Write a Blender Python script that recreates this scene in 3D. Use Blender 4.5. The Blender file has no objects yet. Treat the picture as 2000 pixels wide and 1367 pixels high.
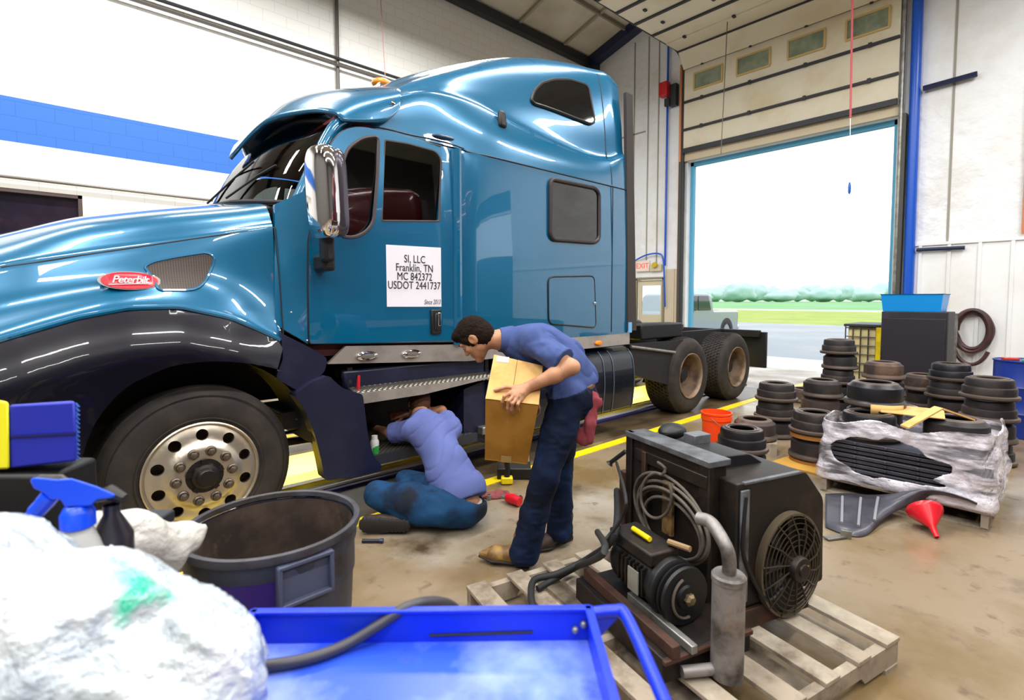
import bpy, bmesh, math, random
import numpy as np
from mathutils import Vector, Matrix
from mathutils.geometry import delaunay_2d_cdt

# ------------------------------------------------------------------ camera, world, lights, exposure
SC = bpy.context.scene
COL = SC.collection
CAM_H = 1.58                       # eye height of the photographer
YAW = math.atan(1098.0 / (1000.0 / math.cos(math.radians(3))))
PITCH = math.radians(3)
FOC = 1000.0                       # focal length in pixels of the 2000x1367 frame (18 mm)
PCX, PCY = 1000.0, 586 + FOC * math.tan(PITCH)
_F = np.array([math.cos(YAW) * math.cos(PITCH), math.sin(YAW) * math.cos(PITCH), -math.sin(PITCH)])
_R = np.array([math.sin(YAW), -math.cos(YAW), 0.0])
_U = np.cross(_R, _F)
_C = np.array([0, 0, CAM_H])
cam_data = bpy.data.cameras.new('camera')
cam = bpy.data.objects.new('camera', cam_data)
COL.objects.link(cam)
cam_data.sensor_width = 36.0
cam_data.sensor_fit = 'HORIZONTAL'
cam_data.lens = FOC / 2000 * 36
cam_data.shift_y = (PCY - 683.5) / 2000
cam_data.clip_start = 0.05
cam_data.clip_end = 2000
cam.matrix_world = Matrix(((_R[0], _U[0], -_F[0], 0), (_R[1], _U[1], -_F[1], 0), (_R[2], _U[2], -_F[2], CAM_H), (0, 0, 0, 1)))
cam_data.dof.use_dof = True
cam_data.dof.focus_distance = 4.3
cam_data.dof.aperture_fstop = 2.6
SC.camera = cam

SC.view_settings.view_transform = 'Standard'
SC.view_settings.look = 'None'
SC.view_settings.gamma = 1.0
SC.view_settings.exposure = -0.62
SC.view_settings.use_curve_mapping = False
SC.cycles.use_denoising = True
SC.cycles.max_bounces = 7
SC.cycles.diffuse_bounces = 4
SC.cycles.glossy_bounces = 4
SC.cycles.transmission_bounces = 5
SC.cycles.transparent_max_bounces = 8
SC.cycles.caustics_reflective = False
SC.cycles.caustics_refractive = False
SC.cycles.sample_clamp_indirect = 6.0

world = bpy.data.worlds.new('overcast sky')
SC.world = world
world.use_nodes = True
_bg = world.node_tree.nodes['Background']
_bg.inputs[0].default_value = (0.93, 0.97, 1.0, 1)
_bg.inputs[1].default_value = 3.0

def area_light(name, loc, sx, sy, watts, col=(1, 1, 1), rot=(0, 0, 0)):
    l = bpy.data.lights.new(name, 'AREA')
    l.shape = 'RECTANGLE'
    l.size, l.size_y, l.energy, l.color = sx, sy, watts, col
    o = bpy.data.objects.new(name, l)
    o.location = loc
    o.rotation_euler = rot
    COL.objects.link(o)
    return o

LAMPS = []
for ly in (7.4, 3.0, -1.4, -6.0):
    for lx in (-6.0, -2.2, 1.6, 5.4):
        LAMPS.append((lx, ly))
LAMPS += [(9.2, -1.4), (9.2, -6.0)]  # extra unseen pair, added to brighten the right end wall and floor
for lx, ly in LAMPS:
    area_light('strip_light_lamp', (lx, ly, 7.36), 2.4, 0.34, 330, (1.0, 0.98, 0.95))
# the pit under the truck has its own work lamps along the near wall
for lx in (-1.5, 2.0, 5.5, 8.6):
    area_light('pit_lamp', (lx, 4.36, -0.45), 1.2, 0.12, 85, (1.0, 0.97, 0.85), (math.radians(90), 0, 0))

# ------------------------------------------------------------------ helpers
random.seed(7)
RNG = np.random.RandomState(11)

def at(px, py, X=None, Y=None, Z=None, D=None):
    """the real point on a known plane of the hall that shows at a photograph pixel"""
    r = _F + (px - PCX) / FOC * _R + (PCY - py) / FOC * _U
    if X is not None: t = X / r[0]
    elif Y is not None: t = Y / r[1]
    elif Z is not None: t = (Z - CAM_H) / r[2]
    else: t = D
    return _C + t * r

def lin(c):
    if isinstance(c, str):
        c = c.lstrip('#')
        c = [int(c[i:i + 2], 16) / 255 for i in (0, 2, 4)]
    return tuple((x / 12.92 if x <= 0.04045 else ((x + 0.055) / 1.055) ** 2.4) for x in c) + (1.0,)

def thin_glass(name, tint, refl=1.0, rough=0.02):
    """a single sheet of glass: tinted see-through plus a mirror sheen growing towards grazing view"""
    m = bpy.data.materials.new(name)
    m.use_nodes = True
    nt = m.node_tree
    nt.nodes.clear()
    out = nt.nodes.new('ShaderNodeOutputMaterial'); mx = nt.nodes.new('ShaderNodeMixShader')
    tr = nt.nodes.new('ShaderNodeBsdfTransparent'); tr.inputs[0].default_value = lin(tint)
    gl_ = nt.nodes.new('ShaderNodeBsdfGlossy'); gl_.inputs['Roughness'].default_value = rough; gl_.inputs[0].default_value = (.95, .97, 1, 1)
    fr_ = nt.nodes.new('ShaderNodeFresnel'); fr_.inputs[0].default_value = 1.45 + .25 * refl
    nt.links.new(fr_.outputs[0], mx.inputs[0]); nt.links.new(tr.outputs[0], mx.inputs[1]); nt.links.new(gl_.outputs[0], mx.inputs[2]); nt.links.new(mx.outputs[0], out.inputs[0])
    return m

def mat(name, col, rough=0.5, metal=0.0, coat=0.0, var=None, bump=None, emis=None, trans=0.0, alpha=1.0, spec=0.5, rvar=None):
    """var = (colour2, scale, low, high[, detail]); bump = (scale, strength, distance); rvar=(rough2)"""
    m = bpy.data.materials.new(name)
    m.use_nodes = True
    nt = m.node_tree
    b = nt.nodes['Principled BSDF']
    b.inputs['Base Color'].default_value = lin(col)
    b.inputs['Roughness'].default_value = rough
    b.inputs['Metallic'].default_value = metal
    b.inputs['Coat Weight'].default_value = coat
    b.inputs['Coat Roughness'].default_value = 0.04
    b.inputs['Transmission Weight'].default_value = trans
    b.inputs['Alpha'].default_value = alpha
    b.inputs['Specular IOR Level'].default_value = spec
    if emis:
        b.inputs['Emission Color'].default_value = lin(emis[0])
        b.inputs['Emission Strength'].default_value = emis[1]
    if var or bump or rvar is not None:
        tc = nt.nodes.new('ShaderNodeTexCoord')
    if var:
        vs = var if isinstance(var, list) else [var]
        prev = None
        for v in vs:
            n = nt.nodes.new('ShaderNodeTexNoise')
            n.inputs['Scale'].default_value = v[1]
            n.inputs['Detail'].default_value = v[4] if len(v) > 4 else 6
            n.inputs['Roughness'].default_value = 0.6
            nt.links.new(tc.outputs['Object'], n.inputs['Vector'])
            r = nt.nodes.new('ShaderNodeMapRange')
            r.inputs['From Min'].default_value = v[2]
            r.inputs['From Max'].default_value = v[3]
            nt.links.new(n.outputs['Fac'], r.inputs['Value'])
            mx = nt.nodes.new('ShaderNodeMix')
            mx.data_type = 'RGBA'
            if prev is None: mx.inputs[6].default_value = lin(col)
            else: nt.links.new(prev, mx.inputs[6])
            mx.inputs[7].default_value = lin(v[0])
            nt.links.new(r.outputs[0], mx.inputs[0])
            prev = mx.outputs[2]
        nt.links.new(prev, b.inputs['Base Color'])
        if rvar is not None:
            rr = nt.nodes.new('ShaderNodeMapRange')
            rr.inputs['To Min'].default_value = rough
            rr.inputs['To Max'].default_value = rvar
            nt.links.new(r.outputs[0], rr.inputs['Value'])
            nt.links.new(rr.outputs[0], b.inputs['Roughness'])
    if bump:
        n = nt.nodes.new('ShaderNodeTexNoise')
        n.inputs['Scale'].default_value = bump[0]
        n.inputs['Detail'].default_value = 5
        nt.links.new(tc.outputs['Object'], n.inputs['Vector'])
        bp = nt.nodes.new('ShaderNodeBump')
        bp.inputs['Strength'].default_value = bump[1]
        bp.inputs['Distance'].default_value = bump[2] if len(bump) > 2 else 0.01
        nt.links.new(n.outputs['Fac'], bp.inputs['Height'])
        nt.links.new(bp.outputs[0], b.inputs['Normal'])
    return m

ORG = {}                                    # object name -> world origin of its thing

def thing(name, label, cat, loc, rz=0.0, group=None):
    o = bpy.data.objects.new(name, None)
    o.empty_display_size = 0.1
    COL.objects.link(o)
    o.location = loc
    o.rotation_euler = (0, 0, rz)
    o['label'] = label
    o['category'] = cat
    if group: o['group'] = group
    ORG[o.name] = np.array(loc, float)
    return o

def tag(o, label=None, cat=None, group=None, kind=None):
    if label: o['label'] = label
    if cat: o['category'] = cat
    if group: o['group'] = group
    if kind: o['kind'] = kind
    return o

def dup(o, loc=None, rz=None, label=None, group=None, parent=None):
    c = o.copy()
    COL.objects.link(c)
    if parent is not None: c.parent = parent
    if loc is not None:
        c.location = loc
        ORG[c.name] = np.array(loc, float)
    if rz is not None: c.rotation_euler = (0, 0, rz)
    if label: c['label'] = label
    if group: c['group'] = group
    for ch in list(o.children): dup(ch, parent=c)
    return c

def rotm(ax, ang):
    return np.array(Matrix.Rotation(ang, 3, ax))

class MB:
    """collects shapes; build() links them as ONE mesh object"""
    def __init__(s): s.v, s.f, s.n = [], [], 0
    def raw(s, v, f):
        v = np.asarray(v, float).reshape(-1, 3)
        s.v.append(v)
        s.f += [tuple(int(i) + s.n for i in q) for q in f]
        s.n += len(v)
        return s
    def box(s, c, size, rot=None, taper=1.0):
        h = np.array(size) / 2
        v = np.array([[x, y, z] for z in (-1, 1) for y in (-1, 1) for x in (-1, 1)], float) * h
        v[4:, :2] *= taper
        if rot is not None: v = v @ np.asarray(rot).T
        return s.raw(v + np.array(c), [(0, 2, 3, 1), (4, 5, 7, 6), (0, 1, 5, 4), (2, 6, 7, 3), (0, 4, 6, 2), (1, 3, 7, 5)])
    def hexa(s, p):                          # eight corners, order as in box
        return s.raw(p, [(0, 2, 3, 1), (4, 5, 7, 6), (0, 1, 5, 4), (2, 6, 7, 3), (0, 4, 6, 2), (1, 3, 7, 5)])
    def grid(s, rows, close=False, flip=False):
        rows = np.asarray(rows, float)
        a, b = rows.shape[:2]
        f = []
        for i in range(a - 1):
            for j in range(b if close else b - 1):
                q = (i * b + j, i * b + (j + 1) % b, (i + 1) * b + (j + 1) % b, (i + 1) * b + j)
                f.append(q[::-1] if flip else q)
        return s.raw(rows.reshape(-1, 3), f)
    def tube(s, path, r, n=10, closed=False, caps=True):
        P = np.asarray(path, float)
        m = len(P)
        rr = np.full(m, r, float) if np.isscalar(r) else np.asarray(r, float)
        if closed: T = np.roll(P, -1, 0) - np.roll(P, 1, 0)
        else: T = np.gradient(P, axis=0)
        T /= np.linalg.norm(T, axis=1)[:, None] + 1e-12
        u = np.cross(T[0], [0, 0, 1.0])
        if np.linalg.norm(u) < 1e-3: u = np.cross(T[0], [1.0, 0, 0])
        u /= np.linalg.norm(u)
        rows = []
        for i in range(m):
            u = u - T[i] * (u @ T[i])
            u /= np.linalg.norm(u) + 1e-12
            w = np.cross(T[i], u)
            a = np.arange(n) * 2 * math.pi / n
            rows.append(P[i] + rr[i] * (np.cos(a)[:, None] * u + np.sin(a)[:, None] * w))
        if closed: rows.append(rows[0])
        k = s.n
        s.grid(rows, close=True)
        if caps and not closed:
            s.f.append(tuple(k + i for i in range(n))[::-1])
            s.f.append(tuple(k + (m - 1) * n + i for i in range(n)))
        return s
    def lathe(s, prof, n=32, o=(0, 0, 0), axis='Z', capb=False, capt=False, rot=None):
        rows = []
        for r, z in prof:
            a = np.arange(n) * 2 * math.pi / n
            rows.append(np.stack([r * np.cos(a), r * np.sin(a), np.full(n, z)], 1))
        rows = np.array(rows)
        if axis == 'Y': rows = np.stack([rows[..., 0], -rows[..., 2], rows[..., 1]], -1)   # profile z runs to -Y
        if axis == 'X': rows = np.stack([rows[..., 2], rows[..., 0], rows[..., 1]], -1)
        if rot is not None: rows = rows @ np.asarray(rot).T
        k = s.n
        s.grid(rows + np.array(o), close=True)
        if capb: s.f.append(tuple(k + i for i in range(n))[::-1])
        if capt: s.f.append(tuple(k + (len(prof) - 1) * n + i for i in range(n)))
        return s
    def prism(s, poly, z0, z1, fr=None):
        """poly in 2D extruded z0..z1; fr = (origin, ex, ey, ez)"""
        p = np.asarray(poly, float)
        n = len(p)
        v = np.concatenate([np.c_[p, np.full(n, z0)], np.c_[p, np.full(n, z1)]])
        if fr is not None:
            o, ex, ey, ez = [np.asarray(q, float) for q in fr]
            v = o + v[:, :1] * ex + v[:, 1:2] * ey + v[:, 2:] * ez
        f = [tuple(range(n))[::-1], tuple(range(n, 2 * n))] + [(i, (i + 1) % n, n + (i + 1) % n, n + i) for i in range(n)]
        return s.raw(v, f)
    def ball(s, c, r, nu=14, nv=9, sc=(1, 1, 1)):
        rows = []
        for j in range(nv + 1):
            t = math.pi * j / nv
            a = np.arange(nu) * 2 * math.pi / nu
            rows.append(np.stack([np.cos(a) * math.sin(t), np.sin(a) * math.sin(t), np.full(nu, -math.cos(t))], 1))
        rows = np.array(rows) * r * np.array(sc) + np.array(c)
        return s.grid(rows, close=True)
    def build(s, name, m, parent=None, smooth=True, angle=35, bevel=0, local=False, mods=None, origin=None):
        if getattr(s, 'mir', None) is not None:          # the same part on the other side of the vehicle
            c, s.mir = s.mir, None
            far = MB()
            far.v = [q * (1, -1, 1) + (0, 2 * c, 0) for q in s.v]; far.f = [f[::-1] for f in s.f]; far.n = s.n
            o = s.build(name, m, parent, smooth, angle, bevel, local, mods, origin)
            far.build(name, m, parent, smooth, angle, bevel, local, mods, origin)
            return o
        v = np.concatenate(s.v)
        if parent is not None:
            org = ORG[parent.name]
            if not local: v = v - org
        else:
            if origin is None:
                lo, hi = v.min(0), v.max(0)
                origin = np.array([(lo[0] + hi[0]) / 2, (lo[1] + hi[1]) / 2, lo[2]])
            org = np.asarray(origin, float)
            v = v - org
        me = bpy.data.meshes.new(name)
        me.from_pydata(v.tolist(), [], s.f)
        me.update()
        bm = bmesh.new()
        bm.from_mesh(me)
        bmesh.ops.remove_doubles(bm, verts=bm.verts, dist=1e-5)
        bmesh.ops.recalc_face_normals(bm, faces=bm.faces)
        bm.to_mesh(me)
        bm.free()
        if smooth:
            me.polygons.foreach_set('use_smooth', [True] * len(me.polygons))
            me.set_sharp_from_angle(angle=math.radians(angle))
        if m is not None: me.materials.append(m)
        o = bpy.data.objects.new(name, me)
        COL.objects.link(o)
        ORG[o.name] = org
        if parent is not None: o.parent = parent
        else: o.location = org
        if bevel:
            bv = o.modifiers.new('bevel', 'BEVEL')
            bv.width, bv.segments, bv.limit_method, bv.angle_limit = bevel, 2, 'ANGLE', math.radians(40)
            bv.harden_normals = False
        return o

def struct(mb, name, m, **k):
    o = mb.build(name, m, **k)
    o['kind'] = 'structure'
    return o

def crom(P, n=8, closed=False):
    """Catmull-Rom through points, n steps per span"""
    P = np.asarray(P, float)
    m = len(P)
    out = []
    for i in range(m if closed else m - 1):
        if closed: a, b, c, d = P[(i - 1) % m], P[i], P[(i + 1) % m], P[(i + 2) % m]
        else: a, b, c, d = P[max(i - 1, 0)], P[i], P[i + 1], P[min(i + 2, m - 1)]
        for t in np.arange(n) / n:
            out.append(0.5 * ((2 * b) + (c - a) * t + (2 * a - 5 * b + 4 * c - d) * t * t + (3 * b - a - 3 * c + d) * t ** 3))
    if not closed: out.append(P[-1])
    return np.array(out)

def resurf(G, nu, nv):
    G = np.asarray(G, float)
    A = np.array([crom(r, nv) for r in G])
    return np.stack([crom(A[:, j], nu) for j in range(A.shape[1])], 1)

def inpoly(p, poly):
    x, y = p[:, 0], p[:, 1]
    r = np.zeros(len(p), bool)
    n = len(poly)
    for i in range(n):
        x1, y1 = poly[i]; x2, y2 = poly[(i + 1) % n]
        c = (y1 > y) != (y2 > y)
        r ^= c & (x < (x2 - x1) * (y - y1) / (y2 - y1 + 1e-15) + x1)
    return r

def rloop(pts, rad, n=5):
    """polygon with rounded corners"""
    P = np.asarray(pts, float)
    m = len(P)
    out = []
    for i in range(m):
        a, b, c = P[i - 1], P[i], P[(i + 1) % m]
        r = rad[i] if hasattr(rad, '__len__') else rad
        u, w = a - b, c - b
        lu, lw = np.linalg.norm(u), np.linalg.norm(w)
        q = min(r, lu * .48, lw * .48)
        if q < 1e-5:
            out.append(b); continue
        p0, p1 = b + u / lu * q, b + w / lw * q
        for t in np.linspace(0, 1, n):
            out.append((1 - t) ** 2 * p0 + 2 * t * (1 - t) * b + t * t * p1)
    return np.array(out)

def circ(c, r, n=20):
    a = np.arange(n) * 2 * math.pi / n
    return np.stack([c[0] + r * np.cos(a), c[1] + r * np.sin(a)], 1)

def panel(mb, outline, holes, surf, thick, step=0.08, to3=None):
    """curved sheet: 2D outline with holes, surf(a, b) gives its depth, thickness towards +depth"""
    loops = [np.asarray(outline, float)] + [np.asarray(h, float) for h in (holes or [])]
    dense = []
    for L in loops:
        q = []
        for i in range(len(L)):
            a, b = L[i], L[(i + 1) % len(L)]
            k = max(1, int(np.linalg.norm(b - a) / step))
            for t in range(k): q.append(a + (b - a) * t / k)
        dense.append(np.array(q))
    pts, edges = [], []
    for L in dense:
        k = len(pts)
        pts += [tuple(p) for p in L]
        edges += [(k + i, k + (i + 1) % len(L)) for i in range(len(L))]
    lo, hi = loops[0].min(0), loops[0].max(0)
    gx, gy = np.meshgrid(np.arange(lo[0] + step / 2, hi[0], step), np.arange(lo[1] + step / 2, hi[1], step))
    g = np.stack([gx.ravel(), gy.ravel()], 1)
    ok = inpoly(g, loops[0])
    for h in loops[1:]: ok &= ~inpoly(g, h)
    allb = np.concatenate(dense)
    g = g[ok]
    if len(g):
        dmin = np.array([np.min(np.hypot(*(allb - p).T)) for p in g])
        g = g[dmin > step * 0.35]
    pts += [tuple(p) for p in g]
    ov, oe, of, _, _, _ = delaunay_2d_cdt([Vector(p) for p in pts], edges, [], 0, 1e-6)
    ov = np.array([(p[0], p[1]) for p in ov])
    tri = np.array([t for t in of if len(t) == 3])
    cen = ov[tri].mean(1)
    ok = inpoly(cen, loops[0])
    for h in loops[1:]: ok &= ~inpoly(cen, h)
    tri = tri[ok]
    dep = np.array([surf(p[0], p[1]) for p in ov])
    if to3 is None: to3 = lambda a, b, d: np.stack([a, d, b], 1)
    front = to3(ov[:, 0], ov[:, 1], dep)
    back = to3(ov[:, 0], ov[:, 1], dep + thick)
    n = len(ov)
    f = [tuple(t) for t in tri] + [tuple(n + i for i in t[::-1]) for t in tri]
    cnt = {}
    for t in tri:
        for i in range(3):
            a, b = int(t[i]), int(t[(i + 1) % 3])
            if (b, a) in cnt: del cnt[(b, a)]
            else: cnt[(a, b)] = 1
    f += [(b, a, n + a, n + b) for a, b in cnt]
    return mb.raw(np.concatenate([front, back]), f)

# ---- implicit surfaces (smooth unions of tapered limbs) meshed with surface nets
def vnoise(P, scale, seed=0):
    Q = P * scale
    i = np.floor(Q).astype(np.int64)
    f = Q - i
    f = f * f * (3 - 2 * f)
    def h(dx, dy, dz):
        n = ((i[:, 0] + dx) * 73856093) ^ ((i[:, 1] + dy) * 19349663) ^ ((i[:, 2] + dz) * 83492791) ^ (seed * 2654435)
        n = (n ^ (n >> 13)) * 1274126177
        return ((n ^ (n >> 16)) & 0xFFFF) / 65535.0
    x0 = (h(0, 0, 0) * (1 - f[:, 0]) + h(1, 0, 0) * f[:, 0]) * (1 - f[:, 1]) + (h(0, 1, 0) * (1 - f[:, 0]) + h(1, 1, 0) * f[:, 0]) * f[:, 1]
    x1 = (h(0, 0, 1) * (1 - f[:, 0]) + h(1, 0, 1) * f[:, 0]) * (1 - f[:, 1]) + (h(0, 1, 1) * (1 - f[:, 0]) + h(1, 1, 1) * f[:, 0]) * f[:, 1]
    return (x0 * (1 - f[:, 2]) + x1 * f[:, 2]) * 2 - 1

def smin(a, b, k):
    h = np.clip(0.5 + 0.5 * (b - a) / k, 0, 1)
    return b + (a - b) * h - k * h * (1 - h)

def unit(v):
    v = np.asarray(v, float)
    return v / (np.linalg.norm(v) + 1e-12)

class Blob:
    def __init__(s): s.p, s.cuts, s.fn = [], [], None
    def limb(s, a, b, ra, rb, k=0.02, flat=None):
        s.p.append(('c', np.array(a, float), np.array(b, float), ra, rb, k, flat)); return s
    def chain(s, pts, rs, k=0.02, flat=None):
        for i in range(len(pts) - 1): s.limb(pts[i], pts[i + 1], rs[i], rs[i + 1], k, flat)
        return s
    def ell(s, c, rad, rot=None, k=0.02):
        s.p.append(('e', np.array(c, float), np.array(rad, float), np.eye(3) if rot is None else np.asarray(rot), k)); return s
    def dig(s, c, rad, rot=None, k=0.01):
        s.p.append(('d', np.array(c, float), np.array(rad, float), np.eye(3) if rot is None else np.asarray(rot), k)); return s
    def cut(s, pt, nrm): s.cuts.append((np.array(pt, float), unit(nrm))); return s      # keeps the side the normal points away from
    def ev(s, P):
        d = None
        for q in s.p:
            if q[0] == 'c':
                _, a, b, ra, rb, k, flat = q
                X = P
                if flat is not None:
                    ax, fc = unit(flat[0]), flat[1]
                    X = P + np.outer((P - a) @ ax, ax) * (fc - 1)
                    ab = b - a; ab = ab + ax * (ab @ ax) * (fc - 1)
                else: ab = b - a
                pa = X - a
                h = np.clip(pa @ ab / (ab @ ab + 1e-12), 0, 1)
                e = np.sqrt(((pa - h[:, None] * ab) ** 2).sum(1)) - (ra + (rb - ra) * h)
            else:
                _, c, rad, rot, k = q
                L = (P - c) @ rot
                k0 = np.sqrt(((L / rad) ** 2).sum(1))
                k1 = np.sqrt(((L / rad ** 2) ** 2).sum(1)) + 1e-9
                e = k0 * (k0 - 1) / k1
                if q[0] == 'd':
                    d = -smin(-d, e, k); continue
            d = e if d is None else smin(d, e, k)
        if s.fn is not None: d = s.fn(P, d)
        for pt, n in s.cuts: d = np.maximum(d, (P - pt) @ n)
        return d
    def bounds(s):
        lo, hi = [], []
        for q in s.p:
            if q[0] == 'c':
                r = max(q[3], q[4])
                lo += [q[1] - r, q[2] - r]; hi += [q[1] + r, q[2] + r]
            elif q[0] == 'e':
                r = q[2].max(); lo.append(q[1] - r); hi.append(q[1] + r)
        return np.min(lo, 0), np.max(hi, 0)
    def mesh(s, h=0.006, pad=0.03, lohi=None):
        lo, hi = lohi if lohi is not None else s.bounds()
        lo = lo - pad; hi = hi + pad
        B = 6
        nb = np.ceil((hi - lo) / (h * B)).astype(int)
        dim = nb * B + 1
        gi = np.stack(np.meshgrid(*[np.arange(n + 1) for n in nb], indexing='ij'), -1).reshape(-1, 3)
        cd = s.ev(lo + gi * (h * B)).reshape(nb + 1)
        near = np.abs(cd) < h * B * 1.9
        blk = np.zeros(nb, bool)
        for dx in (0, 1):
            for dy in (0, 1):
                for dz in (0, 1): blk |= near[dx:nb[0] + dx, dy:nb[1] + dy, dz:nb[2] + dz]
        D = np.repeat(np.repeat(np.repeat(cd, B, 0), B, 1), B, 2)[:dim[0], :dim[1], :dim[2]].astype(np.float32).copy()
        need = np.zeros(dim, bool)
        bi = np.argwhere(blk)
        off = np.stack(np.meshgrid(*[np.arange(B + 1)] * 3, indexing='ij'), -1).reshape(-1, 3)
        for k in range(0, len(bi), 4000):
            a = (bi[k:k + 4000, None, :] * B + off[None]).reshape(-1, 3)
            need[a[:, 0], a[:, 1], a[:, 2]] = True
        pts = np.argwhere(need)
        for k in range(0, len(pts), 120000):
            q = pts[k:k + 120000]
            D[q[:, 0], q[:, 1], q[:, 2]] = s.ev(lo + q * h)
        S = D < 0
        c = np.zeros([n - 1 for n in dim], np.uint8)
        n0, n1, n2 = c.shape
        for dx in (0, 1):
            for dy in (0, 1):
                for dz in (0, 1): c += S[dx:dx + n0, dy:dy + n1, dz:dz + n2]
        cells = np.argwhere((c > 0) & (c < 8))
        cv = {}
        for dx in (0, 1):
            for dy in (0, 1):
                for dz in (0, 1): cv[(dx, dy, dz)] = D[cells[:, 0] + dx, cells[:, 1] + dy, cells[:, 2] + dz].astype(float)
        acc = np.zeros((len(cells), 3)); num = np.zeros(len(cells))
        for ax in range(3):
            for u in (0, 1):
                for w in (0, 1):
                    a = [0, 0, 0]; o = [i for i in range(3) if i != ax]
                    a[o[0]], a[o[1]] = u, w
                    b = list(a); b[ax] = 1
                    va, vb = cv[tuple(a)], cv[tuple(b)]
                    m = (va < 0) != (vb < 0)
                    t = np.where(m, va / np.where(m, va - vb, 1), 0)
                    p = np.array(a, float)[None] + np.zeros((len(cells), 3))
                    p[:, ax] += t
                    acc += p * m[:, None]; num += m
        V = lo + (cells + acc / num[:, None]) * h
        idx = np.full(c.shape, -1, np.int64)
        idx[cells[:, 0], cells[:, 1], cells[:, 2]] = np.arange(len(cells))
        F = []
        for ax in range(3):
            o = [(ax + 1) % 3, (ax + 2) % 3]
            sl0 = [slice(1, -1)] * 3; sl1 = [slice(1, -1)] * 3
            sl0[ax] = slice(0, -1); sl1[ax] = slice(1, None)
            s0, s1 = S[tuple(sl0)], S[tuple(sl1)]
            e = np.argwhere(s0 != s1)
            fl = s0[e[:, 0], e[:, 1], e[:, 2]]
            base = e.copy()
            base[:, o[0]] += 1; base[:, o[1]] += 1
            q = []
            for u, w in ((0, 0), (-1, 0), (-1, -1), (0, -1)):
                b = base.copy()
                b[:, o[0]] += u; b[:, o[1]] += w
                q.append(idx[b[:, 0], b[:, 1], b[:, 2]])
            q = np.stack(q, 1)
            q[~fl] = q[~fl][:, ::-1]
            F.append(q[(q >= 0).all(1)])
        return V, np.concatenate(F)
    def build(s, name, m, parent=None, h=0.006, angle=180, lohi=None, mb=None):
        V, F = s.mesh(h, lohi=lohi)
        b = MB() if mb is None else mb
        b.raw(V, F.tolist())
        return b.build(name, m, parent, angle=angle)
# ------------------------------------------------------------------ materials of the setting
XE, YB, YF, XW = 12.35, 10.0, -11.0, -9.0          # inner faces of the hall's walls
def node_floor():
    m = mat('concrete_floor', '#8C7B64', 0.30, var=[('#74603F', 0.9, 0.45, 0.62), ('#AAA498', 0.40, 0.50, 0.64), ('#4A3B29', 1.5, 0.56, 0.72, 10), ('#6A5A44', 9, .6, .75, 3)], bump=(9, 0.05, 0.01))
    nt = m.node_tree
    b = nt.nodes['Principled BSDF']
    n = nt.nodes.new('ShaderNodeTexNoise'); n.inputs['Scale'].default_value = 1.3; n.inputs['Detail'].default_value = 5
    r = nt.nodes.new('ShaderNodeMapRange'); r.inputs['From Min'].default_value = .35; r.inputs['From Max'].default_value = .65
    r.inputs['To Min'].default_value = .16; r.inputs['To Max'].default_value = .42
    tc = nt.nodes.new('ShaderNodeTexCoord')
    nt.links.new(tc.outputs['Object'], n.inputs['Vector']); nt.links.new(n.outputs['Fac'], r.inputs['Value']); nt.links.new(r.outputs[0], b.inputs['Roughness'])
    return m
M_FLOOR = node_floor()

def node_wall():
    m = mat('painted_block_wall', '#F2F1EC', 0.55)
    nt = m.node_tree
    b = nt.nodes['Principled BSDF']
    geo = nt.nodes.new('ShaderNodeNewGeometry')
    sep = nt.nodes.new('ShaderNodeSeparateXYZ'); nt.links.new(geo.outputs['Position'], sep.inputs[0])
    cmb = nt.nodes.new('ShaderNodeCombineXYZ')
    nt.links.new(sep.outputs['X'], cmb.inputs[0]); nt.links.new(sep.outputs['Z'], cmb.inputs[1])
    br = nt.nodes.new('ShaderNodeTexBrick')
    br.inputs['Scale'].default_value = 1.0
    br.inputs['Brick Width'].default_value = 0.41; br.inputs['Row Height'].default_value = 0.206
    br.inputs['Mortar Size'].default_value = 0.006; br.inputs['Mortar Smooth'].default_value = 0.4
    nt.links.new(cmb.outputs[0], br.inputs['Vector'])
    bp = nt.nodes.new('ShaderNodeBump'); bp.inputs['Strength'].default_value = 0.25; bp.inputs['Distance'].default_value = 0.008; bp.invert = True
    nt.links.new(br.outputs['Fac'], bp.inputs['Height']); nt.links.new(bp.outputs[0], b.inputs['Normal'])
    def step(v, gt):
        q = nt.nodes.new('ShaderNodeMath'); q.operation = 'GREATER_THAN' if gt else 'LESS_THAN'
        nt.links.new(sep.outputs['Z'], q.inputs[0]); q.inputs[1].default_value = v
        return q
    a, c = step(3.77, True), step(4.385, False)
    ml = nt.nodes.new('ShaderNodeMath'); ml.operation = 'MULTIPLY'
    nt.links.new(a.outputs[0], ml.inputs[0]); nt.links.new(c.outputs[0], ml.inputs[1])
    mx = nt.nodes.new('ShaderNodeMix'); mx.data_type = 'RGBA'
    mx.inputs[6].default_value = lin('#F2F1EC'); mx.inputs[7].default_value = lin('#2A6CC8')
    nt.links.new(ml.outputs[0], mx.inputs[0])
    m2 = nt.nodes.new('ShaderNodeMix'); m2.data_type = 'RGBA'; m2.blend_type = 'MULTIPLY'; m2.inputs[7].default_value = (0.82, 0.82, 0.84, 1)
    nt.links.new(br.outputs['Fac'], m2.inputs[0]); nt.links.new(mx.outputs[2], m2.inputs[6])
    nt.links.new(m2.outputs[2], b.inputs['Base Color'])
    return m
M_WALL = node_wall()
M_VINYL = mat('white_vinyl_insulation', '#EFF2F5', 0.42, var=('#E0DED8', 0.8, 0.5, 0.75), bump=(3.0, 0.9, 0.06))
M_CEIL = mat('ceiling_insulation', '#D9D3C4', 0.6, var=('#BFB7A4', 0.7, 0.45, 0.7), bump=(1.5, 0.3, 0.04))
M_METAL_W = mat('white_metal_siding', '#EFF1F3', 0.45, var=('#E2E0DA', 0.9, 0.5, 0.75))
M_STEEL_DK = mat('dark_painted_steel', '#2A2C33', 0.5)
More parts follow.
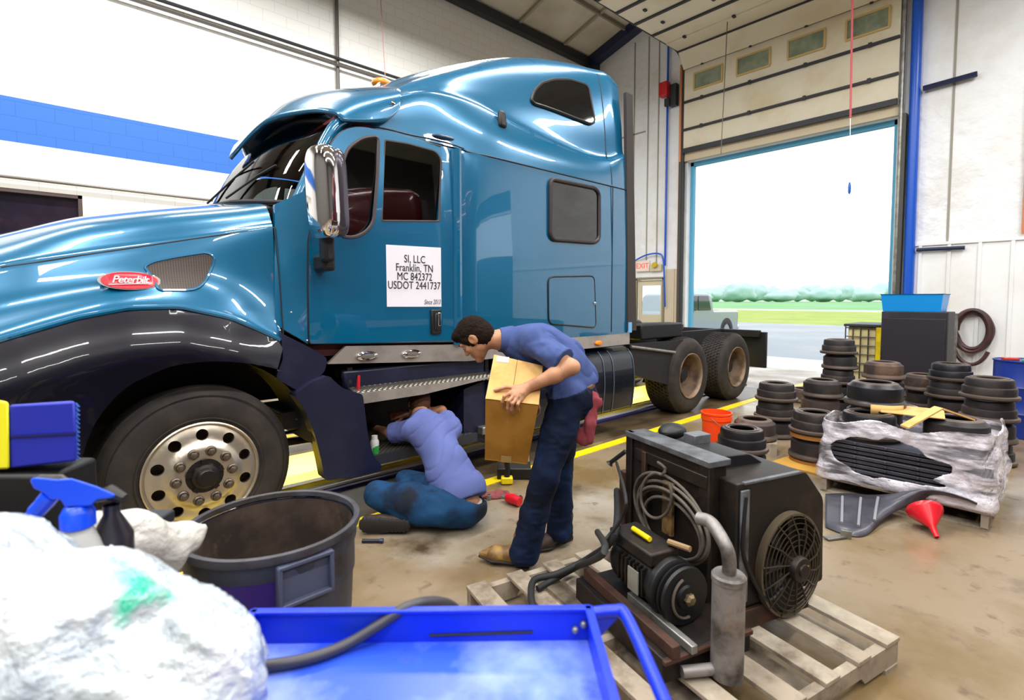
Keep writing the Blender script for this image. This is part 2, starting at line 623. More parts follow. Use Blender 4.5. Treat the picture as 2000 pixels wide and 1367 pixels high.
M_NAVY_ST = mat('navy_painted_steel', '#1C2748', 0.45)
M_GALV = mat('galvanised_steel', '#9A9A96', 0.4, 0.7, var=('#77756E', 6, 0.45, 0.65))
M_YEL = mat('yellow_floor_paint', '#F2D512', 0.4, var=('#C9A80E', 3, 0.55, 0.75))
M_YPIT = mat('yellow_pit_wall', '#F0DC20', 0.55, var=('#D8BE1C', 2, 0.5, 0.7))
M_WHITE = mat('white_paint', '#F0F0F0', 0.4)
M_BLUE_TRIM = mat('light_blue_trim', '#4FA3C8', 0.5)
M_DOOR = mat('overhead_door_panel', '#E4DCC6', 0.5, var=('#D2C29A', 0.9, 0.5, 0.75))
M_GLASS_D = mat('dark_window_glass', '#10131A', 0.06, spec=0.8)
M_PALEGLASS = mat('frosted_lite', '#8E9A84', 0.25, spec=0.6, var=('#6F7C6A', 2.5, .4, .6))
M_TANFR = mat('tan_frame', '#C9AE72', 0.5)

# ------------------------------------------------------------------ hall shell
PY0, PY1, PX0, PX1 = 4.27, 5.30, -4.0, 9.6          # service pit under the truck
b = MB()
def slab(x0, x1, y0, y1, z0, z1): b.box(((x0 + x1) / 2, (y0 + y1) / 2, (z0 + z1) / 2), (x1 - x0, y1 - y0, z1 - z0))
slab(XW, XE + .25, YF, PY0, -.2, 0); slab(XW, XE + .25, PY1, YB, -.2, 0)
slab(XW, PX0, PY0, PY1, -.2, 0); slab(PX1, XE + .25, PY0, PY1, -.2, 0)
struct(b, 'floor', M_FLOOR, smooth=False)
b = MB()
slab(PX0, PX1, PY1, PY1 + .12, -1.5, -.2); slab(PX0, PX1, PY0 - .12, PY0, -1.5, -.2)
slab(PX0 - .12, PX0, PY0, PY1, -1.5, -.2); slab(PX1, PX1 + .12, PY0, PY1, -1.5, -.2)
struct(b, 'wall_pit', M_YPIT, smooth=False)
b = MB(); slab(PX0, PX1, PY0, PY1, -1.6, -1.5); struct(b, 'floor_pit', mat('pit_floor', '#6A6048', .6), smooth=False)
# yellow far lip of the pit opening, painted faces of the slab edge
b = MB(); slab(PX0, PX1, PY1 - .012, PY1 + .0, -.2, .004); slab(PX0, PX1, PY1, PY1 + .07, .0005, .004); struct(b, 'trim_1', M_YEL, smooth=False)
# near lip: yellow toe rail, white strip, dark blue strip painting in the floor's reflection and shadow
b = MB(); b.box((2.8, 4.245, .035), (13.6, .09, .07)); struct(b, 'trim_2', mat('yellow_rail_gloss', '#F5DC18', .22, coat=.6), bevel=.008)
b = MB(); b.box((2.8, 4.155, .02), (13.6, .085, .04)); struct(b, 'trim_3', mat('white_edge_gloss', '#F6F6F6', .18, coat=.8), bevel=.006)
b = MB(); b.box((2.8, 4.075, .012), (13.6, .07, .024)); struct(b, 'trim_4', mat('indigo_edge_shade', '#26236E', .4), bevel=.004)
# yellow lane lines on the floor
b = MB(); slab(-3, 11.6, 3.31, 3.43, .0, .004); struct(b, 'trim_5', M_YEL, smooth=False)
b = MB(); slab(-3, 11.6, 6.02, 6.14, .0, .004); struct(b, 'trim_6', M_YEL, smooth=False)
# dark brown mottled strip beside the pit
b = MB(); slab(-3, 9.4, 3.45, 4.03, .0005, .003); struct(b, 'trim_7', mat('dark_brown_concrete', '#5C4C36', .35, var=[('#3B3226', 2.2, .42, .62), ('#8A785A', 1.1, .55, .7)]), smooth=False)

# back wall with blue stripe, with a dark window low on the left
def ridge(y): return 8.68 + .28 * (10 - y) if y > 0 else 8.68 + 2.8 + .28 * y
W0, W1, WZ0, WZ1 = -2.2, .47, 1.9, 3.13
b = MB()
slab(XW, W0, YB, YB + .25, 0, 9); slab(W1, XE, YB, YB + .25, 0, 9); slab(W0, W1, YB, YB + .25, 0, WZ0); slab(W0, W1, YB, YB + .25, WZ1, 9)
struct(b, 'wall_back', M_WALL, smooth=False)
b = MB(); slab(W0 + .04, W1 - .04, YB + .08, YB + .1, WZ0 + .04, WZ1 - .04)
w = struct(b, 'window_1', mat('office_window_glass', '#2A1F2E', .05, spec=.9, var=[('#151324', 1.1, .45, .6), ('#5A3A34', 1.7, .56, .7)]), smooth=False)
fb = MB()
for x0, x1, z0, z1 in ((W0, W1, WZ0, WZ0 + .05), (W0, W1, WZ1 - .05, WZ1), (W0, W0 + .05, WZ0, WZ1), (W1 - .05, W1, WZ0, WZ1)):
    fb.box(((x0 + x1) / 2, YB + .05, (z0 + z1) / 2), (x1 - x0, .1, z1 - z0))
fb.build('window_frame', mat('brown_window_frame', '#4A3B38', .5), w, smooth=False)
b = MB(); slab(XW - .25, XW, YF, YB, 0, 12); struct(b, 'wall_left', mat('grey_wall', '#5E5C58', .6), smooth=False)
b = MB(); slab(XW, XE, YF - .25, YF, 0, 12); struct(b, 'wall_front', mat('grey_wall_2', '#55534F', .6), smooth=False)
# end wall with the bay door, a second bay door further along and a walk-through door
D0, D1, DZ = 2.44, 6.83, 5.13
E0, E1 = -10.7, -6.45
P0, P1, PZ = 7.47, 8.32, 2.17
b = MB()
def ew(y0, y1, z0, z1): slab(XE, XE + .2, y0, y1, z0, z1)
ew(P1, YB, 0, PZ); ew(D1, P0, 0, PZ); ew(D1, YB, PZ, DZ); ew(E1, D0, 0, DZ); ew(YF, E0, 0, DZ)
yy = [YF, -5, 0, 5, YB]
for i in range(4):
    y0, y1 = yy[i], yy[i + 1]
    b.hexa([(XE, y0, DZ), (XE + .2, y0, DZ), (XE, y1, DZ), (XE + .2, y1, DZ), (XE, y0, ridge(y0)), (XE + .2, y0, ridge(y0)), (XE, y1, ridge(y1)), (XE + .2, y1, ridge(y1))])
struct(b, 'wall_right', M_VINYL, smooth=False)
# ribbed metal wainscot to the right of the bay door
b = MB()
b.box((XE - .02, -2.1, 1.31), (.02, 8.6, 2.62))
for k in range(20):
    b.box((XE - .045, 2.0 - k * .42, 1.31), (.03, .05, 2.62), taper=1)
b.box((XE - .04, -2.1, 2.63), (.05, 8.6, .05))
struct(b, 'trim_8', M_METAL_W, smooth=False)
# the same siding behind the truck
b = MB(); b.box((XE - .02, 9.18, 1.2), (.02, 1.6, 2.4))
for k in range(5): b.box((XE - .04, 8.5 + k * .33, 1.2), (.03, .04, 2.4))
b.box((XE - .02, 7.16, 1.2), (.02, .5, 2.4)); b.box((XE - .04, 7.16, 1.2), (.03, .04, 2.4))
struct(b, 'trim_9', mat('tan_metal_siding', '#CFC4AC', .45), smooth=False)
# seams of the insulation
b = MB()
for y in (8.47, 8.02, 7.7, .1, 1.62, -1.4): b.box((XE - .006, y, 5.6), (.012, .035, 6.2))
b.box((XE - .006, 9.0, 6.2), (.012, 1.8, .04))
struct(b, 'trim_10', mat('grey_seam_tape', '#9C988C', .6), smooth=False)
# ceiling: insulation between purlins
b = MB()
for y0, y1 in ((YB + .2, 0), (0, YF - .2)):
    b.hexa([(XW, y0, ridge(y0)), (XE + .2, y0, ridge(y0)), (XW, y1, ridge(y1)), (XE + .2, y1, ridge(y1)),
            (XW, y0, ridge(y0) + .15), (XE + .2, y0, ridge(y0) + .15), (XW, y1, ridge(y1) + .15), (XE + .2, y1, ridge(y1) + .15)])
struct(b, 'ceiling', M_CEIL, smooth=False)
b = MB(); b.box((1.7, YB - .09, 8.56), (21.2, .18, .22)); struct(b, 'trim_11', M_STEEL_DK, smooth=False)
b = MB()
b.hexa([(XE - .32, YB, 8.42), (XE - .02, YB, 8.42), (XE - .32, 0, ridge(0) - .24), (XE - .02, 0, ridge(0) - .24),
        (XE - .32, YB, 8.70), (XE - .02, YB, 8.70), (XE - .32, 0, ridge(0)), (XE - .02, 0, ridge(0))])
b.box((XE - .17, YB - .17, 4.25), (.3, .3, 8.5))
struct(b, 'trim_12', M_NAVY_ST, smooth=False)
for k, y in enumerate((8.6, 7.1)):
    b = MB(); b.box((1.7, y, ridge(y) - .05), (21, .06, .1)); struct(b, 'trim_%d' % (13 + k), mat('purlin', '#8F8878', .5), smooth=False)
b = MB()
for x in (10.9, 9.2, 7.4, 5.6): b.hexa([(x, YB, 8.6), (x + .07, YB, 8.6), (x, 0, ridge(0) - .08), (x + .07, 0, ridge(0) - .08), (x, YB, 8.69), (x + .07, YB, 8.69), (x, 0, ridge(0)), (x + .07, 0, ridge(0))])
struct(b, 'trim_15', mat('seam_strip', '#A39C8A', .5), smooth=False)

# bay door opening: light blue outer frame, dark steel jambs
b = MB()
b.box((XE + .22, D1 - .03, DZ / 2), (.12, .10, DZ)); b.box((XE + .22, D0 + .03, DZ / 2), (.12, .10, DZ)); b.box((XE + .22, (D0 + D1) / 2, DZ - .04), (.12, D1 - D0, .12))
struct(b, 'trim_16', M_BLUE_TRIM, smooth=False)
b = MB()
b.box((XE - .08, D1 + .12, DZ / 2), (.14, .10, DZ)); b.box((XE - .08, D0 - .12, DZ / 2), (.14, .08, DZ))
struct(b, 'trim_17', mat('dark_jamb', '#4A4A45', .5, .3), smooth=False)
b = MB(); b.box((XE - .05, (D0 + D1) / 2, DZ + .1), (.1, D1 - D0 + .2, .2)); struct(b, 'trim_18', mat('tan_header', '#CDBFA2', .5), smooth=False)
b = MB(); b.box((XE + .05, (E0 + E1) / 2, DZ + .3), (.1, E1 - E0, .8)); struct(b, 'trim_19', M_WHITE, smooth=False)

# walk-through door with a pane
b = MB()
def dbox(y0, y1, z0, z1, x=XE + .06, d=.05): b.box((x, (y0 + y1) / 2, (z0 + z1) / 2), (d, y1 - y0, z1 - z0))
dbox(P0 + .04, P1 - .04, .02, 1.18); dbox(P0 + .04, P1 - .04, 1.98, PZ - .04); dbox(P0 + .04, P0 + .12, 1.18, 1.98); dbox(P1 - .14, P1 - .04, 1.18, 1.98)
d = struct(b, 'door_2', mat('tan_door', '#D5CBB0', .5), smooth=False)
pb = MB(); pb.box((XE + .06, (P0 + P1) / 2, 1.58), (.012, P1 - P0 - .3, .8))
gl = thin_glass('clear_glass', '#F4F8F8')
pb.build('pane', gl, d, smooth=False)
b = MB(); b.box((XE - .01, P0, PZ / 2), (.06, .06, PZ)); b.box((XE - .01, P1, PZ / 2), (.06, .06, PZ)); b.box((XE - .01, (P0 + P1) / 2, PZ), (.06, P1 - P0 + .06, .07))
struct(b, 'trim_20', mat('olive_door_frame', '#8C8468', .5), smooth=False)

# ---- the raised overhead door (sections follow the track), struts, lites
dy0, dy1 = D0 - .02, D1 + .04
yc, wy = (dy0 + dy1) / 2, dy1 - dy0
b = MB()
b.box((XE - .14, yc, (5.40 + 5.885) / 2), (.05, wy, .475)); b.box((XE - .14, yc, 6.235), (.05, wy, .66)); b.box((XE - .14, yc, 6.99), (.05, wy, .81))
def seg(x0, z0, x1, z1):
    n = np.array([-(z1 - z0), 0, x1 - x0]); n = n / np.linalg.norm(n) * .05
    q = []
    for dn in (0, 1):
        for y in (dy0, dy1): q += [(x0 + n[0] * dn, y, z0 + n[2] * dn), (x1 + n[0] * dn, y, z1 + n[2] * dn)]
    b.hexa(q)
seg(XE - .18, 7.41, 11.86, 7.80)
xs = [11.84, 11.28, 10.70, 9.98, 9.30, 8.62, 7.94]
for i in range(len(xs) - 1): seg(xs[i] - .006, 7.80, xs[i + 1] + .006, 7.78)
door = struct(b, 'door_1', M_DOOR, smooth=False)
sb = MB()
for z, t in ((5.37, .11), (5.89, .05), (6.575, .05)): sb.box((XE - .19, yc, z), (.06, wy, t))
sb.box((XE - .175, yc, 7.405), (.03, wy, .025))
for x in (11.86, 10.70, 9.98, 9.30, 8.62, 7.96): sb.box((x, yc, 7.745), (.07, wy, .06))
sb.build('strut', M_STEEL_DK, door, smooth=False)
for px0, px1, pt, pb_ in ((1358, 1409, 153, 177), (1442, 1502, 122, 150), (1542, 1609, 88, 118), (1656, 1735, 48, 82)):
    p0, p1 = at(px0, pt, X=XE - .16), at(px1, pt, X=XE - .16)
    yw0, yw1 = p1[1], p0[1]
    fm = MB(); lt = MB()
    z0, z1 = 6.84, 7.19
    lt.box((XE - .172, (yw0 + yw1) / 2, (z0 + z1) / 2), (.012, yw1 - yw0, z1 - z0))
    for a, c, e, g in ((yw0 - .03, yw1 + .03, z0 - .04, z0), (yw0 - .03, yw1 + .03, z1, z1 + .04), (yw0 - .04, yw0, z0, z1), (yw1, yw1 + .04, z0, z1)):
        fm.box((XE - .178, (a + c) / 2, (e + g) / 2), (.03, c - a, g - e))
    f = fm.build('lite_frame', M_TANFR, door, smooth=False)
    lt.build('lite', M_PALEGLASS, f, smooth=False)
hb = MB()
for y in np.linspace(D0 + .45, D1 - .45, 4):
    for z in (5.89, 6.575, 7.405): hb.box((XE - .215, y, z), (.03, .06, .09))
    for x in (11.28, 10.34, 9.64): hb.box((x, y, 7.73), (.09, .06, .04))
hb.build('hinge', M_STEEL_DK, door, smooth=False)
for nm, y in (('left', D1 + .07), ('right', D0 - .07)):
    tb = MB()
    path = [(XE - .13, y, .3)] + [(XE - .13, y, z) for z in (2, 4, 6, 7.2)] + [(XE - .13 - .5 * (1 - math.cos(a)), y, 7.3 + .5 * math.sin(a)) for a in np.linspace(.1, math.pi / 2, 8)] + [(x, y, 7.78) for x in (10.5, 9, 7.2)]
    tb.tube(path, .035, 8)
    o = tb.build('door_track', M_STEEL_DK if nm == 'left' else M_GALV)
    tag(o, 'curved steel overhead door track at the %s side of the bay door' % nm, 'door track', 'door tracks')

# ---- pipes and conduits on the walls
M_PIPE_G = mat('grey_conduit', '#6E6A66', .4, .6)
M_PIPE_BLUE = mat('blue_air_pipe', '#1256C8', .3)
M_COPPER = mat('orange_copper_pipe', '#D98A5C', .4, .3)
def pipe(name, label, cat, path, r, m, grp=None, n=8):
    o = MB().tube(path, r, n).build(name, m)
    return tag(o, label, cat, grp)
pipe('wall_pipe', 'upper of two parallel dark pipes high on the white block wall', 'pipe', [(x, YB - .11, 6.30) for x in np.linspace(-2, 8.5, 8)], .03, M_STEEL_DK)
pipe('wall_pipe', 'lower paler pipe just under the dark pipe high on the white wall', 'pipe', [(x, YB - .11, 6.17) for x in np.linspace(-2, 8.5, 8)], .025, M_PIPE_G)
pipe('wall_pipe', 'thin pipe running along the white wall below the blue stripe', 'pipe', [(x, YB - .07, 3.27) for x in np.linspace(-5, 4, 8)], .022, M_PIPE_G)
pipe('conduit', 'vertical grey conduit on white wall above the cab roof', 'conduit', [(4.43, YB - .05, z) for z in np.linspace(2.5, 8.4, 6)], .035, M_PIPE_G)
pipe('pull_cord', 'thin red cord hanging in front of the white wall above the cab visor', 'cord', [(5.15 + .02 * k, YB - .4 - .02 * k, 8.4 - .6 * k) for k in range(7)], .008, mat('faded_red', '#C88A8A', .5))
pipe('air_pipe', 'thick bright blue vertical pipe right of the bay door', 'pipe', [(XE - .09, 2.15 + .004 * z, z) for z in np.linspace(.2, 9.8, 9)], .085, M_PIPE_BLUE, n=14)
pipe('air_pipe', 'thin blue vertical pipe by the red alarm box, left of the bay door', 'pipe', [(XE - .07, 7.40, z) for z in np.linspace(2.5, 8.3, 9)], .028, M_PIPE_BLUE)
pipe('copper_pipe', 'orange copper pipe running down the left door jamb', 'pipe', [(XE - .06, 7.02, z) for z in np.linspace(.9, 7.6, 9)], .035, M_COPPER)
pipe('air_hose', 'blue air hose drooping over the walk-through door', 'hose', crom([(XE - .1, 9.3, 2.30), (XE - .12, 8.6, 2.55), (XE - .12, 8.0, 2.80), (XE - .12, 7.55, 2.82), (XE - .12, 7.42, 2.62), (XE - .12, 7.38, 2.0), (XE - .12, 7.35, 1.4)], 8), .022, M_PIPE_BLUE)
pipe('support_bar', 'upper dark steel bar jutting from the blue pipe along the white wall', 'bar', [(XE - .1, 2.05, 5.52), (XE - .1, 1.30, 5.55)], .05, M_NAVY_ST)
pipe('support_bar', 'lower dark steel bar beside the blue pipe above the wainscot', 'bar', [(XE - .1, 2.05, 2.53), (XE - .1, 1.36, 2.52)], .035, M_NAVY_ST)
pipe('copper_pipe', 'pale orange pipe on the white wall at the right edge of the photo', 'pipe', [(XE - .06, .62, z) for z in (2.7, 4, 5.3)], .03, M_COPPER)

t = thing('alarm_box', 'red alarm box with black bracket on wall left of bay door', 'alarm', (XE - .08, 7.33, 6.7))
MB().box((XE - .22, 7.40, 7.05), (.2, .24, .36)).build('housing', mat('alarm_red', '#C81E24', .4), t, bevel=.02)
MB().box((XE - .1, 7.2, 6.88), (.16, .2, .55)).box((XE - .19, 7.33, 6.72), (.10, .14, .2)).build('bracket', M_STEEL_DK, t, bevel=.01)
t = thing('exit_sign', 'small pale exit sign with red letters above walk-through door', 'exit sign', (XE - .03, 8.09, 2.33))
MB().box((XE - .05, 8.09, 2.52), (.07, .42, .30)).build('housing', mat('sign_white', '#F1DCD2', .5), t, bevel=.01)
def text3(s, name, parent, loc, size, rotm4, m, extrude=.002, shear=0, sx=1, align='CENTER', space=1.0):
    c = bpy.data.curves.new(name, 'FONT')
    c.body, c.size, c.extrude, c.align_x, c.align_y, c.shear, c.space_character = s, size, extrude, align, 'CENTER', shear, space
    c.resolution_u = 3
    c.offset = 0
    tmp = bpy.data.objects.new('tmp', c)
    COL.objects.link(tmp)
    bpy.context.view_layer.update()
    dg = bpy.context.evaluated_depsgraph_get()
    me = bpy.data.meshes.new_from_object(tmp.evaluated_get(dg))
    me.name = name
    bpy.data.objects.remove(tmp)
    me.transform(Matrix.Diagonal((sx, 1, 1, 1)))
    R3 = np.array(rotm4, float)               # columns: text x, text y, text normal
    me.transform(Matrix(R3.tolist()).to_4x4())
    org = ORG[parent.name] if parent is not None else np.zeros(3)
    me.transform(Matrix.Translation(Vector(np.array(loc) - org)))
    me.materials.clear(); me.materials.append(m)
    o = bpy.data.objects.new(name, me)
    COL.objects.link(o)
    o.parent = parent
    ORG[o.name] = org
    return o
FACE_W = [[0, 0, -1], [-1, 0, 0], [0, 1, 0]]     # lettering read by someone looking towards +X
text3('EXIT', 'lettering', t, (XE - .087, 8.09, 2.52), .2, FACE_W, mat('exit_red', '#E0503C', .5, emis=('#E0503C', .6)))
t = thing('emergency_light', 'yellow emergency lamp head beside the exit sign', 'emergency light', (XE - .04, 7.68, 2.4))
MB().box((XE - .06, 7.68, 2.45), (.08, .36, .18)).build('housing', mat('beige_plastic', '#CFC6A8', .5), t, bevel=.015)
MB().lathe([(.0, -.06), (.07, -.05), (.08, .0), (.05, .05)], 14, (XE - .14, 7.66, 2.53), 'X').build('lamp_head', mat('yellow_lens', '#C8B01A', .3), t)
# retractable cords hanging from the roof in front of the bay door
t = thing('pull_cord', 'red retractable air hose hanging in front of the bay door opening, blue tip', 'hose', (9.8, 2.6, 3.3))
p0, p1, p2 = at(1665, 0, X=9.8), at(1661, 230, X=9.8), at(1659, 372, X=9.8)
MB().tube([p0 + (0, 0, 3.5), p0, p1], .016, 8).build('hose', mat('red_hose', '#C2525A', .5), t)
MB().tube([p1, p2], .006, 6).build('cable', M_WHITE, t)
MB().lathe([(.005, .0), (.02, .03), (.022, .12), (.012, .19)], 10, tuple(p2 - (0, 0, .06)), capb=True, capt=True).build('nozzle', mat('blue_tip', '#1262C4', .4), t)
p0, p1 = at(1423, 0, X=11.4), at(1408, 302, X=11.4)
pipe('pull_cord', 'thin grey rope hanging from the overhead door to its lower edge', 'rope', [p0 + (0, 0, .1), (p0 + p1) / 2, p1], .010, M_PIPE_G)

# ceiling strip lights over the bays (housing, lamps set just below)
hm = mat('lamp_housing', '#DADAD6', .5)
proto = None
for lx, ly in LAMPS:
    if proto is None:
        proto = thing('strip_light', 'fluorescent strip light hung above the bays', 'ceiling light', (lx, ly, 7.4), 0, 'strip lights hung over the bays')
        MB().box((lx, ly, 7.44), (2.5, .4, .08)).build('housing', hm, proto, smooth=False)
        MB().tube([(lx - 1, ly, 7.48), (lx - 1, ly, 8.6)], .008, 6).tube([(lx + 1, ly, 7.48), (lx + 1, ly, 8.6)], .008, 6).build('hanger', M_PIPE_G, proto)
    else: dup(proto, (lx, ly, 7.4))

# ------------------------------------------------------------------ outdoors
def gx(py): return float(at(1560, py, Z=-.05)[0])
b = MB(); b.box(((XE + .25 + gx(633)) / 2, 5, -.1), (gx(633) - XE - .25, 160, .1))
struct(b, 'ground_apron', mat('wet_asphalt', '#56626C', .28, var=('#7E8A94', .25, .42, .6), rvar=.45), smooth=False)
b = MB(); b.box((XE + 1.6, 4.6, -.045), (2.7, 8, .03)); struct(b, 'ground_slab', mat('pale_concrete', '#C9C9C4', .35), smooth=False)
b = MB(); b.box(((gx(633) + gx(607)) / 2, 5, -.12), (gx(607) - gx(633), 400, .12)); tag(b.build('mown_grass', mat('yellow_green_grass', '#A9B455', .9, var=('#8FA546', .3, .4, .6)), smooth=False), 'yellow-green mown grass strip beyond the wet apron', 'grass', kind='stuff')
b = MB(); b.box((gx(606) + 2, 5, -.1), (10, 600, .1)); struct(b, 'ground_road', mat('pale_road', '#C7C7BE', .7), smooth=False)
b = MB(); b.box((gx(606) + 360, 5, -.16), (712, 1500, .1)); tag(b.build('crop_field', mat('green_crop', '#6FA86C', .9, var=('#86B57E', .05, .4, .6)), smooth=False), 'flat green crop field reaching to the far trees', 'field', kind='stuff')  # flat crop field beyond the road
hz = mat('haze_paled_leaves', '#B2CDCB', 1.0, var=('#C6DAD9', .06, .4, .6), spec=.1)  # leaf colour paled to paint in the distant haze
ico = bmesh.new(); bmesh.ops.create_icosphere(ico, subdivisions=3, radius=1)
icov = np.array([v.co[:] for v in ico.verts]); icof = [[v.index for v in f.verts] for f in ico.faces]; ico.free()
tree_words = ['rounded', 'tall', 'low broad', 'spreading', 'ragged']
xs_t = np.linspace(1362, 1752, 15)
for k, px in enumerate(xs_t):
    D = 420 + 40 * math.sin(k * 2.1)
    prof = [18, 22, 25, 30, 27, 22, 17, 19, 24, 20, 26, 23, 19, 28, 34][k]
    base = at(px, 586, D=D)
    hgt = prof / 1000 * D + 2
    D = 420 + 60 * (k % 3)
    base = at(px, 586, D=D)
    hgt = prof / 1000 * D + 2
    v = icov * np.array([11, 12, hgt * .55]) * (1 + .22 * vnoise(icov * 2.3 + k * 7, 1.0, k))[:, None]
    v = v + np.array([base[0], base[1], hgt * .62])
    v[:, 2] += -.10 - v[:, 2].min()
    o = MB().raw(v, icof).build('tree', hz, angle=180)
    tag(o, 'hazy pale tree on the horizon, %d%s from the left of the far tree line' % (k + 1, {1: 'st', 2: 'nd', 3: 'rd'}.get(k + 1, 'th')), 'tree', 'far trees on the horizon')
# ------------------------------------------------------------------ the truck
from mathutils.bvhtree import BVHTree
TC = 4.72                                            # centre line of the truck
def paint(name, col, metal, rough, coat):
    m = mat(name, col, rough, metal, coat)
    m.node_tree.nodes['Principled BSDF'].inputs['Coat IOR'].default_value = 1.68 if coat == 1.0 else 1.45
    m.node_tree.nodes['Principled BSDF'].inputs['Coat Roughness'].default_value = 0.02
    return m
M_TEAL = paint('teal_truck_paint', '#00648E', 0.25, 0.24, 1.0)
M_NAVY = paint('dark_plum_paint', '#0A0918', 0.0, 0.3, 0.4)
M_NAVY.node_tree.nodes['Principled BSDF'].inputs['Specular IOR Level'].default_value = .25
M_NAVYP = mat('navy_plastic_step', '#161A33', 0.38, var=('#20263F', 4, .5, .7))
M_BLACK = mat('black_plastic', '#0E0E11', 0.5)
M_RUB = mat('black_rubber', '#17171A', 0.7)
M_CHROME = mat('chrome', '#E8E6EA', 0.07, 1.0)
M_TRIM = mat('stainless_trim', '#C6C0BA', 0.34, 0.7, var=('#A09A94', 3, .5, .7))
M_FRAME = mat('dark_chassis', '#17161A', 0.55, 0.2, var=('#2A2622', 4, .5, .7))
M_TIRE = mat('tyre_rubber', '#262120', 0.75, var=[('#39312C', 7, .42, .7), ('#191616', 2.5, .5, .7)], bump=(30, .15, .004))
M_ALLOY = mat('aluminium_wheel', '#C6BDAE', 0.34, 0.85, var=('#A38C66', 3.5, .5, .75), rvar=.5)
M_RIMRUST = mat('dusty_rim', '#8A7460', 0.6, 0.3, var=('#5E4C3E', 6, .45, .65))
M_AMBER = mat('amber_lens', '#F08A18', 0.2)
M_TINT = thin_glass('tinted_glass', '#A0A6A8', 2.4)
M_DKGLASS = mat('sleeper_glass', '#0B0B0E', 0.04, spec=.9)
M_GLASSW = thin_glass('windshield_glass', '#E6EEEA', .3)

truck = thing('semi_truck', 'teal blue sleeper-cab semi truck parked over the yellow service pit', 'truck', (3.2, TC, 0))

def sideY(x, z):
    t = min(max((x - 2.5) / .25, 0), 1)
    y = 3.555 * (1 - t) + 3.525 * t
    l = max(0, z - 2.1)
    y += (1 - t) * .06 * (l / .75) ** 1.5 + t * .018 * l
    if x < 1.36: y += (1.36 - x) / .195 * max(-.01, np.interp(z, [1.3, 1.36, 1.65, 2.04, 2.3], [3.545, 3.58, 3.625, 3.69, 3.73]) - 3.555)
    return y
def ons(pts, off=0.0):
    out = []
    for px, py in pts:
        y = 3.55
        for _ in range(6):
            p = at(px, py, Y=y); y = sideY(p[0], p[2]) - off
        out.append((p[0], p[2]))
    return np.array(out)
def mirrored(b, join=False):
    if not join:
        b.mir = TC
        return b
    v = [q.copy() for q in b.v]
    for q in v: q[:, 1] = 2 * TC - q[:, 1]
    n = b.n
    b.v += v
    b.f += [tuple(i + n for i in f[::-1]) for f in list(b.f)]
    b.n *= 2
    return b
def side_surf(off): return lambda x, z: sideY(x, z) - off

# ---- hood: lofted from the bumper to the cowl
hs = []       # x, crease y z, fender top y z, top shoulder z, centre z
for x, yc_, zc, yf, zf, zs in ((-.98, 4.08, 1.38, 3.66, .98, 1.56), (-.6, 3.92, 1.59, 3.585, 1.20, 1.79), (-.168, 3.82, 1.747, 3.565, 1.381, 1.952), (.123, 3.775, 1.826, 3.555, 1.483, 2.07),
                           (.34, 3.75, 1.878, 3.55, 1.532, 2.13), (.585, 3.725, 1.935, 3.55, 1.538, 2.188), (.86, 3.70, 2.0, 3.545, 1.465, 2.245), (1.02, 3.69, 2.04, 3.545, 1.385, 2.28), (1.165, 3.685, 2.072, 3.545, 1.305, 2.315)):
    hs.append([(x, yf, zf), (x, yf + .035, zf + .05), (x, (yc_ * .62 + yf * .38) + .02, zf * .55 + zc * .45), (x, yc_ + .005, zc - .03), (x, yc_ + .035, zc + .04), (x, yc_ + .16, zs - .075), (x, 4.2 if yc_ < 3.9 else 4.34, zs), (x, 4.5, zs + .045), (x, TC, zs + .055)])
HG = resurf(hs, 6, 5)
hb = MB().grid(HG)
bvh_h = BVHTree.FromPolygons([tuple(v) for v in np.concatenate(hb.v)], hb.f)
mirrored(hb, True)
# nose with grille opening closed by a rounded front
k = hb.n
fr = HG[0]; fr2 = fr.copy(); fr2[:, 1] = 2 * TC - fr2[:, 1]
ring = list(fr) + list(fr2[::-1][1:])
hb.raw(ring, [tuple(range(len(ring)))[::-1]])
hood = hb.build('hood', M_TEAL, truck, angle=50)
def hy(x, z):
    h = bvh_h.ray_cast(Vector((x, 2.0, z)), Vector((0, 1, 0)))
    return h[0].y if h[0] is not None else 3.7
def onh(pts, bvh=bvh_h, off=0.0):
    out = []
    for px, py in pts:
        p = at(px, py, D=1.0)
        d = Vector(p - _C).normalized()
        h = bvh.ray_cast(Vector(_C), d)
        if h[0] is None: q = at(px, py, Y=3.7)
        else: q = np.array(h[0] - d * off)
        out.append(q)
    return np.array(out)
sm = MB()
L = onh([(2, 522), (80, 511), (150, 500), (225, 489), (300, 478), (380, 466), (460, 455), (540, 444)], off=-.002)
sm.tube(crom(L, 4), .005, 6)
# rear edge gap between hood and cowl
sm.tube(crom(np.array([(1.172, 3.683, 2.075), (1.172, 3.60, 1.7), (1.17, 3.545, 1.31)]), 6), .005, 6)
sm.build('hood_seam', M_BLACK, hood)
# grille and bumper at the nose
b = MB(); b.box((-1.0, TC, 1.08), (.06, .9, .75)); b.build('grille', M_CHROME, truck, bevel=.03)
bb = MB(); bb.prism(rloop([(-1.12, 3.75), (-1.25, 4.1), (-1.25, 2 * TC - 4.1), (-1.12, 2 * TC - 3.75), (-.95, 2 * TC - 3.6), (-.6, 2 * TC - 3.55), (-.6, 3.55), (-.95, 3.6)], .05), .28, .66)
bb.build('bumper', M_NAVY, truck, bevel=.03)
